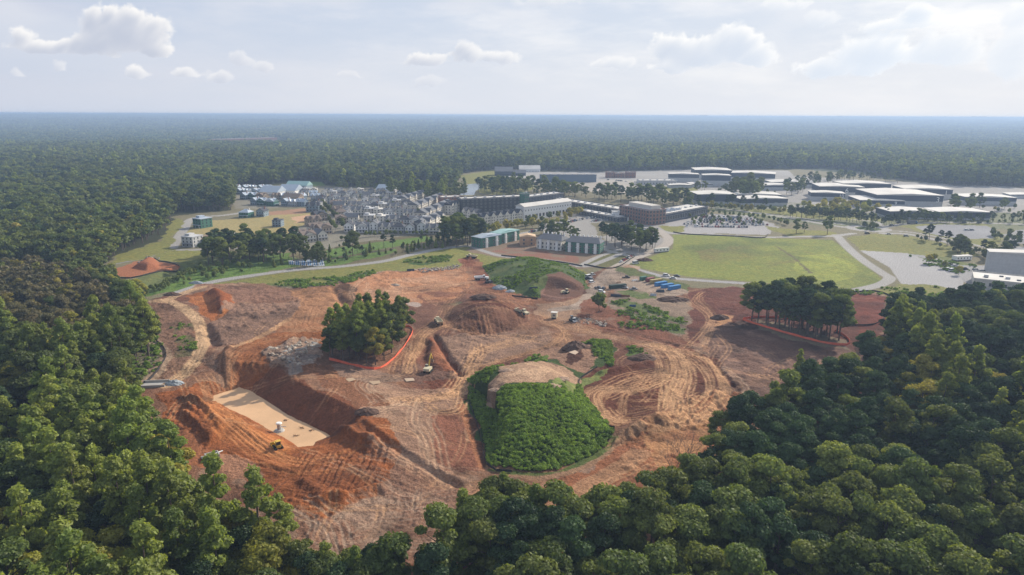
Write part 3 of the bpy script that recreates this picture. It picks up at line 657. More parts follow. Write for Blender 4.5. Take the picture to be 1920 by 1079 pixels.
T([(1040,600),(1050,625),(1030,645),(990,660),(920,680),(880,700),(860,720)], 6, 7, TAN2, .7, seed=9); T([(1035,615),(1000,632),(950,645),(900,660),(880,690),(868,712),(845,740),(800,755)], 8, 8, TAN, .8, seed=10)
T([(910,640),(895,680),(880,700)], 9, 7, TAN, .8, seed=11); T([(870,700),(868,720),(840,742),(800,752),(760,760),(720,765)], 8, 12, TAN, .85, seed=12); T([(868,722),(864,760),(850,775),(820,780),(800,770)], 4, 5, TAN, .8, seed=13)
T([(800,765),(790,800),(810,830),(825,880),(850,900)], 8, 9, (.46,.32,.23), .7, seed=14); T([(720,770),(680,740),(700,720),(740,735)], 16, 8, (.46,.33,.24), .6, seed=15); T([(700,800),(740,790),(790,780),(800,750)], 20, 9, (.46,.33,.24), .6, seed=16)
T([(700,825),(757,862),(825,897),(900,925)], 6, 6, (.42,.27,.18), .7, seed=17); T([(640,850),(720,870),(800,900),(880,930)], 18, 12, (.40,.27,.2), .55, seed=18); T([(560,940),(620,980),(640,1020),(650,1060)], 8, 8, (.42,.31,.24), .7, seed=19)
T([(620,1000),(700,980),(780,985),(840,960)], 24, 10, (.40,.30,.23), .55, seed=20); T([(640,940),(720,950),(800,945),(880,935)], 20, 10, (.42,.31,.24), .55, seed=21)
T([(380,700),(400,735),(350,755),(330,790)], 8, 7, (.42,.24,.14), .7, seed=22); T([(420,720),(400,760),(450,810),(520,860),(600,870),(680,840)], 9, 9, (.48,.23,.11), .6, seed=23); T([(380,745),(440,790),(510,838),(540,850)], 10, 8, (.52,.25,.12), .6, seed=24)
T([(470,640),(440,680),(430,720),(400,740)], 9, 8, (.42,.24,.14), .6, seed=25); T([(610,625),(660,640),(640,660),(600,665)], 6, 4, TAN2, .5, seed=26)
T([(1012,590),(1030,605),(1060,612),(1120,625),(1180,640),(1230,660)], 7, 9, (.42,.26,.165), .75, seed=27); T([(1005,585),(1020,600),(1050,620),(1060,650),(1045,665)], 7, 6, TAN2, .7, seed=28); T([(1100,585),(1150,605),(1230,635),(1310,650)], 5, 5, (.30,.17,.12), .6, seed=29)
# right-hand loop of tracks
T([(1180,640),(1230,655),(1250,690),(1230,715),(1180,730),(1135,730),(1112,740),(1115,765),(1140,790),(1200,800)], 9, 12, TAN, .9, seed=30)
T([(1200,645),(1260,660),(1280,700),(1262,740),(1258,780),(1230,795)], 12, 14, TAN, .9, seed=31); T([(1230,650),(1300,670),(1335,705),(1335,745),(1300,775),(1240,795),(1190,805)], 10, 14, TAN, .9, seed=32)
T([(1130,745),(1180,715),(1240,700),(1290,690),(1310,690)], 12, 7, TAN, .7, seed=33); T([(1160,760),(1220,750),(1280,745),(1330,720)], 18, 8, TAN2, .7, seed=34); T([(1120,755),(1160,790),(1240,790),(1310,765),(1338,735)], 10, 9, TAN, .8, seed=35)
T([(1270,700),(1256,740),(1250,785)], 8, 10, (.54,.34,.20), .9, seed=36); T([(1210,700),(1190,725),(1160,740),(1150,790)], 12, 7, TAN2, .7, seed=37)
T([(1290,655),(1310,630),(1330,600),(1318,580),(1295,565),(1310,545)], 4, 4, TAN, .85, seed=38); T([(1318,652),(1330,625),(1337,600),(1325,580),(1305,560),(1325,545)], 4, 4, TAN, .85, seed=39); T([(1300,575),(1260,570),(1230,560)], 4, 2, TAN2, .4, seed=40)
T([(1330,625),(1355,650),(1345,670),(1330,690)], 6, 4, TAN, .6, seed=41); T([(1345,670),(1375,700),(1405,725),(1402,740),(1390,735)], 4, 4, (.5,.36,.27), .8, seed=42); T([(1350,690),(1370,720),(1400,745)], 8, 5, TAN2, .7, seed=43)
T([(1250,800),(1300,790),(1350,760),(1380,745)], 6, 5, TAN2, .6, seed=44); T([(1110,850),(1160,830),(1210,815),(1250,800)], 5, 5, TAN2, .6, seed=45); T([(1040,1000),(1060,950),(1130,905),(1200,870),(1240,840)], 6, 6, TAN2, .7, seed=46)
T([(1400,560),(1480,556),(1600,560),(1660,563)], 7, 5, (.36,.2,.14), .6, seed=47); T([(1340,570),(1400,562),(1480,565)], 10, 4, (.26,.13,.09), .5, seed=48)
T([(1100,572),(1130,540),(1165,505)], 5, 4, (.5,.41,.33), .5, seed=49); T([(960,600),(985,625),(1000,640)], 5, 3, TAN2, .5, seed=50)
T([(800,560),(850,548),(900,540)], 8, 4, (.3,.17,.12), .6, seed=51); T([(1350,640),(1450,665),(1560,690)], 22, 7, (.26,.18,.15), .6, seed=52)
T([(1030,600),(1080,610),(1130,620)], 14, 8, TAN2, .6, seed=53)

# stray crossing tracks over the whole site
_r = np.random.default_rng(77); SP = PX([(330,740),(430,560),(640,545),(870,505),(1040,600),(1290,640),(1560,640),(1480,730),(1330,770),(1180,830),(1000,930),(760,1030),(600,980),(480,880)])
_n = 0
while _n < 120:
    c_ = np.array([_r.uniform(-190, 230), _r.uniform(150, 480)])
    if not pip(c_[:1], c_[1:], SP)[0] or pip(c_[:1], c_[1:], HILL)[0] or pip(c_[:1], c_[1:], POND)[0]: continue
    a_ = _r.uniform(0, 6.28); kx = _r.normal() * .022; Q = [c_]
    for _k in range(int(_r.uniform(14, 40))): a_ += kx * 2.5; kx += _r.normal() * .004; Q.append(Q[-1] + 2.5 * np.array([math.cos(a_), math.sin(a_)]))
    Q = np.array(Q); T_ = np.gradient(Q, axis=0); T_ /= np.hypot(T_[:, 0], T_[:, 1])[:, None]; N_ = np.stack([-T_[:, 1], T_[:, 0]], 1)
    dark = _r.random() < .4; aa_ = _r.uniform(.25, .6)
    for dd in (-.95, .95):
        ii, d, run = dseg(xx, yy, Q + N_ * dd, .9)
        ii_ = ii[grs[ii] < .3]; m_ = grs[ii] < .3; k_ = np.clip(1.4 - d[m_] / .4, 0, 1) * np.clip(vnoise(run[m_] / 5, run[m_] * 0, _n) * 1.6 - .2, 0, 1)
        lay(ii_, (.15, .08, .055) if dark else TAN, aa_ * k_); dsp[ii_] -= .10 * np.exp(-(d[m_] / .42) ** 2)
    _n += 1
# wet clay rims, overall grain of the soil
bare = np.clip(1 - grs, 0, 1) * near
n_s = fbm(xx, yy, 2.6, 301, 4) - .5; n_l = fbm(xx, yy, 60, 303, 3) - .5
insite = pip(xx, yy, PX(SITE)).astype(float) * near
hh = hh + dsp * near + insite * (1 - grs) * n_s * (.5 + 1.3 * np.clip((fbm(xx, yy, 26, 333, 3) - .42) * 4, 0, 1)) + insite * (fbm(xx, yy, 9, 305, 3) - .5) * .8
soilm = (insite * (1 - grs))[:, None]
damp = np.clip((fbm(xx, yy, 16, 311, 5) - .54) * 7, 0, 1) * .30 + np.clip((fbm(xx * .6, yy, 5, 317, 4) - .56) * 6, 0, 1) * .22
col *= 1 - damp[:, None] * soilm
lum = col.mean(1)[:, None]; sat = lum + (col - lum) * 1.1
col[:] = col * (1 - soilm) + np.clip(sat, .01, 1) * np.array([1.0, .97, .92]) * soilm
col *= (1 + (.30 * n_l * near))[:, None]
col[:] *= (1 + insite * (1 - grs) * n_s * .35)[:, None]
# pond bed stays under the water
k = pip(xx, yy, POND); hh[k] = np.minimum(hh[k], WZ - .25)

nr, nc = len(rows), len(tanv)
me = bpy.data.meshes.new('ground')
me.vertices.add(NV); co = np.stack([xx, yy, hh], 1).astype(np.float32); me.vertices.foreach_set('co', co.ravel())
i = np.arange(nr - 1)[:, None] * nc + np.arange(nc - 1)[None, :]
q = np.stack([i, i + 1, i + nc + 1, i + nc], -1).reshape(-1, 4)
me.loops.add(q.size); me.loops.foreach_set('vertex_index', q.ravel().astype(np.int32))
me.polygons.add(len(q)); me.polygons.foreach_set('loop_start', (np.arange(len(q)) * 4).astype(np.int32))
try: me.polygons.foreach_set('loop_total', np.full(len(q), 4, np.int32))
except Exception: pass
me.update(calc_edges=True)
me.polygons.foreach_set('use_smooth', np.ones(len(q), bool))
at = me.attributes.new('tone', 'FLOAT_COLOR', 'POINT')
at.data.foreach_set('color', np.concatenate([np.clip(col, 0, 1), np.clip(grs, 0, 1)[:, None]], 1).astype(np.float32).ravel())
m = bpy.data.materials.new('earth_and_grass'); m.use_nodes = True; t = m.node_tree; b = t.nodes['Principled BSDF']; n = NT(t)
b.inputs['Roughness'].default_value = .95; b.inputs['Specular IOR Level'].default_value = .15
an = n.n('ShaderNodeAttribute', attribute_name='tone'); tcn = n.n('ShaderNodeTexCoord'); P3 = tcn.outputs['Object']
f1 = n.noise(P3, 1.1, 4, .65); f2 = n.noise(P3, .16, 4, .6); f3 = n.noise(P3, .35, 5, .7)
soil = n.ramp(f1, .3, .7, .62, 1.36, False); g1 = n.ramp(f3, .3, .7, .62, 1.38, False)
k = n.n('ShaderNodeMix', data_type='FLOAT'); n.link(an.outputs['Alpha'], k.inputs[0]); n.link(soil, k.inputs[2]); n.link(g1, k.inputs[3])
c1 = n.vmath('SCALE', an.outputs['Color']); n.link(k.outputs[0], c1.node.inputs['Scale'])
yel = n.mix(n.math('MULTIPLY', an.outputs['Alpha'], n.ramp(f2, .45, .7, 0, .45)), c1, n.vmath('MULTIPLY', c1, (1.5, 1.15, .9)))
n.link(yel, b.inputs['Base Color'])
bp = n.n('ShaderNodeBump'); bp.inputs['Strength'].default_value = 1.0; bp.inputs['Distance'].default_value = .9
n.link(n.noise(P3, .9, 5, .7), bp.inputs['Height']); n.link(bp.outputs[0], b.inputs['Normal'])
me.materials.append(m)
ground = link('ground', me); tag(ground, kind='structure')

# water sheets
def water(name, poly, z, colr, rough_):
    P = poly; mb = MB(); n_ = len(P); mb.add([(p[0], p[1], z) for p in P], [tuple(range(n_))])
    m = mat(name + '_surface', colr, rough_, vary=.16 if 'pond' in name else .08, scale=.09, spec=.25 if 'pond' in name or 'puddle' in name else .5)
    o = mb.build(name, m); tag(o, kind='structure'); return o
Pc = np.array(POND); Pc = Pc + (Pc - Pc.mean(0)) * .05
water('pond_water', Pc, WZ, (.62,.39,.215), .55)
def ribbon(P, w):
    T_ = np.gradient(P, axis=0); T_ /= np.hypot(T_[:, 0], T_[:, 1])[:, None]; N_ = np.stack([-T_[:, 1], T_[:, 0]], 1)
    return np.concatenate([P + N_ * w, (P - N_ * w)[::-1]])
water('creek_water', ribbon(CREEK, 6.0), -1.6, (.10,.12,.12), .12)
water('lake_water', LAKE1, -.3, (.12,.15,.17), .15); water('lake_water', LAKE2, -.3, (.12,.15,.17), .15)
for pts in ([(600-5,770),(600,766)],): pass
for p, z in (([(1066,671),(1078,667),(1085,671),(1078,676)], 0), ([(692,727),(712,725),(714,730),(700,733)], 0), ([(758,715),(775,714),(778,719),(762,721)],0), ([(648,724),(662,722),(668,726),(655,730)],0)):
    P = PX(p, z); zz = max(hz(*q_) for q_ in P) + .12
    water('puddle', P, zz, (.50,.36,.24), .2)
# ------------------------------------------------------------------ trees
def leaf_mat(name, c0, c1, trans=.28):
    m = bpy.data.materials.new(name); m.use_nodes = True; t = m.node_tree; t.nodes.clear(); n = NT(t)
    oi = n.n('ShaderNodeObjectInfo'); tcn = n.n('ShaderNodeTexCoord'); geo = n.n('ShaderNodeNewGeometry')
    f = n.math('ADD', n.math('MULTIPLY', oi.outputs['Random'], .75), n.math('MULTIPLY', n.noise(tcn.outputs['Object'], .45, 2), .45))
    c = n.mix(n.math('SUBTRACT', f, .1, clamp=True), c0, c1)
    isl = n.ramp(geo.outputs['Random Per Island'], 0, 1, .72, 1.3, False)
    stand = n.ramp(n.noise(geo.outputs['Position'], .006, 3, .6), .3, .7, .72, 1.3, False)
    isl = n.math('MULTIPLY', isl, stand)
    br = n.math('MULTIPLY', isl, n.math('MULTIPLY_ADD', n.math('FRACT', n.math('MULTIPLY', oi.outputs['Random'], 7.3)), .5, .75))
    cs = n.vmath('SCALE', c); n.link(br, cs.node.inputs['Scale'])
    d = n.n('ShaderNodeBsdfDiffuse'); n.link(cs, d.inputs[0])
    tr = n.n('ShaderNodeBsdfTranslucent'); n.link(n.vmath('MULTIPLY', cs, (1.35, 1.3, .6)), tr.inputs[0])
    gl = n.n('ShaderNodeBsdfGlossy'); gl.inputs['Roughness'].default_value = .55; gl.inputs[0].default_value = (.5, .5, .5, 1)
    mx = n.n('ShaderNodeMixShader'); mx.inputs[0].default_value = trans; n.link(d.outputs[0], mx.inputs[1]); n.link(tr.outputs[0], mx.inputs[2])
    m2 = n.n('ShaderNodeMixShader'); m2.inputs[0].default_value = .035; n.link(mx.outputs[0], m2.inputs[1]); n.link(gl.outputs[0], m2.inputs[2])
    o = n.n('ShaderNodeOutputMaterial'); n.link(m2.outputs[0], o.inputs[0]); return m
LM = {'broad': leaf_mat('broad_leaves', (.085, .128, .03), (.18, .205, .048), .42),
      'poplar': leaf_mat('poplar_leaves', (.15, .215, .042), (.28, .31, .065), .52),
      'pine': leaf_mat('pine_needles', (.030, .062, .024), (.06, .102, .033), .25),
      'gold': leaf_mat('yellow_green_leaves', (.21, .23, .035), (.34, .28, .05), .4),
      'olive': leaf_mat('olive_leaves', (.115, .115, .05), (.18, .145, .07), .35),
      'bush': leaf_mat('weed_leaves', (.11, .19, .025), (.23, .33, .045), .45),
      'bare': mat('grey_twigs', (.16, .13, .12), .9)}
BARK = mat('bark', (.13, .10, .08), .9, vary=.3, scale=3)

def icos(sub=1):
    import bmesh
    bm = bmesh.new(); bmesh.ops.create_icosphere(bm, subdivisions=sub, radius=1.0)
    v = np.array([x.co[:] for x in bm.verts]); f = np.array([[q.index for q in p.verts] for p in bm.faces]); bm.free(); return v, f
ICO1 = icos(1); ICO2 = icos(2)
def crown(lobes, ntuft, size, r, core=ICO1, corek=.80, flat=.8, spiky=0.0):
    """lobes: (x,y,z,rx,rz). A dim core per lobe and leaf tufts over its surface"""
    V = []; Fq = []; off = 0
    for (x, y, z, rx, rz) in lobes:
        v, f = core; vv = v * np.array([rx, rx, rz]) * corek * (1 + (r.random((len(v), 1)) - .5) * .35) + np.array([x, y, z])
        V.append(vv); Fq += [tuple(q + off) for q in f]; off += len(vv)
    L = np.array(lobes); wgt = L[:, 3] ** 2; pick = r.choice(len(L), ntuft, p=wgt / wgt.sum())
    d = r.normal(size=(ntuft, 3)); d /= np.linalg.norm(d, axis=1)[:, None]; d[:, 2] = np.abs(d[:, 2]) * .9 + d[:, 2] * .1
    rad = .70 + .52 * r.random(ntuft) ** .8 + spiky * r.random(ntuft)
    c = L[pick, :3] + d * np.stack([L[pick, 3], L[pick, 3], L[pick, 4]], 1) * rad[:, None]
    nrm = d + r.normal(size=d.shape) * .55; nrm[:, 2] += .35; nrm /= np.linalg.norm(nrm, axis=1)[:, None]
    a = np.cross(nrm, r.normal(size=d.shape)); a /= np.linalg.norm(a, axis=1)[:, None]; b = np.cross(nrm, a)
    s = size * (.6 + .8 * r.random(ntuft))[:, None]; k = (.55 + .4 * r.random(ntuft))[:, None]
    q = np.stack([c - a * s * .5, c + b * s * k * .5 + nrm * s * .12, c + a * s * .55, c - b * s * k * .5], 1).reshape(-1, 3)
    V.append(q); Fq += [tuple(off + i * 4 + j for j in range(4)) for i in range(ntuft)]
    return np.concatenate(V), Fq
def mk(name, V, Fq, mt):
    me = bpy.data.meshes.new(name); me.from_pydata(V.tolist(), [], [tuple(int(i) for i in f) for f in Fq]); me.materials.append(mt); me.update(); return me
def trunk_mesh(name, H, rad, lobes, r, limbs=5, lean=.6):
    mb = MB(); x = y = 0; pts = [(0, 0, -.6)]
    for i in range(1, 5):
        x += r.normal() * lean * .3; y += r.normal() * lean * .3; pts.append((x, y, H * i / 4))
    for i in range(4): mb.tube(pts[i], pts[i + 1], rad * (1 - i * .2), rad * (1 - (i + 1) * .2), 6, cap=False)
    for l in lobes[:limbs]:
        z = min(max(l[2] - 2.5, H * .35), H * .9); t = z / H * 4; i = min(int(t), 3); p = [pts[i][j] + (pts[i + 1][j] - pts[i][j]) * (t - i) for j in range(3)]
        mb.tube(p, l[:3], rad * .4, rad * .12, 4, cap=False)
    return mb.mesh(name, BARK)
def lobeset(kind, H, r):
    out = []
    if kind == 'pine':        # high rounded crown of separate needle masses
        zb = H * .52; R = H * .19
        for i in range(20):
            t = r.random(); z = zb + (H - zb) * (t ** .8); rr = R * math.sin(math.pi * (.28 + .62 * t)) * (.25 + .75 * r.random() ** .5); a = i * 2.4 + r.random()
            s = H * (.055 + .045 * r.random()); out.append((rr * math.cos(a), rr * math.sin(a), z - s * .5, s, s * .62))
        out.append((0, 0, H - H * .07, H * .085, H * .07))
    elif kind == 'poplar':    # tall narrow crown
        zb = H * .26; R = H * .135
        for i in range(26):
            t = i / 25; z = zb + (H - zb) * t * .95; rr = R * math.sin(math.pi * (.22 + .70 * t)) * (.35 + .85 * r.random()); a = i * 2.4 + r.random()
            s = H * (.04 + .045 * r.random()) * (1.1 - .45 * t); out.append((rr * math.cos(a), rr * math.sin(a), z, s, s * .95))
        out.append((0, 0, H - H * .05, H * .05, H * .07))
    elif kind == 'cone':
        for i in range(12):
            t = i / 11; z = H * (.08 + .86 * t); R = H * .2 * (1 - t); a = i * 2.4; s = H * (.11 * (1 - t) + .035); out.append((R * .5 * math.cos(a), R * .5 * math.sin(a), z, s, s))
    elif kind == 'round':
        for i in range(10):
            t = r.random(); a = i * 2.4; z = H * (.35 + .5 * t); R = H * .2 * math.sin(math.pi * (.25 + .6 * t)); s = H * .17; out.append((R * math.cos(a), R * math.sin(a), z, s, s * .9))
        out.append((0, 0, H * .84, H * .16, H * .15)); out.append((0, 0, H * .55, H * .22, H * .2))
    else:                     # broad, billowing
        zb = H * .34; R = H * .24
        ex = r.uniform(.8, 1.2); az0 = r.random() * 6
        for i in range(26):
            t = r.random(); z = zb + (H - zb) * (t * .93); rr = R * math.sin(math.pi * (.26 + .6 * t)) * (.4 + .72 * r.random() ** .5); a = i * 2.4 + r.random(); rr *= 1 + .25 * math.cos(2 * (a - az0)) * ex
            s = H * (.05 + .065 * r.random() ** 1.5); out.append((rr * math.cos(a), rr * math.sin(a), z, s, s * .78))
        out.append((0, 0, H - H * .10, H * .11, H * .09))
    return out
HGT = {'broad': 20.0, 'pine': 20.0, 'poplar': 26.0, 'gold': 18.0, 'olive': 18.0, 'cone': 15.0}
SHAPE = {'broad': 'broad', 'pine': 'pine', 'poplar': 'poplar', 'gold': 'broad', 'olive': 'broad', 'cone': 'cone'}
MATOF = {'broad': 'broad', 'pine': 'pine', 'poplar': 'poplar', 'gold': 'gold', 'olive': 'olive', 'cone': 'poplar'}
NVAR = {'broad': 4, 'pine': 5, 'poplar': 4, 'gold': 2, 'olive': 2, 'cone': 1}
HI, MID, LOW = {}, {}, {}
for kd in HGT:
    HI[kd] = []; MID[kd] = []; LOW[kd] = []
    for v in range(NVAR[kd]):
        r = np.random.default_rng(1000 + v * 7 + len(kd)); H = HGT[kd]; lb = lobeset(SHAPE[kd], H, r)
        sz = .95 if kd == 'pine' else 1.05
        HI[kd].append((mk(kd + '_crown', *crown(lb, 5200, sz * .62, r, ICO2 if kd != 'pine' else ICO1, .8, spiky=.12), LM[MATOF[kd]]), trunk_mesh(kd + '_trunk', H * .86, H * .015 + .08, lb, r)))
        V, Fq = crown(lb, 420, 1.7, r, ICO1, .86); MID[kd].append((V, Fq, lb))
        lb2 = lb[::2] + [(0, 0, H * .62, H * .17, H * .2)]
        V, Fq = crown(lb2, 70, 3.0, r, ICO1, .98); LOW[kd].append((V, Fq, lb))

# joined tree meshes for the woods (crown + trunk in one)
def joined(name, V, Fq, H, mt):
    mb = MB(); mb.tube((0, 0, -.5), (0, 0, H * .7), H * .017 + .06, H * .01, 5, cap=False)
    off = len(mb.v); nf = len(mb.f)
    me = bpy.data.meshes.new(name)
    me.from_pydata(mb.v + V.tolist(), [], mb.f + [tuple(int(i) + off for i in f) for f in Fq])
    me.materials.append(BARK); me.materials.append(mt)
    me.polygons.foreach_set('material_index', [0] * nf + [1] * len(Fq)); me.update(); return me
def unlinked(name, me):
    return bpy.data.objects.new(name, me)
def meshcopy_joined(name, crown_me, trunk_me):
    n1 = len(trunk_me.vertices); v = np.empty(n1 * 3, np.float32); trunk_me.vertices.foreach_get('co', v)
    v2 = np.empty(len(crown_me.vertices) * 3, np.float32); crown_me.vertices.foreach_get('co', v2)
    fs = [tuple(p.vertices) for p in trunk_me.polygons]; nf = len(fs); fs += [tuple(i + n1 for i in p.vertices) for p in crown_me.polygons]
    me = bpy.data.meshes.new(name); me.from_pydata(np.concatenate([v, v2]).reshape(-1, 3).tolist(), [], fs)
    me.materials.append(BARK); me.materials.append(crown_me.materials[0]); me.polygons.foreach_set('material_index', [0] * nf + [1] * (len(fs) - nf)); me.update(); return me
SRC = {}
for kd in HGT:
    SRC[kd, 'mid'] = [joined('wood_' + kd, V, Fq, HGT[kd], LM[MATOF[kd]]) for V, Fq, lb in MID[kd]]
    SRC[kd, 'low'] = [joined('far_' + kd, V, Fq, HGT[kd], LM[MATOF[kd]]) for V, Fq, lb in LOW[kd]]
def patch_mesh(name, seed, kinds, n, R):
    """a patch of far canopy: many small crowns"""
    r = np.random.default_rng(seed); V = []; Fq = []; mi = []; off = 0
    for i in range(n):
        kd = kinds[int(r.integers(len(kinds)))]; V0, F0, lb = LOW[kd][0]
        v, f = ICO1; a = r.random() * 6.28; q = R * math.sqrt(r.random()); H = 17 + 7 * r.random(); s = 4.5 + 2.2 * r.random()
        vv = v * np.array([s, s, s * 1.1]) * (1 + (r.random((len(v), 1)) - .5) * .4) + np.array([q * math.cos(a), q * math.sin(a), H - s])
        V.append(vv); Fq += [tuple(int(j) + off for j in k) for k in f]; off += len(vv); mi += [0 if kd != 'pine' else 1] * len(f)
    me = bpy.data.meshes.new(name); me.from_pydata(np.concatenate(V).tolist(), [], Fq); me.materials.append(LM['broad']); me.materials.append(LM['pine'])
    me.polygons.foreach_set('material_index', mi); me.update(); return me
PATCH = [patch_mesh('far_canopy', 50 + i, ['broad', 'pine'], 26, 30) for i in range(5)]

def scatter(name, pts, meshes, idx, scl, rotz, label=None):
    """one object that carries a mass of plants: instances of MESHES on points"""
    pm = bpy.data.meshes.new(name); pm.vertices.add(len(pts)); pm.vertices.foreach_set('co', np.asarray(pts, np.float32).ravel())
    for nm, ty, arr in (('pick', 'INT', idx), ('size', 'FLOAT', scl), ('turn', 'FLOAT', rotz)):
        a = pm.attributes.new(nm, ty, 'POINT'); a.data.foreach_set('value', np.asarray(arr, np.int32 if ty == 'INT' else np.float32))
    o = link(name, pm)
    col_ = bpy.data.collections.new(name + '_kinds')
    for k, me in enumerate(meshes): col_.objects.link(unlinked('%s_%02d' % (name, k), me))
    ng = bpy.data.node_groups.new(name, 'GeometryNodeTree'); ng.interface.new_socket('Geometry', in_out='INPUT', socket_type='NodeSocketGeometry'); ng.interface.new_socket('Geometry', in_out='OUTPUT', socket_type='NodeSocketGeometry')
    n = NT(ng); gi = n.n('NodeGroupInput'); go = n.n('NodeGroupOutput')
    ci = n.n('GeometryNodeCollectionInfo'); ci.inputs[0].default_value = col_; ci.inputs[1].default_value = True; ci.inputs[2].default_value = True
    ip = n.n('GeometryNodeInstanceOnPoints'); n.link(gi.outputs[0], ip.inputs['Points']); n.link(ci.outputs[0], ip.inputs['Instance']); ip.inputs['Pick Instance'].default_value = True
    def attr(nm, ty):
        a = n.n('GeometryNodeInputNamedAttribute', data_type=ty); a.inputs[0].default_value = nm; return a.outputs[0]
    n.link(attr('pick', 'INT'), ip.inputs['Instance Index'])
    cx = n.n('ShaderNodeCombineXYZ'); n.link(attr('turn', 'FLOAT'), cx.inputs[2]); n.link(cx.outputs[0], ip.inputs['Rotation'])
    s = attr('size', 'FLOAT'); n.link(s, ip.inputs['Scale']); n.link(ip.outputs[0], go.inputs[0])
    md = o.modifiers.new('scatter', 'NODES'); md.node_group = ng
    tag(o, label=label, kind='stuff'); return o

# ---- where woods grow
WOODS_OPEN = PX([(205,524),(198,500),(222,474),(280,452),(308,440),(326,402),(345,398),(440,396),(440,350),(545,343),(560,346),(605,346),(640,352),(750,350),(752,346),(800,345),(808,352),(852,352),(868,326),(930,319),(1130,323),(1260,319),(1490,317),(1640,331),(1790,349),(2060,354),(2400,430),(2400,590)]) \
   + PX([(1990,540),(1920,533),(1860,540),(1755,556),(1690,556),(1640,588),(1688,600),(1648,612),(1622,640),(1600,660),(1528,690),(1494,716),(1433,738),(1360,760)], 16.0) + PX([(1328,812),(1300,848),(1255,880),(1199,862),(1157,870),(1117,892),(1044,905)], 21.0) \
   + [G(1040, 1065), G(1010, 1040)] + PX([(1010,925),(960,885),(864,925),(850,935),(825,985),(733,1004),(680,1022),(645,1026),(600,1005)], 20.0) + PX([(560,985),(540,965),(548,886),(472,884),(432,915),(372,872)], 25.0) \
   + PX([(318,930),(296,880),(258,800),(240,750),(244,722),(272,700),(288,655),(274,634),(268,600),(264,570),(262,562),(240,556)])
XMAXT = 1000 / F
r = np.random.default_rng(5)
def forest_points(y0, y1, sp, jit=.42):
    ys = np.arange(y0, y1, sp); P = []
    for i, y in enumerate(ys):
        w = y * (XMAXT + .03) + 70; xs = np.arange(-w, w, sp) + (i % 2) * sp / 2
        P.append(np.stack([xs, np.full(len(xs), y)], 1))
    P = np.concatenate(P); P += (r.random(P.shape) - .5) * 2 * jit * sp; return P
def keep_woods(P):
    k = ~pip(P[:, 0], P[:, 1], WOODS_OPEN)
    for pl in FAR_OPEN: k &= ~pip(P[:, 0], P[:, 1], pl)
    return P[k]
FAR_OPEN = [PX(p) for p in ([(393,264),(430,258),(520,256),(560,262),(540,268),(420,270)], [(684,277),(700,271),(730,268),(742,256),(748,256),(742,272),(735,278),(700,281)], [(545,341),(604,338),(612,349),(560,351)],
    [(325,266),(350,265),(350,268),(330,269)], [(292,345),(305,344),(306,349),(293,350)], [(470,243),(490,242),(490,246),(470,246)], [(1495,316),(1560,316),(1650,327),(1640,333),(1500,322)], [(752,342),(800,340),(806,356),(752,360)],[(930,233),(990,230),(985,234),(940,236)],[(1180,262),(1240,260),(1230,264)],[(60,262),(130,259),(120,263)],[(1560,250),(1640,247),(1620,251)],[(1340,236),(1390,234),(1380,237)],[(250,243),(300,241),(290,244)])]
def species(x, y):
    """which kind of tree stands here, as in the photograph"""
    f = fbm(x, y, 45, 401, 3); g_ = fbm(x, y, 14, 409, 3); u = r.random(len(x))
    kd = np.full(len(x), 'broad', dtype=object)
    farw = y > 620
    rightw = (x > 10) & (y < 620)
    leftw = (x <= 10) & (y < 620)
    kd[farw & (u < .38)] = 'pine'; kd[farw & (u > .97)] = 'poplar'; kd[farw & (f > .6)] = 'broad'
    kd[rightw & (f < .62)] = 'pine'
    kd[rightw & (u > .90)] = 'broad'
    yel = pip(x, y, PX([(1640,610),(1700,590),(1760,610),(1820,680),(1860,740),(1760,760),(1700,720),(1640,660)], 18)) | pip(x, y, PX([(1840,700),(1990,700),(1990,900),(1880,820)], 18))
    kd[rightw & yel & (u < .45)] = 'poplar'; kd[rightw & yel & (u > .82)] = 'gold'
    low = rightw & (y < 175)
    kd[low & (u < .55)] = 'broad'
    kd[leftw] = 'broad'; kd[leftw & (g_ > .44) & (x < -45) & (y < 350)] = 'poplar'; kd[leftw & (x > -70) & (y < 190) & (u > .6)] = 'pine'; kd[leftw & (u < .10)] = 'gold'; kd[leftw & (u > .93)] = 'pine'
    ol = pip(x, y, PX([(-80,480),(60,470),(200,520),(240,590),(140,640),(-80,600)], 16)); kd[ol & (u > .12)] = 'olive'
    yb = pip(x, y, PX([(-60,930),(150,930),(300,960),(250,1060),(-60,1090)], 20)); kd[yb & (u < .35)] = 'gold'
    return kd
Pn = keep_woods(forest_points(95, 620, 7.0)); Pn = Pn[Pn[:, 1] > 92]
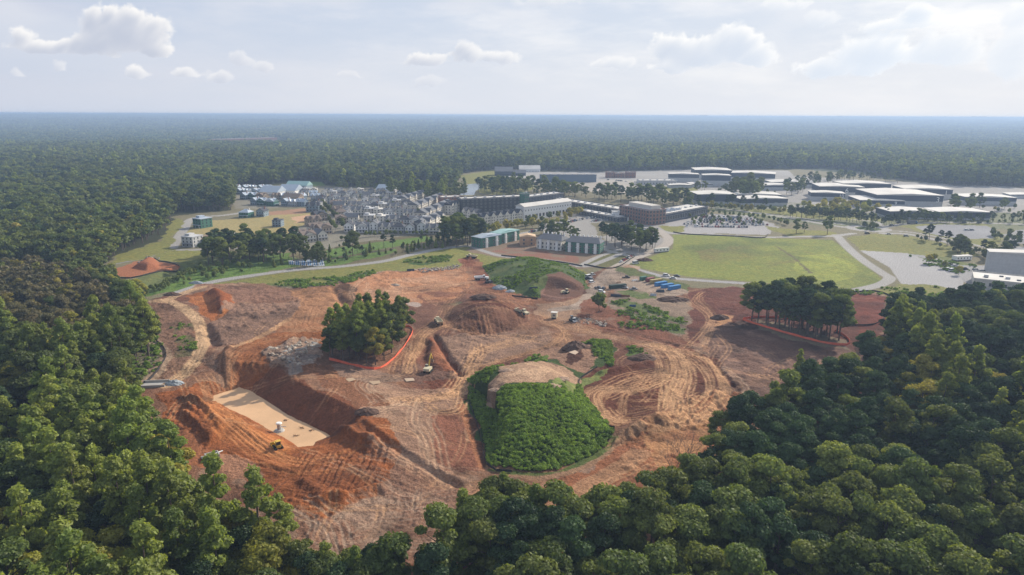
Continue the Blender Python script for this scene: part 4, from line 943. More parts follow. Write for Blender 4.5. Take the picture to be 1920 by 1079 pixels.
# a few more right at the edges of the woods, slimmer and leaning into the light
kn = species(Pn[:, 0], Pn[:, 1]); zn = height(Pn[:, 0], Pn[:, 1]); dn = np.hypot(Pn[:, 0], Pn[:, 1])
sn = .78 + .42 * r.random(len(Pn)); sn[kn == 'pine'] *= .93
shr = pip(Pn[:, 0], Pn[:, 1], PX([(-80,520),(200,500),(262,560),(290,600),(240,640),(-80,640)])); sn[shr] *= .72
gapm = fbm(Pn[:, 0], Pn[:, 1], 20, 777, 2) > .27
Pn, kn, zn, dn, sn = Pn[gapm], kn[gapm], zn[gapm], dn[gapm], sn[gapm]
order = np.argsort(dn)
LAB = {
 'pine': ('pine_tree', 'pine', {'right': 'dark rounded pine of the dense wood south-east of the building site', 'left': 'dark pine standing among the leafy trees west of the building site'}),
 'broad': ('broadleaf_tree', 'tree', {'right': 'dark green leafy tree among the pines south-east of the building site', 'left': 'green leafy tree of the wood on the west side of the building site'}),
 'poplar': ('poplar_tree', 'tree', {'right': 'bright green tall tree in the strip of lighter wood among dark pines', 'left': 'tall slender light green tree of the wood on the west side'}),
 'gold': ('yellowing_tree', 'tree', {'right': 'yellowish leafy tree among the dark pines of the south-east wood', 'left': 'yellow-green turning tree in the wood on the west side'}),
 'olive': ('olive_brown_tree', 'tree', {'right': 'dull olive brown tree of the south-east wood', 'left': 'dull olive brown tree of the low wood beyond the creek'}),
 'cone': ('conical_tree', 'tree', {'right': 'pointed light green tree at the edge of the pine wood', 'left': 'pointed tree'})}
def plant(kd, x, y, z, s, rz, label, group, var=None, name=None, cat=None):
    v = RND.randrange(NVAR[kd]) if var is None else var
    nm, ct, _ = LAB[kd]
    e = empty(name or nm, (x, y, z), rz, label=label, cat=cat or ct, group=group); e.scale = (s, s, s * RND.uniform(.92, 1.1))
    link('trunk', HI[kd][v][1], e); link('crown', HI[kd][v][0], e); return e
cnt = {k: 0 for k in HGT}; CAPS = {'pine': 240, 'broad': 190, 'poplar': 240, 'gold': 60, 'olive': 60, 'cone': 10}
rest = []
def inview(x, y, z):
    v = Vector((x, y, z + 14)) - cam.location; d = v.dot(fwd)
    return d > 0 and abs(v.dot(right) / d * F) < 985 and v.dot(up) / d * F > -560
for i in order:
    x, y = Pn[i]; kd = kn[i]
    if cnt[kd] < CAPS[kd] and inview(x, y, zn[i]):
        cnt[kd] += 1; side = 'right' if x > 10 else 'left'; far_ = dn[i]
        if side == 'right': where = 'along the near edge of the picture below the green hill' if x < 75 else ('by the brown field below the fenced grove' if far_ > 300 else ('in the heart of the south-east wood' if far_ > 200 else 'in the nearest corner of the south-east wood'))
        else: where = 'between pond and picture edge' if x > -70 else ('beside the haul road bend' if far_ > 290 else ('west of the muddy pond' if far_ > 190 else 'in the nearest corner of the west wood'))
        look = {'pine': 'dark rounded pine', 'broad': 'leafy green tree', 'poplar': 'tall slender light green tree', 'gold': 'yellow-green turning tree', 'olive': 'dull olive brown tree', 'cone': 'pointed tree'}[kd]
        plant(kd, x, y, zn[i], sn[i], r.random() * 6.28, look + ' ' + where, ('%s trees of the %s wood' % (kd, 'south-east' if side == 'right' else 'west')))
    else: rest.append(i)
for q_ in range(11):
    px_ = 562 + q_ * 15; x, y = G(px_, 1026 + (q_ % 3) * 14, 16.5); plant(['broad', 'pine', 'broad', 'poplar'][q_ % 4], x, y, hz(x, y), .82 if q_ % 4 != 3 else .66, q_ * 1.7, 'leafy tree closing the gap between the west wood and the trees below the hill', 'trees closing the gap at the near edge')
for q_, (px_, py_, k_) in enumerate([(868, 925, 'poplar'), (885, 935, 'broad'), (915, 893, 'broad'), (945, 884, 'poplar'), (968, 892, 'broad'), (990, 905, 'broad'), (1005, 925, 'poplar'), (930, 940, 'broad'), (960, 950, 'broad'), (900, 965, 'broad'), (985, 960, 'pine')]):
    x, y = G(px_, py_, 20.5); plant(k_, x, y, hz(x, y), 1.0 if k_ != 'poplar' else .8, q_ * 1.3, 'leafy light green tree of the tall group just below the big green hill', 'tall group below the green hill')
rest = np.array(rest)
KEYS = [(k, v) for k in HGT for v in range(NVAR[k])]
def pickidx(kinds):
    base = {}; c = 0
    for k in HGT: base[k] = c; c += NVAR[k]
    return np.array([base[k] + RND.randrange(NVAR[k]) for k in kinds])
allhi = [meshcopy_joined('wood_' + k, HI[k][v][0], HI[k][v][1]) for k, v in KEYS]
allmid = [SRC[k, 'mid'][v] for k, v in KEYS]; alllow = [SRC[k, 'low'][v] for k, v in KEYS]
def woods(name, idx, P, k, z, s, meshes, label):
    if len(idx) == 0: return
    scatter(name, np.stack([P[idx, 0], P[idx, 1], z[idx]], 1), meshes, pickidx(k[idx]), s[idx], r.random(len(idx)) * 6.28, label)
woods('near_woods', rest[dn[rest] < 420], Pn, kn, zn, sn, allhi, 'rest of the dense wood round the building site')
woods('middle_woods', rest[dn[rest] >= 420], Pn, kn, zn, sn, allmid, 'dense woods beyond the creek and beside the meadow')
P2 = keep_woods(forest_points(620, 1300, 8.0)); k2 = species(P2[:, 0], P2[:, 1]); z2 = height(P2[:, 0], P2[:, 1]); s2 = (.62 + .62 * r.random(len(P2)))
woods('village_edge_woods', np.arange(len(P2)), P2, k2, z2, s2, allmid, 'deep green woods round the back of the village')
P3 = keep_woods(forest_points(1300, 2600, 9.5)); k3 = species(P3[:, 0], P3[:, 1]); z3 = height(P3[:, 0], P3[:, 1]); s3 = (.65 + .75 * r.random(len(P3)))
woods('distant_woods', np.arange(len(P3)), P3, k3, z3, s3, alllow, 'endless woods beyond the village and studio lots')
pts = []; Y = 2600.0
while Y < 16000:
    sp_ = max(40, Y * .014); w = Y * .82 + 100; xs = np.arange(-w, w, sp_) ; pts.append(np.stack([xs + (r.random(len(xs)) - .5) * sp_, np.full(len(xs), Y) + (r.random(len(xs)) - .5) * sp_], 1)); Y += sp_ * 1.0
P4 = keep_woods(np.concatenate(pts)); z4 = height(P4[:, 0], P4[:, 1]); d4 = P4[:, 1]
scatter('horizon_woods', np.stack([P4[:, 0], P4[:, 1], z4 - 2], 1), PATCH, r.integers(0, 5, len(P4)), np.maximum(1, .9 * np.maximum(40, d4 * .014) / 42) * (.8 + .4 * r.random(len(P4))), r.random(len(P4)) * 6.28, 'blue hazy woodland rolling away to the horizon')
print('TREES', cnt, len(rest), len(P2), len(P3), len(P4))

# ------------------------------------------------------------------ air
hb = MB(); zmin = float(min(hh.min(), -8)) - 1.5; zmax = max(HCAM, float(hh.max()) + 30) + 4
hb.box(-44000, 44000, -3000, 46000, zmin, zmax); hm = bpy.data.materials.new('haze'); hm.use_nodes = True; t = hm.node_tree; t.nodes.clear(); n = NT(t)
pv = n.n('ShaderNodeVolumePrincipled'); pv.inputs['Density'].default_value = 1 / 5700; pv.inputs['Color'].default_value = (.50, .67, .93, 1); pv.inputs['Anisotropy'].default_value = .2
n.link(pv.outputs[0], n.n('ShaderNodeOutputMaterial').inputs['Volume'])
tag(hb.build('haze', hm), kind='stuff')
# ------------------------------------------------------------------ materials of the buildings
M = {
 'white': mat('white_siding', (.80, .79, .76), .7), 'cream': mat('cream_siding', (.70, .66, .58), .8), 'grey': mat('grey_siding', (.48, .48, .47), .8), 'tan': mat('tan_siding', (.42, .34, .26), .8),
 'blue': mat('blue_grey_siding', (.22, .28, .33), .8), 'green': mat('green_sheathing', (.055, .16, .115), .7), 'teal': mat('teal_membrane', (.12, .42, .40), .6), 'wood': mat('raw_timber', (.52, .32, .19), .85),
 'brick': mat('red_brick', (.24, .115, .085), .9, scale=2), 'black': mat('black_cladding', (.04, .042, .05), .6), 'char': mat('charcoal_cladding', (.055, .068, .095), .7), 'studio': mat('studio_wall', (.46, .46, .45), .8),
 'stone': mat('pale_stone', (.55, .51, .45), .85), 'conc': mat('concrete', (.45, .43, .40), .9), 'steel': mat('galvanised_steel', (.5, .52, .54), .4, .6),
 'glass': mat('window_glass', (.035, .045, .055), .12, spec=.6, vary=.3, scale=.3),
 'rshingle': mat('grey_shingles', (.15, .155, .17), .9), 'rdark': mat('dark_shingles', (.06, .065, .08), .85), 'rmetal': mat('pale_metal_roof', (.42, .48, .55), .45), 'rbrown': mat('brown_shingles', (.22, .17, .14), .9),
 'rwhite': mat('white_membrane_roof', (.62, .59, .54), .85, vary=.15, scale=.06), 'rteal': mat('teal_roof_membrane', (.30, .47, .45), .6), 'rtan': mat('plywood_deck', (.60, .42, .26), .8), 'rgrey': mat('light_grey_roof', (.50, .50, .50), .7),
 'screen': mat('blue_grey_screen', (.13, .17, .22), .8),
}
def frame_of(p0, p1):
    """origin and turn of a box whose front runs from p0 to p1 (front faces the viewer's side)"""
    dx, dy = p1[0] - p0[0], p1[1] - p0[1]; return math.hypot(dx, dy), math.atan2(dy, dx)
def pxscale(px, py): 
    x, y = G(px, py); v = Vector((x, y, 0)) - cam.location; return F / v.dot(fwd)
def slab(x0, x1, y0, y1, z0, z1): return MB().box(x0, x1, y0, y1, z0, z1)
def window_object(parent, w, h, x, y, z, face, me_cache={}):
    """one window: a dark pane set in a proud pale frame, shared mesh; face 0 front (-y), 1 right (+x), 2 left (-x)"""
    k = (round(w, 2), round(h, 2))
    if k not in me_cache:
        mb = MB(); mb.mi = 0; t = .12
        mb.box(-w / 2 - t, w / 2 + t, -.07, 0, -t, 0); mb.box(-w / 2 - t, w / 2 + t, -.07, 0, h, h + t); mb.box(-w / 2 - t, -w / 2, -.07, 0, 0, h); mb.box(w / 2, w / 2 + t, -.07, 0, 0, h); mb.box(-.05, .05, -.06, 0, 0, h)
        mb.mi = 1; mb.box(-w / 2, w / 2, -.035, 0, 0, h); me_cache[k] = mb.mesh('window', [M['conc'], M['glass']])
    o = link('window', me_cache[k], parent); o.location = (x, y, z); o.rotation_euler.z = (0, math.pi / 2, -math.pi / 2)[face]; return o

# ---- village houses
def house_proto(kind, wall, roof, seed):
    r = random.Random(seed)
    w, d, h = {'gable': (9, 13, 6.4), 'wide': (13, 10, 6.2), 'cross': (12, 12, 6.4), 'flat': (11, 12, 8.2), 'tall': (8, 12, 8.4), 'hip': (12, 12, 6.2)}[kind]
    e = empty('house', (0, 0, 0))
    MB().box(-w / 2, w / 2, 0, d, 0, h).build('wall', M[wall], e)
    rb = MB(); o = .5; p = w * .42 if kind in ('gable', 'tall') else 3.4
    if kind in ('gable', 'tall', 'cross'):
        rb.sideprism([(-w / 2 - o, h - .25), (-w / 2 - o, h), (0, h + p), (w / 2 + o, h), (w / 2 + o, h - .25), (0, h + p - .3)], -o, d + o)
        MB().sideprism([(-w / 2, h), (0, h + p - .32), (w / 2, h)], .02, d - .02).build('gable', M[wall], e)
    if kind == 'wide' or kind == 'cross':
        q = 3.6; vs = []
        z0 = h + (.002 if kind == 'wide' else .1); m_ = d / 2
        rb.add([(-w / 2 - o, -o, z0), (w / 2 + o, -o, z0), (w / 2 + o, d + o, z0), (-w / 2 - o, d + o, z0), (-w / 2 - o, m_, h + q), (w / 2 + o, m_, h + q)], [(0, 1, 5, 4), (2, 3, 4, 5), (0, 4, 3), (1, 2, 5), (3, 2, 1, 0)])
    if kind == 'wide':      # two street dormers
        for sx in (-3.4, 3.4): rb.sideprism([(sx - 1.9, h + .1), (sx, h + 3.2), (sx + 1.9, h + .1)], -.5, d / 2)
        MB().sideprism([(-5.1, h + .05), (-3.4, h + 2.7), (-1.7, h + .05)], -.62, -.5).build('dormer', M[wall], e); MB().sideprism([(1.7, h + .05), (3.4, h + 2.7), (5.1, h + .05)], -.62, -.5).build('dormer', M[wall], e)
    if kind == 'hip': rb.add([(-w / 2 - o, -o, h), (w / 2 + o, -o, h), (w / 2 + o, d + o, h), (-w / 2 - o, d + o, h), (-1.5, d / 2, h + 3.4), (1.5, d / 2, h + 3.4)], [(0, 1, 5, 4), (2, 3, 4, 5), (0, 4, 3), (1, 2, 5), (3, 2, 1, 0)])
    if kind == 'flat': rb.box(-w / 2 - .3, w / 2 + .3, -.3, d + .3, h, h + .45).box(-w / 2 + 1, 0, 3, d - 3, h + .45, h + 2.2)
    rb.build('roof', M[roof], e)
    if kind != 'flat': MB().box(w * .22, w * .22 + .9, d * .55, d * .55 + 1.1, h, h + p + 1.0).build('chimney', M['brick' if r.random() < .5 else 'stone'], e)
    MB().box(-w / 2 + .4, w / 2 - .4, -1.9, -.02, 2.7, 2.95).box(-w / 2 + .5, -w / 2 + .75, -1.85, -1.6, 0, 2.7).box(w / 2 - .75, w / 2 - .5, -1.85, -1.6, 0, 2.7).box(-.12, .12, -1.85, -1.6, 0, 2.7).build('porch', M['rshingle' if roof != 'rmetal' else 'rmetal'], e)
    wb = MB(); n = max(2, int(w / 3))
    for z in ([.9, 3.9] if h < 8 else [.9, 3.6, 6.2]):
        for i in range(n): x = -w / 2 + w * (i + .5) / n; wb.box(x - .55, x + .55, -.04, .05, z, z + 1.6)
        for s in (-1, 1):
            for i in range(3): y = d * (i + .5) / 3; wb.box(min(s * w / 2, s * (w / 2 + .04)), max(s * w / 2, s * (w / 2 + .04)), y - .55, y + .55, z, z + 1.6)
    tag(wb.build('window_panes', M['glass'], e), kind='stuff')
    return e
HP = {}
HK = [('gable', 'white', 'rdark'), ('gable', 'cream', 'rshingle'), ('cross', 'white', 'rshingle'), ('wide', 'cream', 'rshingle'), ('hip', 'grey', 'rdark'), ('wide', 'tan', 'rbrown'), ('flat', 'stone', 'rgrey'), ('tall', 'white', 'rshingle'),
      ('gable', 'blue', 'rmetal'), ('cross', 'green', 'rmetal'), ('wide', 'grey', 'rmetal'), ('flat', 'cream', 'rwhite'), ('cross', 'tan', 'rbrown'), ('tall', 'grey', 'rdark')]
LOOK = {'white': 'white', 'cream': 'cream', 'grey': 'grey', 'tan': 'tan', 'blue': 'blue-grey', 'green': 'unfinished green', 'stone': 'stone coloured'}
RL = {'rdark': 'dark roof', 'rshingle': 'grey shingle roof', 'rbrown': 'brown roof', 'rgrey': 'flat grey roof', 'rmetal': 'pale metal roof', 'rwhite': 'flat white roof', 'rteal': 'teal roof', 'rtan': 'bare plywood roof'}
USED = {}
def house(spec, px, py, turn, label, sc=1.0, group='houses of the village'):
    k = tuple(spec); x, y = G(px, py)
    if k not in HP: HP[k] = house_proto(*k, seed=len(HP)); e = HP[k]
    else: e = copy_tree(HP[k])
    e.location = (x, y, 0); e.rotation_euler.z = turn; e.scale = (sc, sc, sc)
    tag(e, label, 'house', group); return e
KN = {'gable': 'gabled', 'cross': 'cross-gabled', 'wide': 'dormered', 'hip': 'hip-roofed', 'flat': 'flat-topped', 'tall': 'narrow tall'}
ROWS = [
 ('front row facing the park lawn', (655, 436), (812, 440), 8, [0, 2, 7, 3, 4, 0, 7, 3], .02, 1.0),
 ('second row from the park', (650, 417), (800, 426), 8, [7, 1, 6, 11, 3, 4, 2, 6], .02, 1.0),
 ('third row from the park', (632, 403), (790, 411), 9, [5, 2, 3, 6, 11, 2, 13, 3, 1], .05, 1.0),
 ('fourth row from the park', (628, 392), (775, 399), 9, [12, 1, 3, 2, 4, 6, 3, 1, 13], .1, 1.0),
 ('middle row of the village', (600, 383), (765, 389), 9, [4, 13, 3, 1, 7, 2, 3, 6, 4, 1, 2], .15, .95),
 ('row behind the village middle', (592, 375.5), (760, 380), 10, [10, 4, 2, 1, 13, 3, 6, 1, 3, 2, 4, 7], .2, .9),
 ('second row from the village back', (570, 368.5), (750, 372), 11, [3, 10, 1, 6, 4, 2, 13, 1, 3, 6, 7, 1, 2, 4], .2, .85),
 ('back row of the village', (556, 362), (735, 364.5), 10, [10, 6, 11, 3, 2, 1, 11, 4, 3, 1, 6, 2, 10, 3], .2, .8),
 ('unfinished western cluster of the village', (475, 385), (590, 388), 9, [8, 9, 0, 9, 8, 10, 9, 8, 4], -.3, .9),
 ('west cluster behind the bare red lots', (456, 374), (560, 376), 8, [8, 9, 5, 12, 5, 10, 9, 8], -.35, .9),
 ('west cluster with pale roofs', (446, 365), (505, 366), 5, [8, 10, 8, 9, 8], -.35, .85),
 ('pale-roofed row by the west woods', (440, 358), (500, 357), 5, [8, 8, 10, 8, 9], -.35, .8),
 ('row east of the tree-lined street', (800, 412), (800, 412), 1, [3], .3, 1.0)]
for rn, a, b, n_, ks, tn, sc in ROWS:
    for i in range(n_):
        t_ = i / max(1, n_ - 1); px = a[0] + (b[0] - a[0]) * t_ + RND.uniform(-1.5, 1.5); py = a[1] + (b[1] - a[1]) * t_ + RND.uniform(-.5, .5)
        sp_ = HK[ks[i % len(ks)]]
        lab = '%s %s house, %s from west in the %s' % (LOOK[sp_[1]], KN[sp_[0]], ORD[i], rn) if n_ > 1 else '%s house beside the tree-lined street' % LOOK[sp_[1]]
        house(sp_, px, py, tn + RND.choice([0, 0, 0, 0, 0, math.pi / 2]) * (sp_[0] not in ('wide',)) + RND.uniform(-.06, .06), lab, sc)
for sp_, px, py, tn, sc, lab in [
 (('flat', 'green', 'rmetal'), 370, 428, -.5, 1.1, 'green sheathed block beside the west lane above the dry field'), (('flat', 'grey', 'rgrey'), 352, 464, -.3, 1.05, 'grey box house on the corner of the west lane'),
 (('hip', 'green', 'rtan'), 381, 461, -.3, .9, 'unfinished green house with bare plywood roof below the dry field'), (('gable', 'blue', 'rmetal'), 404, 461, -.3, .95, 'blue-grey house with pale metal gables below the dry field'),
 (('gable', 'green', 'rdark'), 426, 461, -.3, .95, 'dark-roofed green house next to the dark trees'), (('wide', 'grey', 'rdark'), 452, 460, -.3, .9, 'grey dormered house half hidden by the dark trees'),
 (('flat', 'blue', 'rdark'), 519, 426, 0, .8, 'small dark box building alone on the dry field'), (('hip', 'green', 'rmetal'), 457, 409, -.2, .95, 'green house with pale metal roof at the far edge of the dry field'),
 (('gable', 'blue', 'rdark'), 488, 407, -.1, .95, 'blue-grey house with dark gable at the far edge of the dry field'), (('wide', 'blue', 'rdark'), 586, 398, .1, 1.1, 'large blue house with dark roof on the street corner'),
 (('cross', 'tan', 'rbrown'), 640, 420, .3, .9, 'tan cross-gabled house beside the tree-lined street'), (('hip', 'tan', 'rbrown'), 640, 407, .3, .9, 'tan hip-roofed house beside the tree-lined street'),
 (('wide', 'cream', 'rbrown'), 566, 452, .75, 1.0, 'cream dormered house at the bottom of the brown-roofed diagonal row'), (('cross', 'cream', 'rbrown'), 582, 455, .75, 1.0, 'cream cross-gabled house second up the brown-roofed diagonal row'),
 (('gable', 'cream', 'rshingle'), 606, 452, .75, 1.0, 'cream gabled house at the street end of the diagonal row'), (('wide', 'cream', 'rbrown'), 596, 438, .75, 1.0, 'cream dormered house in the middle of the diagonal row'),
 (('cross', 'tan', 'rbrown'), 612, 440, .75, 1.0, 'tan cross-gabled house in the middle of the diagonal row'), (('wide', 'tan', 'rbrown'), 592, 424, .75, 1.05, 'tan dormered house at the top of the diagonal row by the field'),
 (('cross', 'tan', 'rdark'), 604, 415, .75, 1.05, 'tan dark-roofed house above the diagonal row')]:
    house(sp_, px, py, tn, lab, sc)

# ---- long terraces with many gables
def terrace(name, p0, p1, depth, h, n_g, wall, roof, label, gable_wall=None, rise=3.6, group=None, storeys=3):
    L, a = frame_of(G(*p0), G(*p1)); x, y = G(*p0); e = empty(name, (x, y, 0), a, label=label, cat='terrace', group=group)
    MB().box(0, L, 0, depth, 0, h).build('wall', M[wall], e); rb = MB(); o = .5; m_ = depth / 2
    rb.add([(-o, -o, h), (L + o, -o, h), (L + o, depth + o, h), (-o, depth + o, h), (-o, m_, h + rise), (L + o, m_, h + rise)], [(0, 1, 5, 4), (2, 3, 4, 5), (0, 4, 3), (1, 2, 5), (3, 2, 1, 0)])
    rb.build('roof', M[roof], e)
    for i in range(n_g):
        cx = L * (i + .5) / n_g; g_ = min(3.0, L / n_g * .4)
        MB().box(cx - g_, cx + g_, -.9, -.01, 0, h).sideprism([(cx - g_, h + .01), (cx, h + g_ * 1.15), (cx + g_, h + .01)], -.9, -.012).build('gable', M[gable_wall or wall], e)
        MB().sideprism([(cx - g_ - .4, h - .1), (cx - g_ - .4, h + .2), (cx, h + g_ * 1.15 + .55), (cx + g_ + .4, h + .2), (cx + g_ + .4, h - .1), (cx, h + g_ * 1.15 + .2)], -1.2, m_).build('gable_roof', M[roof], e)
    wb = MB(); nn = int(L / 2.6)
    for k in range(storeys):
        z = .9 + k * (h - .6) / storeys
        for i in range(nn):
            x_ = L * (i + .5) / nn; ing = any(abs(x_ - L * (j + .5) / n_g) < min(3.0, L / n_g * .4) - .5 for j in range(n_g)); y_ = -.95 if ing else -.05
            wb.box(x_ - .5, x_ + .5, y_, y_ + .08, z, z + 1.5)
        for s, xs in ((0, (-.05, .03)), (1, (L - .03, L + .05))):
            for i in range(3): yy_ = depth * (i + .5) / 3; wb.box(xs[0], xs[1], yy_ - .5, yy_ + .5, z, z + 1.5)
    tag(wb.build('window_panes', M['glass'], e), kind='stuff'); return e
TG = 'terraces at the east end of the village'
terrace('terraced_houses', (763, 386), (806, 372), 14, 9, 4, 'stone', 'rshingle', 'far terrace with long grey roof at the east end of the village', group=TG)
terrace('terraced_houses', (785, 400), (835, 380), 14, 9, 4, 'stone', 'rshingle', 'grey-roofed terrace between the far terrace and the dark block', group=TG)
terrace('terraced_houses', (800, 416), (850, 393), 14, 9, 4, 'stone', 'rshingle', 'grey-roofed terrace behind the tall dark tree clump', group=TG)
terrace('terraced_houses', (800, 436), (835, 418), 14, 9, 3, 'cream', 'rshingle', 'grey-roofed terrace nearest the park at the village corner', group=TG)
terrace('terraced_houses', (905, 424), (981, 414), 12, 9, 6, 'cream', 'rdark', 'cream terrace with six gables below the long white hall', group=TG)
terrace('terraced_houses', (846, 402), (862, 398), 12, 10, 3, 'cream', 'rdark', 'short cream gabled terrace at the left end of the dark apartment block', group=TG)
terrace('terraced_houses', (866, 410), (895, 416), 12, 9, 3, 'cream', 'rdark', 'cream terrace between tree clump and dark apartment block', group=TG)
def long_roof(p0, p1, depth, h, wall, roof, label):
    L, a = frame_of(G(*p0), G(*p1)); x, y = G(*p0); e = empty('long_house', (x, y, 0), a, label=label, cat='building')
    MB().box(0, L, 0, depth, 0, h).build('wall', M[wall], e); m_ = depth / 2
    MB().add([(-.5, -.5, h), (L + .5, -.5, h), (L + .5, depth + .5, h), (-.5, depth + .5, h), (-.5, m_, h + depth * .3), (L + .5, m_, h + depth * .3)], [(0, 1, 5, 4), (2, 3, 4, 5), (0, 4, 3), (1, 2, 5), (3, 2, 1, 0)]).build('roof', M[roof], e)
    wb = MB()
    for i in range(int(L / 3)): wb.box(1 + i * 3, 2.2 + i * 3, -.05, .03, 1, 2.6)
    tag(wb.build('window_panes', M['glass'], e), kind='stuff'); return e
long_roof((486, 367), (520, 368), 26, 5, 'white', 'rmetal', 'long low building with wide pale roof, west one of the pair in the village'); long_roof((521, 364), (553, 365), 26, 5, 'white', 'rmetal', 'long low building with wide pale roof, east one of the pair in the village')
long_roof((536, 354), (575, 355), 20, 5, 'blue', 'rteal', 'long teal-roofed building at the back edge of the village'); long_roof((705, 362), (732, 363), 22, 5, 'grey', 'rmetal', 'pale blue roofed building at the east back edge of the village')
long_roof((530, 378), (560, 379), 14, 6, 'tan', 'rbrown', 'long brown-roofed building west of the tree-lined street')

# ---- new townhouses in green sheathing by the site
def townhouse(p0, p1, depth, h, wall, roof, n_t, label, trim='white', flat=False, gabled=True):
    L, a = frame_of(G(*p0), G(*p1)); x, y = G(*p0); e = empty('townhouse_block', (x, y, 0), a, label=label, cat='building', group='townhouse blocks under construction')
    MB().box(0, L, 0, depth, 0, h).build('wall', M[wall], e); m_ = depth / 2
    if flat: MB().box(-.4, L + .4, -.4, depth + .4, h, h + .5).sideprism([(0, h + .5), (L * .5, h + 1.9), (L, h + .5)], 1, depth - 1).build('roof', M[roof], e)
    else: MB().add([(-.6, -.6, h), (L + .6, -.6, h), (L + .6, depth + .6, h), (-.6, depth + .6, h), (3, m_, h + 3.8), (L - 3, m_, h + 3.8)], [(0, 1, 5, 4), (2, 3, 4, 5), (0, 4, 3), (1, 2, 5), (3, 2, 1, 0)]).build('roof', M[roof], e)
    for i in range(n_t):
        cx = L * (i + .5) / n_t
        MB().box(cx - 1.1, cx + 1.1, -1.3, -.02, 0, h - .5).box(cx - 1.5, cx + 1.5, -1.5, -.02, h * .5, h * .5 + .3).build('stair_bay', M[trim], e)
    for i in range(n_t * 2):
        cx = L * (i + .5) / (n_t * 2)
        if abs((cx / (L / n_t)) % 1 - .5) < .12: continue
        for z in (1.0, 4.2, 7.0):
            if z + 1.8 < h: window_object(e, 1.3, 1.7, cx, 0, z, 0)
    for i in range(3):
        for z in (1.0, 4.2): window_object(e, 1.3, 1.7, L, depth * (i + .5) / 3, z, 1); window_object(e, 1.3, 1.7, 0, depth * (i + .5) / 3, z, 2)
    for i in range(n_t * 2): 
        if not flat: MB().box(L * (i + .5) / (n_t * 2) - .5, L * (i + .5) / (n_t * 2) + .5, m_ + 2, m_ + 2.9, h + 1, h + 4.8).build('chimney', M['white'], e)
    return e
townhouse((902, 466), (940, 459), 12, 8.5, 'green', 'rmetal', 2, 'green sheathed block with pale roof nearest the dirt track', flat=True)
townhouse((938, 458), (974, 450), 12, 8.8, 'green', 'rteal', 2, 'green sheathed block with bright teal roof', flat=True)
townhouse((975, 461), (1004, 461), 13, 7.5, 'wood', 'rtan', 1, 'bare timber frame block between the green and the grey-roofed ones', trim='wood', flat=True)
townhouse((1006, 466), (1052, 471), 15, 8.5, 'cream', 'rshingle', 3, 'block with grey shingle roof and white bays, beside the bare timber frame')
townhouse((1060, 472), (1124, 477), 15, 8.5, 'green', 'rshingle', 4, 'longest green sheathed block with grey roof and four white bays')

# ---- long buildings with real windows
def block(name, p0, p1, ytop, depth, wall, label, cat='building', rows=4, step=3.6, ww=1.8, wh=1.7, roof='rwhite', right_side=True, left_side=False, ridge=None, band=None, win=True, parapet=.7, hh_=None):
    L, a = frame_of(G(*p0), G(*p1)); x, y = G(*p0); h = hh_ or (p0[1] - ytop) / pxscale(*p0) * 1.02
    e = empty(name, (x, y, 0), a, label=label, cat=cat)
    MB().box(0, L, 0, depth, 0, h).build('wall', M[wall], e)
    if ridge: MB().add([(-.8, -.8, h), (L + .8, -.8, h), (L + .8, depth + .8, h), (-.8, depth + .8, h), (-.8, depth / 2, h + ridge), (L + .8, depth / 2, h + ridge)], [(0, 1, 5, 4), (2, 3, 4, 5), (0, 4, 3), (1, 2, 5), (3, 2, 1, 0)]).build('roof', M[roof], e)
    else: 
        MB().box(-.3, L + .3, -.3, depth + .3, h, h + .4).build('roof', M[roof], e)
        MB().box(-.3, L + .3, -.3, 0, h + .4, h + .4 + parapet).box(-.3, L + .3, depth, depth + .3, h + .4, h + .4 + parapet).box(-.3, 0, 0, depth, h + .4, h + .4 + parapet).box(L, L + .3, 0, depth, h + .4, h + .4 + parapet).build('parapet', M[wall], e)
        for i in range(max(1, int(L / 12))): MB().box(6 + i * 12, 8.5 + i * 12, depth * .4, depth * .4 + 2.5, h + .4, h + 1.8).build('roof_unit', M['rgrey'], e)
    if band: MB().box(.1, L - .1, -.12, -.005, h * band[0], h * band[1]).build('band', M[band[2]], e)
    if win:
        sh = h / rows
        for k in range(rows):
            z = k * sh + sh * .28
            n_ = int(L / step)
            for i in range(n_): window_object(e, ww, wh, L * (i + .5) / n_, 0, z, 0)
            n_ = int(depth / step)
            for i in range(n_):
                if right_side: window_object(e, ww, wh, L, depth * (i + .5) / n_, z, 1)
                if left_side: window_object(e, ww, wh, 0, depth * (i + .5) / n_, z, 2)
    return e, L, h
block('apartment_building', (866, 400), (985, 394), 375, 17, 'black', 'long black apartment block behind the cream gabled terraces', rows=4, step=5.0, ww=1.7)
block('apartment_building', (830, 390), (868, 388), 372, 17, 'brick', 'brick west end of the black apartment range', rows=4, step=5)
e, L, h = block('apartment_building', (992, 393), (1056, 384), 371, 16, 'char', 'dark apartment wing behind the white metal-roofed hall', rows=4, step=5)
block('stair_tower', (983, 396), (992, 395), 365, 9, 'green', 'pale green tower at the corner of the black apartment range', rows=5, step=3)
e, L, h = block('market_hall', (983, 415), (1071, 402), 389, 13, 'white', 'long white hall with sloping metal roof and a row of small windows', rows=1, win=False, ridge=3.0, roof='rwhite')
for i in range(18): window_object(e, 1.1, 1.4, L * (i + .5) / 18, 0, h * .68, 0)
for i in range(14): window_object(e, 3.0, 3.4, L * (i + .5) / 14, 0, h * .18, 0)
block('apartment_building', (1022, 384), (1160, 408), 372, 18, 'black', 'black apartment block running back from the brick office', rows=3, step=5.0, right_side=True, left_side=False)
block('apartment_building', (1082, 402), (1158, 417), 395, 14, 'char', 'low dark annex in front of the black apartment block', rows=2, step=5)
e, L, h = block('brick_office', (1161, 411), (1216, 423), 386, 22, 'brick', 'red brick four-storey office with large window bays', rows=4, step=4.4, ww=2.7, wh=2.6, roof='rgrey')
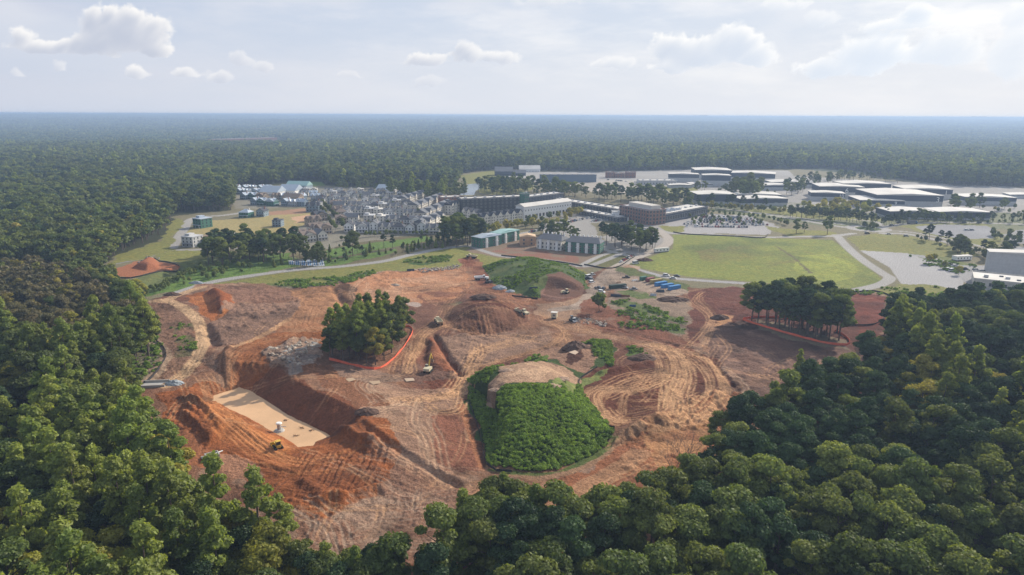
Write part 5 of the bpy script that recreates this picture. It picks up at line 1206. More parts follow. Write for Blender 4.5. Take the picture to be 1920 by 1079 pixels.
MB().box(8, L - 4, 6, 18, h + .4, h + 4.5).build('penthouse', M['stone'], e); MB().box(2, 4.4, -3.5, 0, 0, 4).box(8, 11, -3.5, 0, 0, 4).box(14, 17, -3.5, 0, 0, 4).build('entrance_canopy', M['white'], e)
for i in range(8): MB().box(L * i / 8 + .05, L * i / 8 + .65, -.28, -.005, 0, h).build('pilaster', M['brick'], e)
e, L, h = block('stage_office', (1241, 420), (1326, 403), 404, 26, 'char', 'low dark glazed building with pale roof right of the brick office', rows=1, step=5.0, ww=4.0, wh=4.2, roof='rwhite')
for i in range(5): MB().sideprism([(8 + i * 9, h + .4), (10 + i * 9, h + 2.2), (13 + i * 9, h + .4)], 6, 18).build('skylight', M['steel'], e)
block('white_annex', (1149, 412), (1161, 412), 399, 9, 'white', 'plain white annex at the left end of the brick office', rows=1, win=False)
block('parking_garage', (1200, 347), (1268, 347), 340, 26, 'studio', 'low grey building with a row of small roof units on the studio lot', rows=1, step=5)

# ---- sound stages
NUM = {}
def stage(p0, p1, ytop, yback, label, num=None, dark=.5, wall='studio', numx=.8, low=False):
    L, a = frame_of(G(*p0), G(*p1)); x, y = G(*p0); h = (p0[1] - ytop) / pxscale(*p0) * 1.12
    depth = max(14, G(p0[0], yback, h)[1] - G(p0[0], p0[1])[1]); depth = min(depth * .86, 90)
    e = empty('sound_stage', (x, y, 0), a, label=label, cat='studio building', group='sound stages and workshops of the studio')
    MB().box(0, L, 0, depth, 0, h).build('wall', M[wall], e)
    c = MB().box(-.12, L + .12, -.12, -.005, h * (1 - dark), h - .3).box(-.12, -.005, 0, depth, h * (1 - dark), h - .3).box(L + .005, L + .12, 0, depth, h * (1 - dark), h - .3); c.build('upper_cladding', M['char'], e)
    MB().add([(-.7, -.7, h - .25), (L + .7, -.7, h - .25), (L + .7, depth + .7, h - .25), (-.7, depth + .7, h - .25), (-.7, -.7, h + .1), (L + .7, -.7, h + .1), (L + .7, depth + .7, h + .1), (-.7, depth + .7, h + .1), (L / 2, -.7, h + L * .02 + .4), (L / 2, depth + .7, h + L * .02 + .4)],
        [(3, 2, 1, 0), (0, 1, 5, 8, 4), (2, 3, 7, 9, 6), (1, 2, 6, 5), (3, 0, 4, 7), (4, 8, 9, 7), (8, 5, 6, 9)]).build('roof', M['rwhite'], e)
    n_ = max(1, int(L / 22))
    for i in range(n_): MB().box(L * (i + .5) / n_ - 2, L * (i + .5) / n_ + 2, -.2, -.14 + .13, 0, min(4.5, h * .45)).build('stage_door', M['steel'], e)
    if num:
        cu = bpy.data.curves.new('stage_number', 'FONT'); cu.body = num; cu.size = h * .62; cu.extrude = .06; cu.align_x = 'CENTER'
        o = bpy.data.objects.new('tmp', cu); dg = bpy.context.evaluated_depsgraph_get(); me_ = bpy.data.meshes.new_from_object(o); me_.materials.clear(); me_.materials.append(M['white']); bpy.data.objects.remove(o)
        q = link('stage_number', me_, e); q.location = (L * numx, -.25, h * (.95 - dark)); q.rotation_euler = (math.pi / 2, 0, 0)
    return e
stage((1303, 336), (1372, 337), 321, 314, 'wide stage at the back of the studio, second building from its west end')
stage((1254, 341), (1310, 342), 328, 324, 'white-roofed stage at the west end of the studio lot')
stage((1370, 340), (1452, 343), 326, 320, 'long stage at the back, behind the big dark tree clump')
stage((1317, 349), (1369, 350), 331, 326, 'pale stage just left of the big dark tree clump')
stage((1256, 353), (1298, 353), 348, 345, 'lowest small workshop left of the pale stages', dark=.3); stage((1296, 351), (1336, 351), 346, 342, 'low workshop beside the smallest one', dark=.3)
stage((1427, 357), (1487, 357), 349, 344, 'low workshop right of the big dark tree clump', dark=.4); stage((1446, 351), (1528, 352), 343, 337, 'long flat workshop behind the stage marked 6', dark=.4)
stage((1308, 384), (1380, 384), 367, 358, 'dark-fronted workshop beyond the car park, west of the close pair', dark=.7); stage((1384, 376), (1464, 377), 366, 359, 'rear one of the close pair of workshops beyond the car park', dark=.5); stage((1389, 387), (1476, 386), 375, 368, 'front one of the close pair of workshops beyond the car park', dark=.6)
stage((1579, 367), (1668, 368), 347, 339, 'tall stage set back behind the one marked 6', dark=.5)
stage((1535, 370), (1618, 372), 352, 343, 'stage marked with a big number 6 on its dark front', '6', numx=.62)
stage((1520, 376), (1583, 378), 363, 357, 'lower stage marked 10 in front of the stage marked 6', '10', numx=.9)
stage((1694, 372), (1784, 374), 356, 347, 'stage marked 1 at the back right', '1', numx=.87)
stage((1643, 388), (1766, 390), 368, 353, 'largest stage, marked 3 near its right corner', '3', numx=.92)
stage((1612, 389), (1695, 391), 377, 366, 'low stage marked 9 before the largest one', '9', numx=.80)
stage((1808, 384), (1904, 386), 371, 363, 'stage marked 2 standing alone on the right', '2', numx=.08)
stage((1668, 410), (1756, 411), 398, 388, 'left one of two white-roofed workshops by the road', dark=.8); stage((1759, 412), (1856, 413), 399, 389, 'right one of two white-roofed workshops by the road', dark=.8)
stage((1893, 372), (1960, 374), 366, 361, 'pale low building at the right edge behind the stage marked 2', dark=.2)
stage((1850, 512), (1990, 524), 476, 466, 'large hall with curved white roof at the right edge above the lot', dark=.02); 
e, L, h = block('show_kitchen', (1824, 538), (1990, 556), 524, 26, 'stone', 'low pale building with white roof and square skylights at the right edge', rows=1, win=True, step=6, ww=3, wh=2.2)
for i in range(6): MB().box(6 + i * 9, 8.2 + i * 9, 8 + (i % 2) * 8, 10.2 + (i % 2) * 8, h + .4, h + 1.1).build('skylight', M['char'], e)
stage((1552, 399), (1584, 400), 392, 387, 'small pale blue roofed shed in the studio car park', dark=.2)
block('workshop', (1012, 342), (1118, 342), 329, 4, 'screen', 'very long blue-grey screen wall on the backlot', cat='wall', win=False, roof='screen', parapet=.3)
long_roof((928, 330), (962, 330), 26, 8, 'char', 'rshingle', 'dark barn-like building by the meadow beyond the lake'); long_roof((962, 330), (986, 330), 18, 5, 'char', 'rshingle', 'lower wing beside the dark barn-like building'); long_roof((974, 323), (1013, 323), 22, 6, 'white', 'rwhite', 'long white-roofed shed beyond the dark barn')
for i, (px, w_) in enumerate([(1137, 14), (1153, 18), (1174, 18)]):
    block('backlot_set', (px, 334), (px + w_, 334), 324 + (i % 2) * 2, 12, 'brick', 'brown backlot set building, %s from the west of three' % ORD[i], win=True, rows=2, step=5)
block('school_building', (398, 268), (520, 264), 262, 30, 'brick', 'long low brick building far off in the woods', rows=1, step=14, hh_=12); block('roadside_building', (687, 280), (722, 277), 276, 30, 'white', 'white-roofed building in the far clearing by the road', rows=1, step=9, hh_=9)
block('brick_building', (470, 246), (488, 246), 242, 20, 'brick', 'small orange-brown building far off above the woods', rows=1, step=14, hh_=14)

# ---- sports courts
def courts(pts, n_, label):
    P = PX(pts); x0, y0 = P[0]; L, a = frame_of(P[0], P[1]); D_ = math.hypot(P[3][0] - P[0][0], P[3][1] - P[0][1]) 
    e = empty('sports_courts', (x0, y0, .02), a, label=label, cat='sports court'); MB().box(0, L, 0, D_, 0, .06).build('surface', mat('court_grey', (.34, .38, .42), .8), e)
    for i in range(n_):
        c0 = L * (i + .12) / n_; c1 = L * (i + .88) / n_
        MB().box(c0, c1, D_ * .15, D_ * .85, .064, .075).build('court', mat('court_blue', (.10, .22, .40), .7), e)
        lm = MB()
        for u in (c0, c1 - .3, (c0 + c1) / 2 - .15): lm.box(u, u + .3, D_ * .15, D_ * .85, .079, .084)
        lm.box(c0, c1, D_ * .15, D_ * .15 + .3, .0795, .0845).box(c0, c1, D_ * .85 - .3, D_ * .85, .0795, .0845); lm.build('court_lines', M['white'], e)
    fb = MB()
    for i in range(13):
        for yy_ in (0, D_): fb.tube((L * i / 12, yy_, 0), (L * i / 12, yy_, 3), .06, n=4)
    fb.box(0, L, -.03, .03, 2.9, 3.0).box(0, L, D_ - .03, D_ + .03, 2.9, 3.0).build('fence_frame', M['char'], e)
courts([(541, 503), (609, 499), (604, 487), (537, 489)], 6, 'grey and blue striped courts beside the greenway road, larger of the two'); courts([(474, 512), (508, 507), (503, 498), (470, 502)], 3, 'smaller blue court behind the hedge beside the greenway road')
# ------------------------------------------------------------------ vehicles
PAINT = {'white': mat('white_paint', (.78, .78, .76), .25, vary=.03), 'silver': mat('silver_paint', (.42, .43, .45), .25, .4, vary=.03), 'black': mat('black_paint', (.025, .026, .03), .2, vary=.03), 'red': mat('red_paint', (.30, .03, .025), .25, vary=.03),
         'blue': mat('blue_paint', (.04, .10, .22), .25, vary=.03), 'grey': mat('grey_paint', (.13, .135, .14), .25, vary=.03), 'yellow': mat('machine_yellow', (.62, .40, .06), .45), 'cream': mat('machine_cream', (.60, .53, .36), .5)}
TYRE = mat('rubber', (.02, .02, .02), .9); DIRTY = mat('muddy_steel', (.22, .13, .08), .8)
def car_proto(kind, colr, fine=True):
    e = empty('parked_car', (0, 0, 0)); L, W_, H1, H2 = {'sedan': (4.7, 1.85, .85, 1.42), 'suv': (4.8, 1.95, 1.0, 1.75), 'pickup': (5.7, 2.0, 1.0, 1.85), 'van': (5.6, 2.05, 1.1, 2.3)}[kind]
    p = PAINT[colr]; h = L / 2; b = MB()
    b.sideprism([(-h, .35), (-h, H1 * .85), (-h + .25, H1), (h - .7, H1 - .03), (h - .08, H1 * .72), (h, .35)], -W_ / 2, W_ / 2)
    if kind == 'sedan': cab = [(-h + .75, H1), (-h + 1.45, H2), (.55, H2), (1.35, H1)]
    elif kind == 'suv': cab = [(-h + .15, H1), (-h + .4, H2), (.7, H2), (1.35, H1)]
    elif kind == 'pickup': cab = [(-.6, H1), (-.45, H2), (.85, H2), (1.5, H1)]
    else: cab = [(-h + .05, H1), (-h + .1, H2), (1.2, H2), (1.9, H1)]
    g_ = MB().sideprism(cab, -W_ / 2 + .12, W_ / 2 - .12); x0 = cab[1][0]; x1 = cab[2][0]
    if fine:
        b.build('body', p, e); g_.build('window_glass', M['glass'], e); MB().box(x0 - .02, x1 + .02, -W_ / 2 + .1, W_ / 2 - .1, H2 - .02, H2 + .06).build('roof', p, e)
        for sx in (-1, 1):
            for sy in (-1, 1): MB().tube((sx * h * .62, sy * (W_ / 2 - .25), .34), (sx * h * .62, sy * (W_ / 2 + .01), .34), .34, n=10).build('wheel', TYRE, e)
        if kind == 'pickup': MB().box(-h + .15, -.7, -W_ / 2 + .15, W_ / 2 - .15, H1 - .01, H1 + .02).build('load_bed', M['char'], e)
    else:
        mb = MB(); mb.v, mb.f, mb.m = b.v, b.f, [0] * len(b.f); mb.mi = 1; mb.add(g_.v, g_.f); mb.mi = 0; mb.box(x0, x1, -W_ / 2 + .1, W_ / 2 - .1, H2 - .02, H2 + .06)
        mb.mi = 1
        for sx in (-1, 1): mb.box(sx * h * .62 - .34, sx * h * .62 + .34, -W_ / 2 - .01, W_ / 2 + .01, 0, .5)
        me = mb.mesh('parked_car', [p, M['glass']]); bpy.data.objects.remove(e); return me
    return e
CARF, CARL = {}, {}
def car(kind, colr, px, py, heading, label, fine=True, group=None, z=None, xy=None):
    x, y = xy if xy is not None else G(px, py); z = hz(x, y) + .03 if z is None else z
    if fine:
        k = (kind, colr)
        if k in CARF: e = copy_tree(CARF[k])
        else: CARF[k] = e = car_proto(kind, colr)
        e.location = (x, y, z); e.rotation_euler.z = heading
    else:
        k = (kind, colr)
        if k not in CARL: CARL[k] = car_proto(kind, colr, False)
        e = link('parked_car', CARL[k], None, (x, y, z), heading)
    tag(e, label, {'pickup': 'pickup', 'van': 'van'}.get(kind, 'car'), group); return e
cr = random.Random(3); CL = ['white', 'white', 'silver', 'silver', 'black', 'grey', 'grey', 'red', 'blue', 'white']; KL = ['sedan', 'suv', 'suv', 'sedan', 'pickup', 'suv', 'van']
def car_row(p0, p1, n_, heading, where, group, skip=.15, fine=False):
    a, b = np.array(G(*p0)), np.array(G(*p1)); k = 0
    for i in range(n_):
        if cr.random() < skip: continue
        q = a + (b - a) * i / max(1, n_ - 1) + np.array([cr.uniform(-.2, .2), cr.uniform(-.4, .4)]); kd, cl = cr.choice(KL), cr.choice(CL)
        car(kd, cl, 0, 0, heading + cr.choice([0, math.pi]) + cr.uniform(-.04, .04), '%s %s, %s from west in the %s' % (cl, {'suv': 'estate', 'pickup': 'pickup', 'van': 'van', 'sedan': 'saloon'}[kd], ORD[k % 30], where), fine, group, z=0.02, xy=q); k += 1
for j, (py, x0, x1) in enumerate([(408, 1318, 1392), (411, 1312, 1408), (414, 1300, 1420), (417, 1290, 1430), (421, 1283, 1438), (425.5, 1288, 1400)]):
    car_row((x0, py), (x1, py + 1.5), 24, 1.35, '%s row of the main car park' % ORD[j], 'cars in the main car park', skip=.18)
for j, (a, b) in enumerate([((1052, 422), (1088, 413)), ((1092, 412), (1130, 407)), ((1100, 417), (1150, 412)), ((1125, 424), (1196, 424)), ((1170, 430), (1232, 432))]):
    car_row(a, b, 15, 1.2, '%s row before the brick office' % ORD[j], 'cars in front of the brick office')
car_row((990, 437), (1014, 433), 9, 1.0, 'row by the yellow street trees', 'cars by the yellow street trees')
car_row((1225, 341), (1262, 342), 10, 1.4, 'row at the back of the backlot', 'vehicles on the backlot'); car_row((1140, 338), (1195, 343), 14, .4, 'scattered line on the backlot', 'vehicles on the backlot', skip=.4)
car_row((1590, 405), (1660, 408), 12, 1.4, 'row in the shady studio car park', 'cars in the studio car park', .3); car_row((1500, 389), (1550, 391), 10, 1.4, 'row beside the stage marked 10', 'cars in the studio car park', .3); car_row((1790, 380), (1803, 372), 9, 0, 'row between the stages marked 3 and 2', 'cars in the studio car park', .1)
# the lot at the right edge, vehicles on roads, vehicles on the haul road
for i, (kd, cl, px, py, hd) in enumerate([('suv', 'black', 1778, 497, .2), ('suv', 'white', 1790, 500, .2), ('sedan', 'grey', 1797, 503, .2), ('suv', 'black', 1809, 506, .2), ('suv', 'white', 1777, 506, .6), ('van', 'white', 1784, 509, .6), ('suv', 'grey', 1829, 508, .2), ('sedan', 'silver', 1838, 510, .2), ('suv', 'black', 1830, 511, .5), ('suv', 'grey', 1843, 511, .5)]):
    car(kd, cl, px, py, hd, '%s %s, %s from west in the lot beside the curved-roof hall' % (cl, 'car' if kd != 'van' else 'van', ORD[i]), True, 'cars in the lot beside the curved-roof hall')
for kd, cl, px, py, hd, lb in [('suv', 'white', 1249, 518, -.35, 'white car parked first on the lane below the meadow'), ('sedan', 'white', 1262, 523, -.35, 'white car parked nearest the container yard on the lane'), ('sedan', 'grey', 1269, 519, -.35, 'grey car parked behind the two white ones on the lane'),
    ('van', 'white', 1192, 495, .5, 'white box van beside the dark spoil heap at the meadow corner'), ('suv', 'black', 1626, 439, .05, 'dark car on the road below the roundabout'), ('sedan', 'white', 1666, 440, -.05, 'white car driving right of the roundabout'), ('suv', 'silver', 1699, 444, -.3, 'silver car on the road along the right meadow'),
    ('suv', 'black', 1685, 419, .1, 'dark car ahead of the lorry above the oval lot'), ('suv', 'grey', 1672, 424, .4, 'grey car entering the roundabout'), ('suv', 'black', 1808, 419, 0, 'dark car on the upper road to the right'), ('suv', 'black', 1836, 419, 0, 'second dark car on the upper road to the right'), ('sedan', 'white', 778, 469, .35, 'white car on the greenway road beside the park'),
    ('suv', 'white', 1812, 432.5, .1, 'white car, left one of two on the oval lot'), ('suv', 'silver', 1822, 432.5, .1, 'silver car, right one of two on the oval lot'), ('suv', 'black', 1762, 451, -.35, 'dark car on the road to the lower right'), ('sedan', 'blue', 1850, 455, -.3, 'blue car far down the road on the right'),
    ('pickup', 'black', 1174, 522, .2, 'black pickup at the back of the container yard'), ('suv', 'silver', 1171, 541, -.5, 'silver car beside the dark green container'), ('pickup', 'silver', 1188, 544, .3, 'silver pickup below the dark green container'), ('suv', 'white', 1128, 549, -.6, 'white car beside the round dark tree'), ('pickup', 'grey', 1122, 542, -.7, 'grey pickup behind the white car near the round tree'), ('suv', 'black', 1132, 543, 1.2, 'black car by the round dark tree'),
    ('pickup', 'white', 1110, 517, .7, 'white pickup uppermost in the cluster beside the green mound'), ('van', 'white', 1104, 521, .7, 'white van in the cluster beside the green mound'), ('pickup', 'silver', 1108, 526, .9, 'silver pickup in the cluster beside the green mound'), ('suv', 'white', 1110, 531, .7, 'white car lowest in the cluster beside the green mound'), ('pickup', 'black', 1100, 524, .4, 'black pickup in the cluster beside the green mound'),
    ('pickup', 'white', 1076, 603, 1.8, 'white pickup next to the rubble on the haul crossing')]:
    car(kd, cl, px, py, hd, lb, True)
for i, cl in enumerate(['white', 'red', 'red', 'black', 'white', 'red', 'grey']):
    car('pickup' if i % 3 == 1 else 'sedan', cl, 1165 + i * 3.4, 492 - i * 1.9, .95, '%s car, %s in the slanted row on the grass triangle' % (cl, ORD[i]), True, 'cars in the slanted row on the grass triangle')
# a lorry on the road
e = empty('lorry', (*G(1711, 420), .05), .05, label='dark lorry driving on the road above the oval lot', cat='lorry'); MB().box(-6, 2.4, -1.25, 1.25, 1, 3.9).build('cargo_box', PAINT['grey'], e); MB().sideprism([(2.6, .6), (2.6, 3), (4.0, 3), (4.7, 1.9), (4.8, .6)], -1.2, 1.2).build('cab', PAINT['blue'], e)
for u in (-5, -3.8, 3.6):
    for v in (-1, 1): MB().tube((u, v * 1.1, .5), (u, v * 1.27, .5), .5, n=10).build('wheel', TYRE, e)

HEAPS = []
# ---- shipping containers, trailers, sheds
def container(px, py, hd, L, colr, label):
    x, y = G(px, py); e = empty('shipping_container', (x, y, hz(x, y) + .05), hd, label=label, cat='container', group='containers of the storage yard'); W_ = 2.44; b = MB()
    b.box(-L / 2, L / 2, -W_ / 2, W_ / 2, .15, 2.55); b.build('body', colr, e); rb = MB()
    n_ = int(L / .6)
    for i in range(n_):
        x_ = -L / 2 + L * (i + .5) / n_; rb.box(x_ - .13, x_ + .13, -W_ / 2 - .06, -W_ / 2 - .001, .3, 2.4); rb.box(x_ - .13, x_ + .13, W_ / 2 + .001, W_ / 2 + .06, .3, 2.4)
    rb.build('ribbing', colr, e); MB().box(-L / 2 - .04, L / 2 + .04, -W_ / 2 - .04, W_ / 2 + .04, 2.55, 2.62).build('roof_panel', colr, e)
    for s in (-1, 1): MB().box(L / 2 + .005, L / 2 + .07, min(0, s * W_ / 2) + .05, max(0, s * W_ / 2) - .05, .3, 2.45).build('door', colr, e)
    return e
CB = mat('container_blue', (.05, .21, .46), .5); CY = mat('container_ochre', (.40, .30, .12), .6); CR = mat('container_maroon', (.24, .07, .08), .6); CG = mat('container_green_black', (.03, .055, .045), .6)
container(1239, 536, .55, 9.5, CB, 'blue shipping container, left one of the three blue ones'); container(1251, 540, .55, 9.5, CB, 'blue shipping container, middle one of the three blue ones'); container(1264, 543, .55, 9.5, CB, 'blue shipping container, right one of the three blue ones')
container(1230, 531, .45, 9, CY, 'ochre shipping container beside the blue ones'); container(1219, 528, .7, 7, CR, 'maroon shipping container beside the ochre one'); container(1158, 541, .35, 12, CG, 'dark green container standing alone in the yard')
for hx, hy, hr, hq in ((912, 716, 3.2, 21), (930, 722, 2.6, 22), (1034, 716, 3.4, 23), (1004, 722, 2.8, 24), (1052, 694, 3.4, 25), (950, 694, 3.0, 26)): HEAPS.append((hx, hy, hr, hq))
container(1206, 526, .6, 5, M['green'], 'small green container at the back of the yard')
def trailer(px, py, hd, L, W_, H, wall, label, name='site_trailer', roof='rwhite'):
    x, y = G(px, py); e = empty(name, (x, y, hz(x, y)), hd, label=label, cat='trailer'); MB().box(-L / 2, L / 2, -W_ / 2, W_ / 2, .6, H).build('wall', wall, e); MB().box(-L / 2 - .2, L / 2 + .2, -W_ / 2 - .2, W_ / 2 + .2, H, H + .2).build('roof', M[roof], e)
    MB().box(-L / 2 + .3, L / 2 - .3, -W_ / 2 + .3, W_ / 2 - .3, 0, .6).build('skirt', M['char'], e)
    for i in range(max(1, int(L / 3))): window_object(e, 1.0, 1.0, -L / 2 + L * (i + .5) / max(1, int(L / 3)), -W_ / 2, 1.5, 0)
    return e
trailer(1803, 488, .25, 15, 4.5, 3.6, M['white'], 'white office trailer above the lot beside the curved-roof hall'); trailer(1039, 597, -.25, 3.2, 2.6, 3.4, PAINT['cream'], 'small cream cabin on the haul crossing')
trailer(1240, 473, .45, 14, 2.6, 3.4, M['white'], 'long white trailer at the bend of the concrete road', 'semi_trailer'); trailer(1236, 342, .1, 12, 4, 4, M['white'], 'white trailer on the backlot')

# ---- earth-moving machines
def wheels(e, xs, W_, r_, w_=.6):
    for x_ in xs:
        for s in (-1, 1): MB().tube((x_, s * (W_ / 2 - w_), r_), (x_, s * W_ / 2, r_), r_, n=14).build('wheel', TYRE, e)
def dump_truck(px, py, hd, label, full=False, c='cream'):
    x, y = G(px, py); e = empty('dump_truck', (x, y, hz(x, y)), hd, label=label, cat='dump truck', group='articulated dump trucks on the haul roads'); P_ = PAINT[c]
    wheels(e, (-3.6, -1.8, 3.0), 2.9, .85); MB().box(-4.8, 4.0, -.6, .6, .8, 1.4).build('chassis', DIRTY, e)
    MB().sideprism([(1.9, 1.3), (1.9, 2.2), (4.9, 1.9), (5.0, 1.0)], -1.2, 1.2).build('hood', P_, e); MB().sideprism([(1.0, 1.4), (1.0, 3.4), (2.3, 3.4), (2.7, 2.2), (2.7, 1.4)], -.85, .85).build('cab', P_, e)
    MB().box(1.2, 2.1, -.88, .88, 2.3, 3.1).box(2.32, 2.55, -.7, .7, 2.3, 3.0).build('window_glass', M['glass'], e)
    b = MB(); b.sideprism([(-5.2, 2.5), (-4.6, 1.5), (.6, 1.5), (.8, 2.9), (.7, 2.9), (.45, 1.75), (-4.5, 1.75), (-5.1, 2.6)], -1.45, 1.45); b.sideprism([(-5.2, 2.5), (-4.6, 1.5), (.6, 1.5), (.8, 2.9)], -1.5, -1.38); b.sideprism([(-5.2, 2.5), (-4.6, 1.5), (.6, 1.5), (.8, 2.9)], 1.38, 1.5); b.build('dump_body', P_, e)
    if full: MB().sideprism([(-4.5, 1.8), (-3, 2.9), (-1, 3.2), (.4, 2.5), (.4, 1.8)], -1.3, 1.3).build('load', mat('red_clay_load', (.2, .08, .05), .95, bump=.6), e)
    return e
dump_truck(822, 607, 1.9, 'cream dump truck driving down the haul road from the stockpile'); dump_truck(979, 594, -.9, 'cream dump truck leaving the stockpile ramp', True); dump_truck(884, 484, 2.6, 'cream dump truck at the top end of the haul road near the houses')
dump_truck(903, 525, .1, 'white dump truck beside the green mound', c='white'); 
def tracks_of(e, W_, L=3.8, h=.9):
    for s in (-1, 1): MB().sideprism([(-L / 2, .3), (-L / 2 + .3, 0), (L / 2 - .3, 0), (L / 2, .3), (L / 2, h - .2), (L / 2 - .3, h), (-L / 2 + .3, h), (-L / 2, h - .2)], s * W_ / 2 - .28, s * W_ / 2 + .28).build('crawler_track', TYRE, e)
def dozer(px, py, hd, label, c='yellow'):
    x, y = G(px, py); e = empty('bulldozer', (x, y, hz(x, y)), hd, label=label, cat='bulldozer'); tracks_of(e, 2.2); P_ = PAINT[c]
    MB().sideprism([(-1.5, .7), (-1.5, 1.6), (.2, 1.8), (2.0, 1.6), (2.0, .7)], -.75, .75).build('body', P_, e); MB().sideprism([(-1.3, 1.6), (-1.2, 2.9), (-.1, 2.9), (.15, 1.7)], -.7, .7).build('cab_glass', M['glass'], e); MB().box(-1.5, .1, -.85, .85, 2.9, 3.05).build('cab_roof', P_, e)
    MB().sideprism([(2.6, .1), (2.75, .6), (2.7, 1.3), (2.85, 1.4), (2.95, .6), (2.8, .1)], -1.7, 1.7).build('blade', P_, e)
    for s in (-1, 1): MB().box(.2, 2.7, s * 1.5 - .08, s * 1.5 + .08, .4, .65).build('push_arm', P_, e)
    MB().tube((.8, .4, 1.7), (.8, .4, 2.5), .08, n=6).build('exhaust', TYRE, e); return e
dozer(521, 840, 2.2, 'yellow bulldozer on the orange bench beside the muddy pond'); dozer(915, 531, .4, 'dark dirty crawler machine beside the white dump truck', 'grey'); dozer(1061, 551, 2.5, 'cream crawler machine at the foot of the cut face of the green mound', 'cream')
def excavator(px, py, hd, label):
    x, y = G(px, py); e = empty('excavator', (x, y, hz(x, y)), hd, label=label, cat='excavator'); tracks_of(e, 2.6, 4.4); P_ = PAINT['cream']; Yl = PAINT['yellow']
    MB().tube((0, 0, .8), (0, 0, 1.1), .9, n=12).build('turntable', TYRE, e); MB().sideprism([(-2.6, 1.1), (-2.7, 2.2), (-1.2, 2.4), (1.4, 2.1), (1.5, 1.1)], -1.4, 1.4).build('body', P_, e); MB().sideprism([(.1, 1.2), (.1, 3.0), (1.2, 3.0), (1.7, 2.1), (1.7, 1.2)], .35, 1.35).build('cab', M['glass'], e); MB().box(.05, 1.25, .3, 1.4, 3.0, 3.12).build('cab_roof', P_, e)
    def bar(p, q, w_): return MB().add([(p[0], -w_, p[1] - .35), (p[0], w_, p[1] - .35), (p[0], w_, p[1] + .35), (p[0], -w_, p[1] + .35), (q[0], -w_, q[1] - .25), (q[0], w_, q[1] - .25), (q[0], w_, q[1] + .25), (q[0], -w_, q[1] + .25)], [(3, 2, 1, 0), (4, 5, 6, 7), (0, 1, 5, 4), (1, 2, 6, 5), (2, 3, 7, 6), (3, 0, 4, 7)])
    bar((1.0, 1.7), (2.3, 5.6), .28).build('lower_boom', Yl, e); bar((2.25, 5.4), (4.2, 7.0), .25).build('upper_boom', Yl, e); bar((4.1, 7.1), (5.8, 3.8), .2).build('dipper_arm', Yl, e)
    MB().sideprism([(5.6, 4.0), (6.2, 3.2), (5.7, 2.5), (4.9, 2.7), (5.0, 3.4)], -.6, .6).build('bucket', DIRTY, e); MB().tube((.9, 0, 2.0), (2.5, 0, 4.4), .12, n=6).build('hydraulic_ram', M['steel'], e); return e
excavator(803, 697, 1.35, 'excavator with raised yellow boom at the edge of the trench')
dozer(1074, 602, .3, 'dark small crawler loader beside the rubble on the haul crossing', 'grey')

# ---- riser in the pond, concrete pieces, culvert bridge
def zpond(px, py): return G(px, py, WZ)
x, y = zpond(524, 808); e = empty('pond_riser', (x, y, WZ - .3), 0, label='white concrete riser with round cap standing in the muddy pond', cat='riser'); MB().tube((0, 0, 0), (0, 0, .9), 2.2, 1.5, 14).build('base', M['conc'], e); MB().tube((0, 0, .9), (0, 0, 3.2), .75, n=12).build('pipe', M['steel'], e); MB().tube((0, 0, 3.2), (0, 0, 3.6), 1.15, .9, 12).build('cap', M['white'], e); MB().box(-.1, 2.6, -.1, .1, 1.9, 2.1).build('handrail', M['steel'], e)
for i, (px, py) in enumerate([(537, 789), (566, 803), (556, 818), (586, 808)]):
    x, y = zpond(px, py); mb = MB()
    for k in range(7): a = cr.uniform(0, 6.3); mb.tube((cr.uniform(-1.5, 1.5), cr.uniform(-.6, .6), 0), (cr.uniform(-1.5, 1.5), cr.uniform(-.6, .6), .7), .12, .03, 4)
    tag(link('drift_brush', mb.mesh('drift_brush', DIRTY), None, (x, y, WZ - .1)), 'dark tangle of brush sticking out of the muddy pond, %s from its upper end' % ORD[i], 'brush', 'brush in the muddy pond')
x, y = G(398, 857); e = empty('concrete_box', (x, y, hz(x, y)), .6, label='grey concrete inlet box with a white pipe by the west wood edge', cat='inlet box'); e.scale = (.7, .7, .7)
MB().box(-3, 3, -2.2, -1.8, 0, 1.6).box(-3, 3, 1.8, 2.2, 0, 1.6).box(-3, -2.6, -1.8, 1.8, 0, 1.6).box(2.6, 3, -1.8, 1.8, 0, 1.6).build('box_wall', M['conc'], e); MB().box(-2.6, 2.6, -1.8, 1.8, .3, .35).build('box_floor', M['char'], e); MB().tube((1, 0, 1.2), (5.0, 1.2, 1.2), .3, n=10).build('pipe', M['white'], e); MB().box(-4.5, -3.1, -2.6, 2.6, 0, .35).build('apron', M['conc'], e)
x, y = G(284, 727); e = empty('culvert_bridge', (x, y, hz(x, y)), .12, label='concrete culvert crossing with parapet on the west side by the haul road', cat='culvert'); e.scale = (.75, .75, .75); MB().box(-7, 7, -.3, .1, -1.5, 1.4).build('headwall', M['conc'], e); MB().box(-7, 7, 7.5, 7.9, -1.5, 1.4).build('headwall', M['conc'], e); MB().box(-6.9, 6.9, .12, 7.48, -.5, .15).build('deck', M['conc'], e); MB().tube((-6, -.35, 1.9), (6, -.35, 1.9), .06, n=4).build('rail', M['steel'], e)
x, y = G(326, 721); mb = MB(); V, Fq = ICO2; o = link('stone_heap', None) if False else None
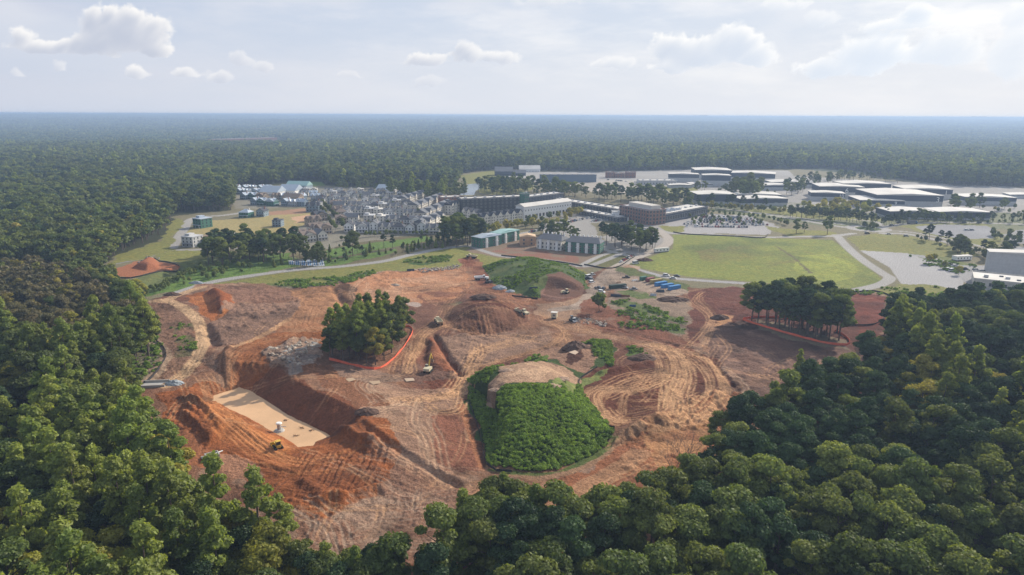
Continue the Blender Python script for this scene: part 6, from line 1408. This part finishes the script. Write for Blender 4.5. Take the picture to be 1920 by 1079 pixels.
def heap(px, py, rx, ry, h, mt, label, name='gravel_heap', cat='gravel heap', seed=0, zoff=0):
    x, y = G(px, py); v, f = ICO2; r_ = np.random.default_rng(seed); import bmesh
    bm = bmesh.new(); bmesh.ops.create_icosphere(bm, subdivisions=4, radius=1.0); v = np.array([q.co[:] for q in bm.verts]); f = [[q.index for q in p.verts] for p in bm.faces]; bm.free()
    z = np.clip(v[:, 2], -.15, 1); rad = 1 + (fbm(v[:, 0] * 3 + seed, v[:, 1] * 3 + v[:, 2], .8, seed, 4) - .5) * .5
    P_ = np.stack([v[:, 0] * rx * rad * (1.15 - .5 * np.clip(z, 0, 1)), v[:, 1] * ry * rad * (1.15 - .5 * np.clip(z, 0, 1)), z * h * rad], 1)
    me = bpy.data.meshes.new(name); me.from_pydata(P_.tolist(), [], f); me.materials.append(mt); me.update(); o = link(name, me, None, (x, y, hz(x, y) + zoff)); return tag(o, label, cat)
GRV = mat('blue_grey_gravel', (.33, .36, .38), .9, bump=.5, scale=2); SOIL = mat('dark_soil_heap', (.12, .07, .05), .95, bump=.6, scale=1.5); RCK = mat('pale_rock', (.36, .29, .23), .9, vary=.3, bump=.5)
heap(937, 541, 4.4, 3.2, 2.2, GRV, 'larger blue-grey gravel heap at the foot of the green mound', seed=1); heap(957, 547, 3.0, 2.2, 1.2, GRV, 'smaller blue-grey gravel heap at the foot of the green mound', seed=2); heap(327, 720, 3.6, 2.4, 1.7, GRV, 'white-grey gravel heap at the end of the west haul road', seed=3)
heap(368, 534, 4.5, 2, 1.6, GRV, 'grey gravel heap on the greenway road, left one of two', seed=4); heap(322, 555, 5, 2.5, 1.8, SOIL, 'dark heap at the road fork in the west', 'soil_heap', 'soil heap', seed=5); heap(1209, 489, 6, 3, 2.2, SOIL, 'dark spoil heap beside the white box van', 'soil_heap', 'soil heap', seed=6)
heap(741, 535, 3.2, 2, 1.0, RCK, 'lone low rock heap on the tan pad', 'rock_heap', 'rock heap', seed=7); heap(962, 697, 4, 2.6, .01, RCK, 'flat rock', 'rock_heap', 'rock heap', seed=8) if False else None
heap(1080, 657, 6, 5, 3.6, SOIL, 'dark peat-like heap behind the sandy hilltop', 'soil_heap', 'soil heap', seed=9); heap(1260, 563, 9, 4, 2.4, SOIL, 'low dark heap below the blue containers', 'soil_heap', 'soil heap', seed=10); heap(1205, 672, 6, 4, 2.0, SOIL, 'dark heap with weeds left of the looping tracks', 'soil_heap', 'soil heap', seed=11)
heap(1350, 597, 5, 3, 2.2, SOIL, 'dark heap at the top of the brown field by the tree grove', 'soil_heap', 'soil heap', seed=12); heap(688, 788, 4, 3, 1.6, SOIL, 'round dark heap at the east corner of the pond bank', 'soil_heap', 'soil heap', seed=13); heap(905, 573, 7, 4, 2.0, SOIL, 'dark dumped soil on the crest of the stockpile', 'soil_heap', 'soil heap', seed=14)
SANDM = mat('sandy_soil', (.40, .27, .19), .95, bump=.6, scale=1.5)
for i, (hx, hy, hr, hq) in enumerate(HEAPS):
    x, y = G(hx, hy, 9.5); o = heap(hx, hy, hr, hr * .6, .8, SANDM, '%s sandy hump along the rim of the bare hilltop, counted from the west' % ORD[i], 'sand_heap', 'sand heap', seed=hq); o.location = (x, y, hz(x, y) - .1)
# boulders
BM_ = []
for i in range(5):
    v, f = ICO1; r_ = np.random.default_rng(80 + i); vv = v * (1 + (r_.random((len(v), 1)) - .5) * .5) * np.array([1.2, .9, .8]); me = bpy.data.meshes.new('boulder'); me.from_pydata(vv.tolist(), [], [tuple(int(k) for k in q) for q in f]); me.materials.append([RCK, mat('tan_rock', (.42, .35, .28), .9, bump=.4), mat('grey_rock', (.28, .27, .26), .9, bump=.4)][i % 3]); me.update(); BM_.append(me)
def boulders(poly, n_, s0, s1, label, group, seed):
    P = np.array(PX(poly)); r_ = np.random.default_rng(seed); k = 0; lo, hi = P.min(0), P.max(0)
    while k < n_:
        q = lo + r_.random(2) * (hi - lo)
        if not pip(q[:1], q[1:], P)[0]: continue
        s = s0 + (s1 - s0) * r_.random() ** 2; o = link('boulder', BM_[int(r_.integers(5))], None, (q[0], q[1], hz(*q) + s * .2 + (r_.random() * 1.2 if s < s1 * .6 else 0))); o.scale = (s, s, s * .8); o.rotation_euler = (r_.random() * .5, r_.random() * .5, r_.random() * 6); tag(o, label, 'boulder', group); k += 1
boulders([(530, 668), (545, 655), (590, 642), (598, 655), (580, 672), (545, 680)], 70, .7, 2.0, 'pale boulder in the heap of rocks above the pond', 'boulders above the pond', 1); boulders([(498, 665), (525, 658), (545, 680), (590, 686), (585, 700), (540, 700), (505, 684)], 45, .6, 1.6, 'grey boulder on the lower side of the rock heap above the pond', 'grey boulders above the pond', 2)
boulders([(1068, 598), (1105, 596), (1115, 606), (1080, 610)], 50, .3, .9, 'small rubble block on the haul crossing', 'rubble on the haul crossing', 3); boulders([(1118, 603), (1136, 606), (1134, 612), (1116, 610)], 26, .5, 1.1, 'rubble block heaped beside the weedy storage ground', 'rubble beside the storage ground', 4)
boulders([(765, 510), (790, 505), (862, 498), (860, 505), (790, 512)], 110, .5, 1.3, 'pale rubble in the long windrow along the tan pad', 'rubble windrow along the tan pad', 5); boulders([(1185, 592), (1240, 597), (1262, 606), (1210, 606)], 40, .3, .8, 'pale stone among the weeds of the storage ground', 'stones among the weeds', 6); boulders([(945, 700), (965, 696), (975, 703), (950, 706)], 6, .5, 1.3, 'rock lying on the sandy hilltop', 'rocks on the sandy hilltop', 7)
boulders([(250, 498), (262, 495), (300, 486), (290, 493)], 14, .6, 1.4, 'pale block on the rim of the red dirt lot', 'blocks on the red dirt lot', 8)
# stacked pipes and materials in the yards
def stack(px, py, hd, n_, L, rad, mt, label, cat='pipe stack'):
    n_ = min(n_, 3); L *= .75; rad *= .65
    x, y = G(px, py); e = empty('pipe_stack', (x, y, hz(x, y)), hd, label=label, cat=cat); k = n_; z = rad
    while k > 0:
        for i in range(k): MB().tube((-L / 2, (i - (k - 1) / 2) * rad * 2.05, z), (L / 2, (i - (k - 1) / 2) * rad * 2.05, z), rad, n=8).build('pipe', mt, e)
        k -= 1; z += rad * 1.75
stack(1155, 556, -.2, 4, 9, .4, M['char'], 'dark pipes stacked below the dark green container'); stack(1172, 557, -.2, 3, 8, .35, mat('rusty_steel', (.22, .09, .05), .9), 'rusty pipes beside the stack of dark pipes'); stack(1190, 527, .5, 4, 6, .3, M['white'], 'white pipes stacked at the back of the yard'); stack(1186, 575, 0, 3, 5, .3, PAINT['blue'], 'turquoise blue pipes among the weeds'); stack(1238, 548, .2, 4, 7, .45, M['char'], 'dark pipes in front of the blue containers'); stack(1000, 551, .1, 4, 7, .4, M['char'], 'black pipes at the foot of the green mound'); stack(770, 509, .1, 4, 7, .5, M['char'], 'black pipes at the west end of the rubble windrow')
stack(1225, 555, -.2, 3, 5, .4, M['steel'], 'grey pipes among weeds below the containers'); stack(1160, 531, .4, 3, 4, .3, M['wood'], 'timber poles near the black pickup')

# ---- fences
def fence(name, pts, h, mt, label, cat, step=4, sm=True, z=0.0, post=True, droop=.0):
    P = smooth(PX(pts, z), 6) if sm else np.array(PX(pts, z)); L = [0]
    for i in range(1, len(P)): L.append(L[-1] + math.hypot(*(P[i] - P[i - 1])))
    n_ = max(2, int(L[-1] / step)); xs = np.interp(np.linspace(0, L[-1], n_ + 1), L, P[:, 0]); ys = np.interp(np.linspace(0, L[-1], n_ + 1), L, P[:, 1]); zs = height(xs, ys)
    e = empty(name, (xs[0], ys[0], zs[0]), label=label, cat=cat); V = []; Fq = []
    for i in range(n_ + 1):
        hh_ = h * (1 - droop * 1.8 * cr.random())
        if i < n_: a = math.atan2(ys[i + 1] - ys[i], xs[i + 1] - xs[i])
        nx, ny = -math.sin(a) * .04, math.cos(a) * .04
        x_, y_, z_ = xs[i] - xs[0], ys[i] - ys[0], zs[i] - zs[0]
        V += [(x_ - nx, y_ - ny, z_ + .02), (x_ + nx, y_ + ny, z_ + .02), (x_ + nx, y_ + ny, z_ + hh_), (x_ - nx, y_ - ny, z_ + hh_)]
        if i < n_:
            o_ = i * 4; Fq += [(o_ + 0, o_ + 4, o_ + 7, o_ + 3), (o_ + 1, o_ + 2, o_ + 6, o_ + 5), (o_ + 3, o_ + 7, o_ + 6, o_ + 2)]
    MB().add(V, Fq).build('mesh_fabric', mt, e)
    if post:
        pm = MB().tube((0, 0, -.3), (0, 0, h * 1.1), .05, n=4).mesh('post', M['wood'])
        for i in range(0, n_ + 1): link('post', pm, e, (xs[i] - xs[0], ys[i] - ys[0], zs[i] - zs[0]))
    return e
OR_ = mat('orange_safety_mesh', (.85, .16, .08), .7); BK = mat('black_silt_fabric', (.03, .03, .032), .9)
fence('safety_fence', [(618, 684), (645, 689), (690, 698), (712, 695), (740, 672), (762, 645), (774, 622), (765, 613), (756, 614)], 1.35, OR_, 'orange mesh fence round the small grove in the middle of the site', 'safety fence', droop=.25)
fence('safety_fence', [(1393, 601), (1440, 616), (1500, 633), (1540, 643), (1570, 648), (1590, 648), (1592, 640), (1578, 628), (1565, 622)], 1.4, OR_, 'orange mesh fence along the near side of the tall eastern grove', 'safety fence', droop=.2)
fence('safety_fence', [(1393, 600), (1420, 596), (1470, 598), (1530, 604)], 1.6, OR_, 'orange mesh fence behind the trunks of the tall eastern grove', 'safety fence', droop=.2)
for pts, lb in [([(293, 640), (305, 650), (312, 668), (300, 690), (282, 712), (266, 722)], 'black silt fence curving along the western wood edge'), ([(1008, 562), (960, 556)], 'short black silt fence at the foot of the green mound'),
    ([(1120, 690), (1092, 708), (1085, 718), (1100, 752), (1126, 785), (1152, 815)], 'black silt fence along the east foot of the big green hill'), ([(1262, 436), (1290, 440), (1380, 444), (1430, 447), (1440, 440)], 'dark silt fence between car park and meadow'), ([(1095, 497), (1150, 504), (1190, 482)], 'black silt fence round the grass triangle'),
    ([(208, 526), (250, 527), (310, 512), (338, 505), (318, 496), (290, 492)], 'black silt fence round the red dirt lot'), ([(1600, 549), (1640, 547), (1670, 560), (1650, 605), (1590, 612)], 'black silt fence at the east corner of the red field'), ([(880, 716), (882, 760), (900, 815), (915, 876), (960, 886)], 'black silt fence along the west foot of the big green hill'),
    ([(940, 480), (1000, 486), (1060, 494), (1092, 500)], 'black silt fence below the townhouse blocks')]:
    fence('silt_fence', pts, .9, BK, lb, 'silt fence', step=5)

# ------------------------------------------------------------------ trees of the park, the groves and the streets
HGT['round'] = 8.0; HGT['gold_round'] = 8.0
for kd, mt in (('round', 'broad'), ('gold_round', 'gold')):
    NVAR[kd] = 2; HI[kd] = []
    for v in range(2):
        r_ = np.random.default_rng(300 + v); lb = lobeset('round', 8.0, r_); HI[kd].append((mk(kd + '_crown', *crown(lb, 420, .75, r_, ICO1, .85), LM[mt]), trunk_mesh(kd + '_trunk', 6.4, .16, lb, r_, limbs=3)))
LAB['round'] = ('small_tree', 'tree', {}); LAB['gold_round'] = ('small_tree', 'tree', {})
MASS = {}
def poly_trees(pts, n_, kinds, s0, s1, label, group, mind=4.5, seed=0, z=0.0, mass=None):
    P = np.array(PX(pts, z)); r_ = np.random.default_rng(seed + 600); lo, hi = P.min(0), P.max(0); got = []; t_ = 0
    while len(got) < n_ and t_ < 4000:
        t_ += 1; q = lo + r_.random(2) * (hi - lo)
        if not pip(q[:1], q[1:], P)[0] or any(math.hypot(*(q - g_)) < mind for g_ in got): continue
        got.append(q)
        if mass: MASS.setdefault(mass, []).append((q[0], q[1], kinds[int(r_.integers(len(kinds)))], s0 + (s1 - s0) * r_.random())); continue
        plant(kinds[int(r_.integers(len(kinds)))], q[0], q[1], hz(*q), s0 + (s1 - s0) * r_.random(), r_.random() * 6.28, label, group)
def line_trees(pts, n_, kinds, s0, s1, label, group, jit=.8, seed=0):
    P = smooth(PX(pts), 6); r_ = np.random.default_rng(seed + 900); k = np.linspace(0, len(P) - 1, n_)
    for i in range(n_):
        q = np.array([np.interp(k[i], range(len(P)), P[:, 0]), np.interp(k[i], range(len(P)), P[:, 1])]) + r_.normal(size=2) * jit
        plant(kinds[int(r_.integers(len(kinds)))], q[0], q[1], hz(*q), s0 + (s1 - s0) * r_.random(), r_.random() * 6.28, (label % ORD[i]) if '%s' in label else label, group)
poly_trees([(622, 690), (612, 672), (640, 650), (700, 625), (745, 612), (762, 622), (758, 640), (735, 664), (705, 688), (660, 684)], 40, ['poplar', 'poplar', 'gold', 'broad'], .7, 1.0, 'tall green tree in the fenced grove in the middle of the building site', 'trees of the grove in the middle of the site', 4.2, 1)
poly_trees([(1396, 600), (1440, 597), (1530, 603), (1568, 618), (1580, 640), (1530, 638), (1470, 622), (1410, 606)], 42, ['broad', 'pine', 'pine', 'broad'], 1.0, 1.22, 'tall dark tree with bare trunk in the fenced eastern grove', 'trees of the fenced eastern grove', 4.2, 2)
poly_trees([(385, 500), (400, 480), (440, 470), (520, 474), (570, 476), (590, 488), (560, 492), (500, 494), (450, 503), (400, 508)], 42, ['broad', 'broad', 'pine'], .8, 1.15, 'dark leafy tree of the belt between the courts and the dry field', 'trees of the belt above the courts', 6, 3)
plant('broad', *G(662, 480), 0, 1.05, 1.0, 'single large leafy tree standing in the park lawn', None, cat='tree')
poly_trees([(822, 455), (860, 448), (900, 445), (905, 458), (870, 465), (835, 466)], 18, ['broad', 'broad', 'pine'], .95, 1.2, 'tall leafy tree in the clump between the terraces and the green blocks', 'trees of the clump by the greenway road', 6, 4)
poly_trees([(1118, 452), (1160, 446), (1225, 464), (1228, 474), (1190, 474), (1140, 462)], 26, ['pine', 'broad'], .75, .95, 'dark rounded tree in the clump before the brick office', 'trees of the clump before the brick office', 6, 5)
poly_trees([(1010, 440), (1050, 436), (1085, 450), (1070, 458), (1030, 450)], 14, ['pine', 'broad'], .5, .8, 'dark tree behind the grey-roofed townhouse block', 'trees behind the townhouse blocks', 6, 6)
plant('round', *G(1122, 586), hz(*G(1122, 586)) - .8, 1.5, .3, 'round dark tree standing alone beside the haul road', None, cat='tree'); plant('round', *G(1133, 583), hz(*G(1133, 583)), .55, .3, 'small dark shrub-like tree beside the lone round tree', None, cat='tree')
poly_trees([(890, 362), (930, 352), (1000, 356), (1060, 362), (1100, 368), (1180, 372), (1250, 376), (1300, 385), (1290, 394), (1200, 384), (1100, 376), (1000, 368), (930, 372)], 100, ['broad', 'broad', 'pine'], .7, 1.2, 'dark leafy tree of the belt behind the black apartment blocks', 'trees behind the apartment blocks', 9, 7, mass='background_trees')
poly_trees([(1372, 372), (1380, 362), (1425, 362), (1432, 371), (1400, 376)], 16, ['broad'], 1.15, 1.45, 'tall dark tree of the clump in front of the stages', 'trees of the clump in front of the stages', 8, 8)
poly_trees([(720, 372), (735, 364), (780, 366), (850, 372), (880, 372), (850, 380), (790, 376)], 26, ['broad', 'broad', 'poplar'], .9, 1.35, 'tall leafy tree between the village and the lake', 'trees between village and lake', 9, 9, mass='background_trees')
poly_trees([(600, 355), (740, 352), (800, 362), (850, 362), (860, 368), (720, 362)], 22, ['broad'], .6, .9, 'leafy tree on the far shore side of the village', 'trees at the back of the village', 8, 10, mass='background_trees')
poly_trees([(900, 345), (960, 340), (985, 350), (930, 352)], 12, ['round', 'broad'], .6, 1.0, 'small tree dotted over the meadow beyond the lake', 'trees on the meadow beyond the lake', 10, 11)
line_trees([(865, 452), (930, 437), (985, 429), (1040, 424), (1088, 405)], 19, ['gold_round'], 1.0, 1.4, 'yellow street tree, %s from the west in the lower row by the hall', 'yellow street trees', seed=1); line_trees([(900, 440), (960, 428), (1010, 420), (1060, 408), (1092, 398)], 16, ['gold_round', 'gold_round', 'round'], .9, 1.35, 'yellow street tree, %s from the west in the row nearest the hall', 'yellow street trees', seed=2)
line_trees([(1482, 408), (1540, 411), (1600, 417), (1660, 424), (1720, 416), (1780, 418)], 56, ['pine', 'broad'], .45, .7, 'dark young pine in the planted row along the studio boulevard', 'young pines along the boulevard', 1.5, 3)
line_trees([(1780, 417), (1850, 416), (1920, 420), (1980, 424)], 30, ['round', 'pine'], .42, .6, 'dark tree in the row before the white-roofed workshops', 'trees before the white-roofed workshops', 2, 4)
line_trees([(1300, 392), (1360, 394), (1420, 398), (1480, 402)], 22, ['round', 'gold_round'], .8, 1.3, 'small tree in the row below the close pair of workshops', 'trees below the close pair of workshops', 1.5, 5); line_trees([(1310, 389), (1380, 391), (1470, 396)], 20, ['round', 'round', 'pine'], .6, .9, 'dark small tree in the hedge-like row below the workshops', 'trees below the close pair of workshops', 1.5, 55)
line_trees([(1290, 399), (1370, 404), (1440, 412), (1480, 424)], 26, ['round'], .5, .75, 'small dark tree in the row behind the main car park', 'trees behind the main car park', 1, 6)
poly_trees([(1490, 392), (1560, 385), (1640, 392), (1665, 402), (1600, 408), (1500, 402)], 44, ['gold_round', 'round', 'gold_round'], 1.0, 1.6, 'light green tree in the studio car park', 'trees of the studio car park', 7, 12)
poly_trees([(1290, 408), (1340, 404), (1400, 408), (1445, 424), (1400, 425), (1300, 424)], 34, ['round'], .5, .75, 'small tree on an island of the main car park', 'island trees of the main car park', 7, 13)
plant('broad', *G(1493, 438), 0, .78, 1.0, 'left one of two spreading trees at the top of the meadow', None, cat='tree'); plant('broad', *G(1551, 440), 0, .82, 2.0, 'right one of two spreading trees at the top of the meadow', None, cat='tree'); plant('broad', *G(1508, 436), 0, .5, 2.2, 'small tree touching the left spreading tree', None, cat='tree')
poly_trees([(1614, 431), (1620, 426), (1640, 426), (1645, 431), (1628, 434)], 9, ['round'], .55, .85, 'small tree on the roundabout island', 'trees on the roundabout island', 3.5, 14)
line_trees([(1715, 447), (1760, 455), (1800, 470), (1850, 478), (1920, 482)], 30, ['round', 'pine'], .45, .8, 'dark small tree in the hedge along the lower right road', 'hedge trees along the lower right road', 4, 7); line_trees([(1780, 468), (1830, 482), (1880, 490)], 26, ['round', 'broad'], .5, .75, 'dark bushy tree above the curved-roof hall', 'trees above the curved-roof hall', 4, 77)
line_trees([(1740, 495), (1750, 493)], 2, ['gold_round'], .8, 1.0, 'small yellowish tree in the lot, %s from the west', 'yellowish trees in the lot', .2, 8); plant('gold_round', *G(1770, 504), 0, .8, 0, 'small yellowish tree next to the parked black car', None, cat='tree'); plant('gold_round', *G(1797, 516), 0, .9, 0, 'yellowish tree in the middle of the parked cars', None, cat='tree')
poly_trees([(1860, 440), (1920, 446), (1980, 460), (1900, 462), (1850, 450)], 16, ['round'], .7, 1.1, 'small tree between the oval lot and the right edge', 'trees right of the oval lot', 6, 15)
line_trees([(600, 380), (615, 395), (628, 408), (645, 428)], 17, ['round'], .8, 1.0, 'dark street tree, %s from the top of the long diagonal street', 'trees of the long diagonal street', .5, 9); line_trees([(590, 382), (602, 396), (614, 412), (628, 432)], 13, ['round'], .7, .95, 'dark street tree on the west side of the diagonal street, %s from the top', 'trees of the long diagonal street', .5, 10)
line_trees([(640, 452), (680, 446), (740, 442), (800, 442)], 20, ['round'], .5, .8, 'small tree, %s from the west along the front of the village', 'trees along the front of the village', 1, 11)
poly_trees([(600, 410), (640, 372), (780, 372), (820, 400), (810, 430), (680, 436)], 60, ['round'], .6, 1.0, 'small dark garden tree between the village houses', 'garden trees of the village', 8, 16, mass='garden_trees')
poly_trees([(600, 478), (640, 462), (700, 468), (790, 455), (850, 450), (860, 462), (780, 474), (700, 486), (620, 496)], 60, ['round', 'cone', 'pine'], .3, .62, 'small park tree above the greenway road', 'small trees of the park', 4, 17, mass='park_bushes')
poly_trees([(560, 490), (600, 480), (620, 488), (600, 500)], 18, ['round', 'broad'], .4, .7, 'bushy tree right of the blue striped courts', 'bushy trees beside the courts', 3, 171, mass='park_bushes')
poly_trees([(330, 530), (400, 505), (470, 495), (475, 512), (420, 520), (345, 542)], 26, ['round'], .35, .8, 'young tree on the lawn along the creek', 'young trees along the creek', 4, 18); poly_trees([(255, 560), (300, 535), (350, 512), (380, 505), (385, 512), (345, 530), (300, 552)], 50, ['round'], .3, .6, 'bush on the creek bank', 'bushes on the creek bank', 2.5, 19, mass='park_bushes')
plant('cone', *G(528, 497), 0, .45, 0, 'pointed light green tree left of the striped courts', None, cat='tree'); plant('cone', *G(514, 502), 0, .5, 0, 'second pointed light green tree farther left of the courts', None, cat='tree')
plant('cone', *G(1494, 690 + 44), hz(*G(1494, 734)), 1.2, 0, 'pointed light green tree rising above the dark pine canopy', None, cat='tree')
poly_trees([(1470, 352), (1530, 338), (1600, 334), (1690, 340), (1690, 346), (1600, 340), (1535, 348), (1515, 362), (1480, 372)], 46, ['broad', 'broad', 'pine'], .6, .95, 'dark tree between the western and eastern stages', 'trees between the stages', 8, 30, mass='background_trees')
poly_trees([(1640, 400), (1700, 412), (1860, 415), (1940, 404), (1960, 414), (1860, 420), (1700, 418)], 34, ['round', 'broad', 'pine'], .35, .55, 'dark tree round the two white-roofed workshops', 'trees round the two white-roofed workshops', 6, 31, mass='background_trees')
poly_trees([(1790, 376), (1810, 388), (1920, 392), (1960, 380), (1980, 400), (1860, 400), (1770, 396)], 30, ['broad', 'gold_round', 'round'], .6, 1.0, 'tree on the lots before the stage marked 2', 'trees before the stage marked 2', 8, 32, mass='background_trees')
poly_trees([(1300, 366), (1310, 358), (1370, 352), (1480, 362), (1500, 372), (1390, 364)], 20, ['round', 'broad'], .6, .9, 'tree on the lots behind the close pair of workshops', 'trees behind the close pair of workshops', 8, 33, mass='background_trees')
allk = [meshcopy_joined('kind_' + k, HI[k][v][0], HI[k][v][1]) for k in HGT for v in range(NVAR[k])]
for nm_, lb in (('background_trees', 'dark tree belts among the far buildings and lots'), ('garden_trees', 'small trees in the gardens between the village houses'), ('park_bushes', 'bushes and young trees of the park and creek bank')):
    L_ = MASS[nm_]; scatter(nm_, [(a, b, hz(a, b)) for a, b, c, d in L_], allk, pickidx([c for a, b, c, d in L_]), [d for a, b, c, d in L_], [cr.random() * 6.28 for _ in L_], lb)
# bare trees
def bare_tree(x, y, H, label, seed, bush=False):
    r_ = random.Random(seed); mb = MB()
    def br(p, d, L, rad, lv):
        q = p + d * L; mb.tube(p, q, rad, rad * .6, 4, cap=False)
        if lv == 0: return
        for k in range(3 if lv > 1 else 4):
            n_ = (d + Vector((r_.uniform(-1, 1), r_.uniform(-1, 1), r_.uniform(-.2, .7))) * (.75 if not bush else 1.0)).normalized(); br(q if k else p + d * L * .7, n_, L * r_.uniform(.55, .8), rad * .55, lv - 1)
    br(Vector((0, 0, -.3)), Vector((0, 0, 1)), H * (.38 if not bush else .22), H * .012, 5); o = link('bare_tree', mb.mesh('bare_tree', LM['bare']), None, (x, y, hz(x, y))); tag(o, label, 'dead tree')
for i, (px, py, H, lb) in enumerate([(1278, 905, 17, 'tall leafless tree between the pines at the near edge of the site'), (1262, 910, 13, 'shorter leafless tree left of the tall leafless one'), (1300, 897, 12, 'leafless tree right of the tall leafless one')]):
    bare_tree(*G(px, py), H, lb, i)
x, y = G(1311, 975); bare_tree(x, y, 17, 'bushy grey leafless crown among the dark pines', 7, True); x, y = G(1455, 905); bare_tree(x, y, 19, 'thin grey leafless crown deep in the pine wood', 8, True); x, y = G(524, 1110); bare_tree(x, y, 17, 'slender pale leafless trunk at the near edge of the west wood', 9)

# ---- scrub on the hills and verges
bush = []
for i in range(4):
    r_ = np.random.default_rng(40 + i); lb = [(r_.normal() * .25, r_.normal() * .25, .35, .5, .5) for _ in range(3)]; V, Fq = crown(lb, 60, .42, r_, ICO1, .8); bush.append(mk('weed', V, Fq, LM['bush']))
def scrub(name, poly, sp_, s0, s1, label, z=0, thin=0.0, seed=0, hole=None, hz_=0):
    P = np.array(PX(poly, z)) if not isinstance(poly, np.ndarray) else poly; lo, hi = P.min(0), P.max(0); r_ = np.random.default_rng(seed + 70); n_ = int((hi[0] - lo[0]) * (hi[1] - lo[1]) / sp_ ** 2); q = lo + r_.random((n_, 2)) * (hi - lo)
    k = pip(q[:, 0], q[:, 1], P)
    if hole is not None:
        for hl in hole: k &= ~pip(q[:, 0], q[:, 1], PX(hl[0], hl[1]))
    k &= fbm(q[:, 0], q[:, 1], 8, 66 + seed, 3) > thin; q = q[k]; scatter(name, np.stack([q[:, 0], q[:, 1], height(q[:, 0], q[:, 1]) + .1], 1), bush, r_.integers(0, 4, len(q)), (s0 + (s1 - s0) * r_.random(len(q)) ** 1.5) * (.55 + .9 * fbm(q[:, 0], q[:, 1], 5, 91, 3)), r_.random(len(q)) * 6.28, label)
scrub('hillside_weeds', np.array(HILL), .68, .4, 1.25, 'thick green weeds covering the slopes of the big hill', hole=[(TOP, 9.8), ([(912,722),(908,704),(935,682),(970,655),(1050,640),(1095,660),(1080,690),(1034,714),(960,720)], 9.8), ([(1000, 645), (1080, 625), (1125, 640), (1150, 680), (1085, 705), (1075, 735), (1030, 712), (1060, 690)], 5)])
scrub('mound_weeds', np.array(MOUND), 1.4, .5, 1.2, 'dark weeds covering the smaller mound', thin=.5, seed=2, hole=[([(1010, 535), (1050, 520), (1092, 526), (1099, 545), (1050, 566), (1010, 562)], 2)])
for i, (p, th, lb) in enumerate([([(500, 534), (545, 526), (640, 519), (700, 507), (705, 514), (640, 536), (560, 543)], .45, 'green weeds on the verge above the tan pads'), ([(750, 494), (800, 480), (850, 480), (840, 492)], .45, 'green weeds on the hummock above the rubble windrow'), ([(1145, 590), (1175, 578), (1240, 598), (1288, 620), (1240, 622), (1165, 616)], .46, 'straggling weeds over the storage ground'), ([(1140, 566), (1180, 560), (1285, 600), (1295, 612), (1190, 582)], .46, 'weeds on the upper storage ground'), ([(1105, 655), (1142, 636), (1148, 672), (1118, 680)], .42, 'weeds on the spur behind the hill'), ([(1172, 652), (1195, 650), (1215, 668), (1180, 668)], .4, 'weeds round the dark heap'), ([(895, 702), (960, 684), (1030, 658), (1030, 666), (905, 712)], .4, 'weeds on the back edge of the hill'), ([(1700, 478), (1840, 500), (1800, 515), (1740, 500)], .5, 'dark scrub right of the meadow'), ([(1540, 548), (1745, 535), (1830, 556), (1700, 565)], .52, 'scrub below the pale lot'), ([(320, 610), (360, 605), (372, 650), (345, 690)], .52, 'sparse weeds inside the haul road bend'), ([(255, 590), (290, 600), (304, 650), (300, 690), (262, 716), (240, 690)], .3, 'undergrowth below the western wood edge')]):
    scrub('weeds', p, 1.7 if i < 8 else 2.6, .6, 1.6 if i != 10 else 2.4, lb, thin=th, seed=20 + i)
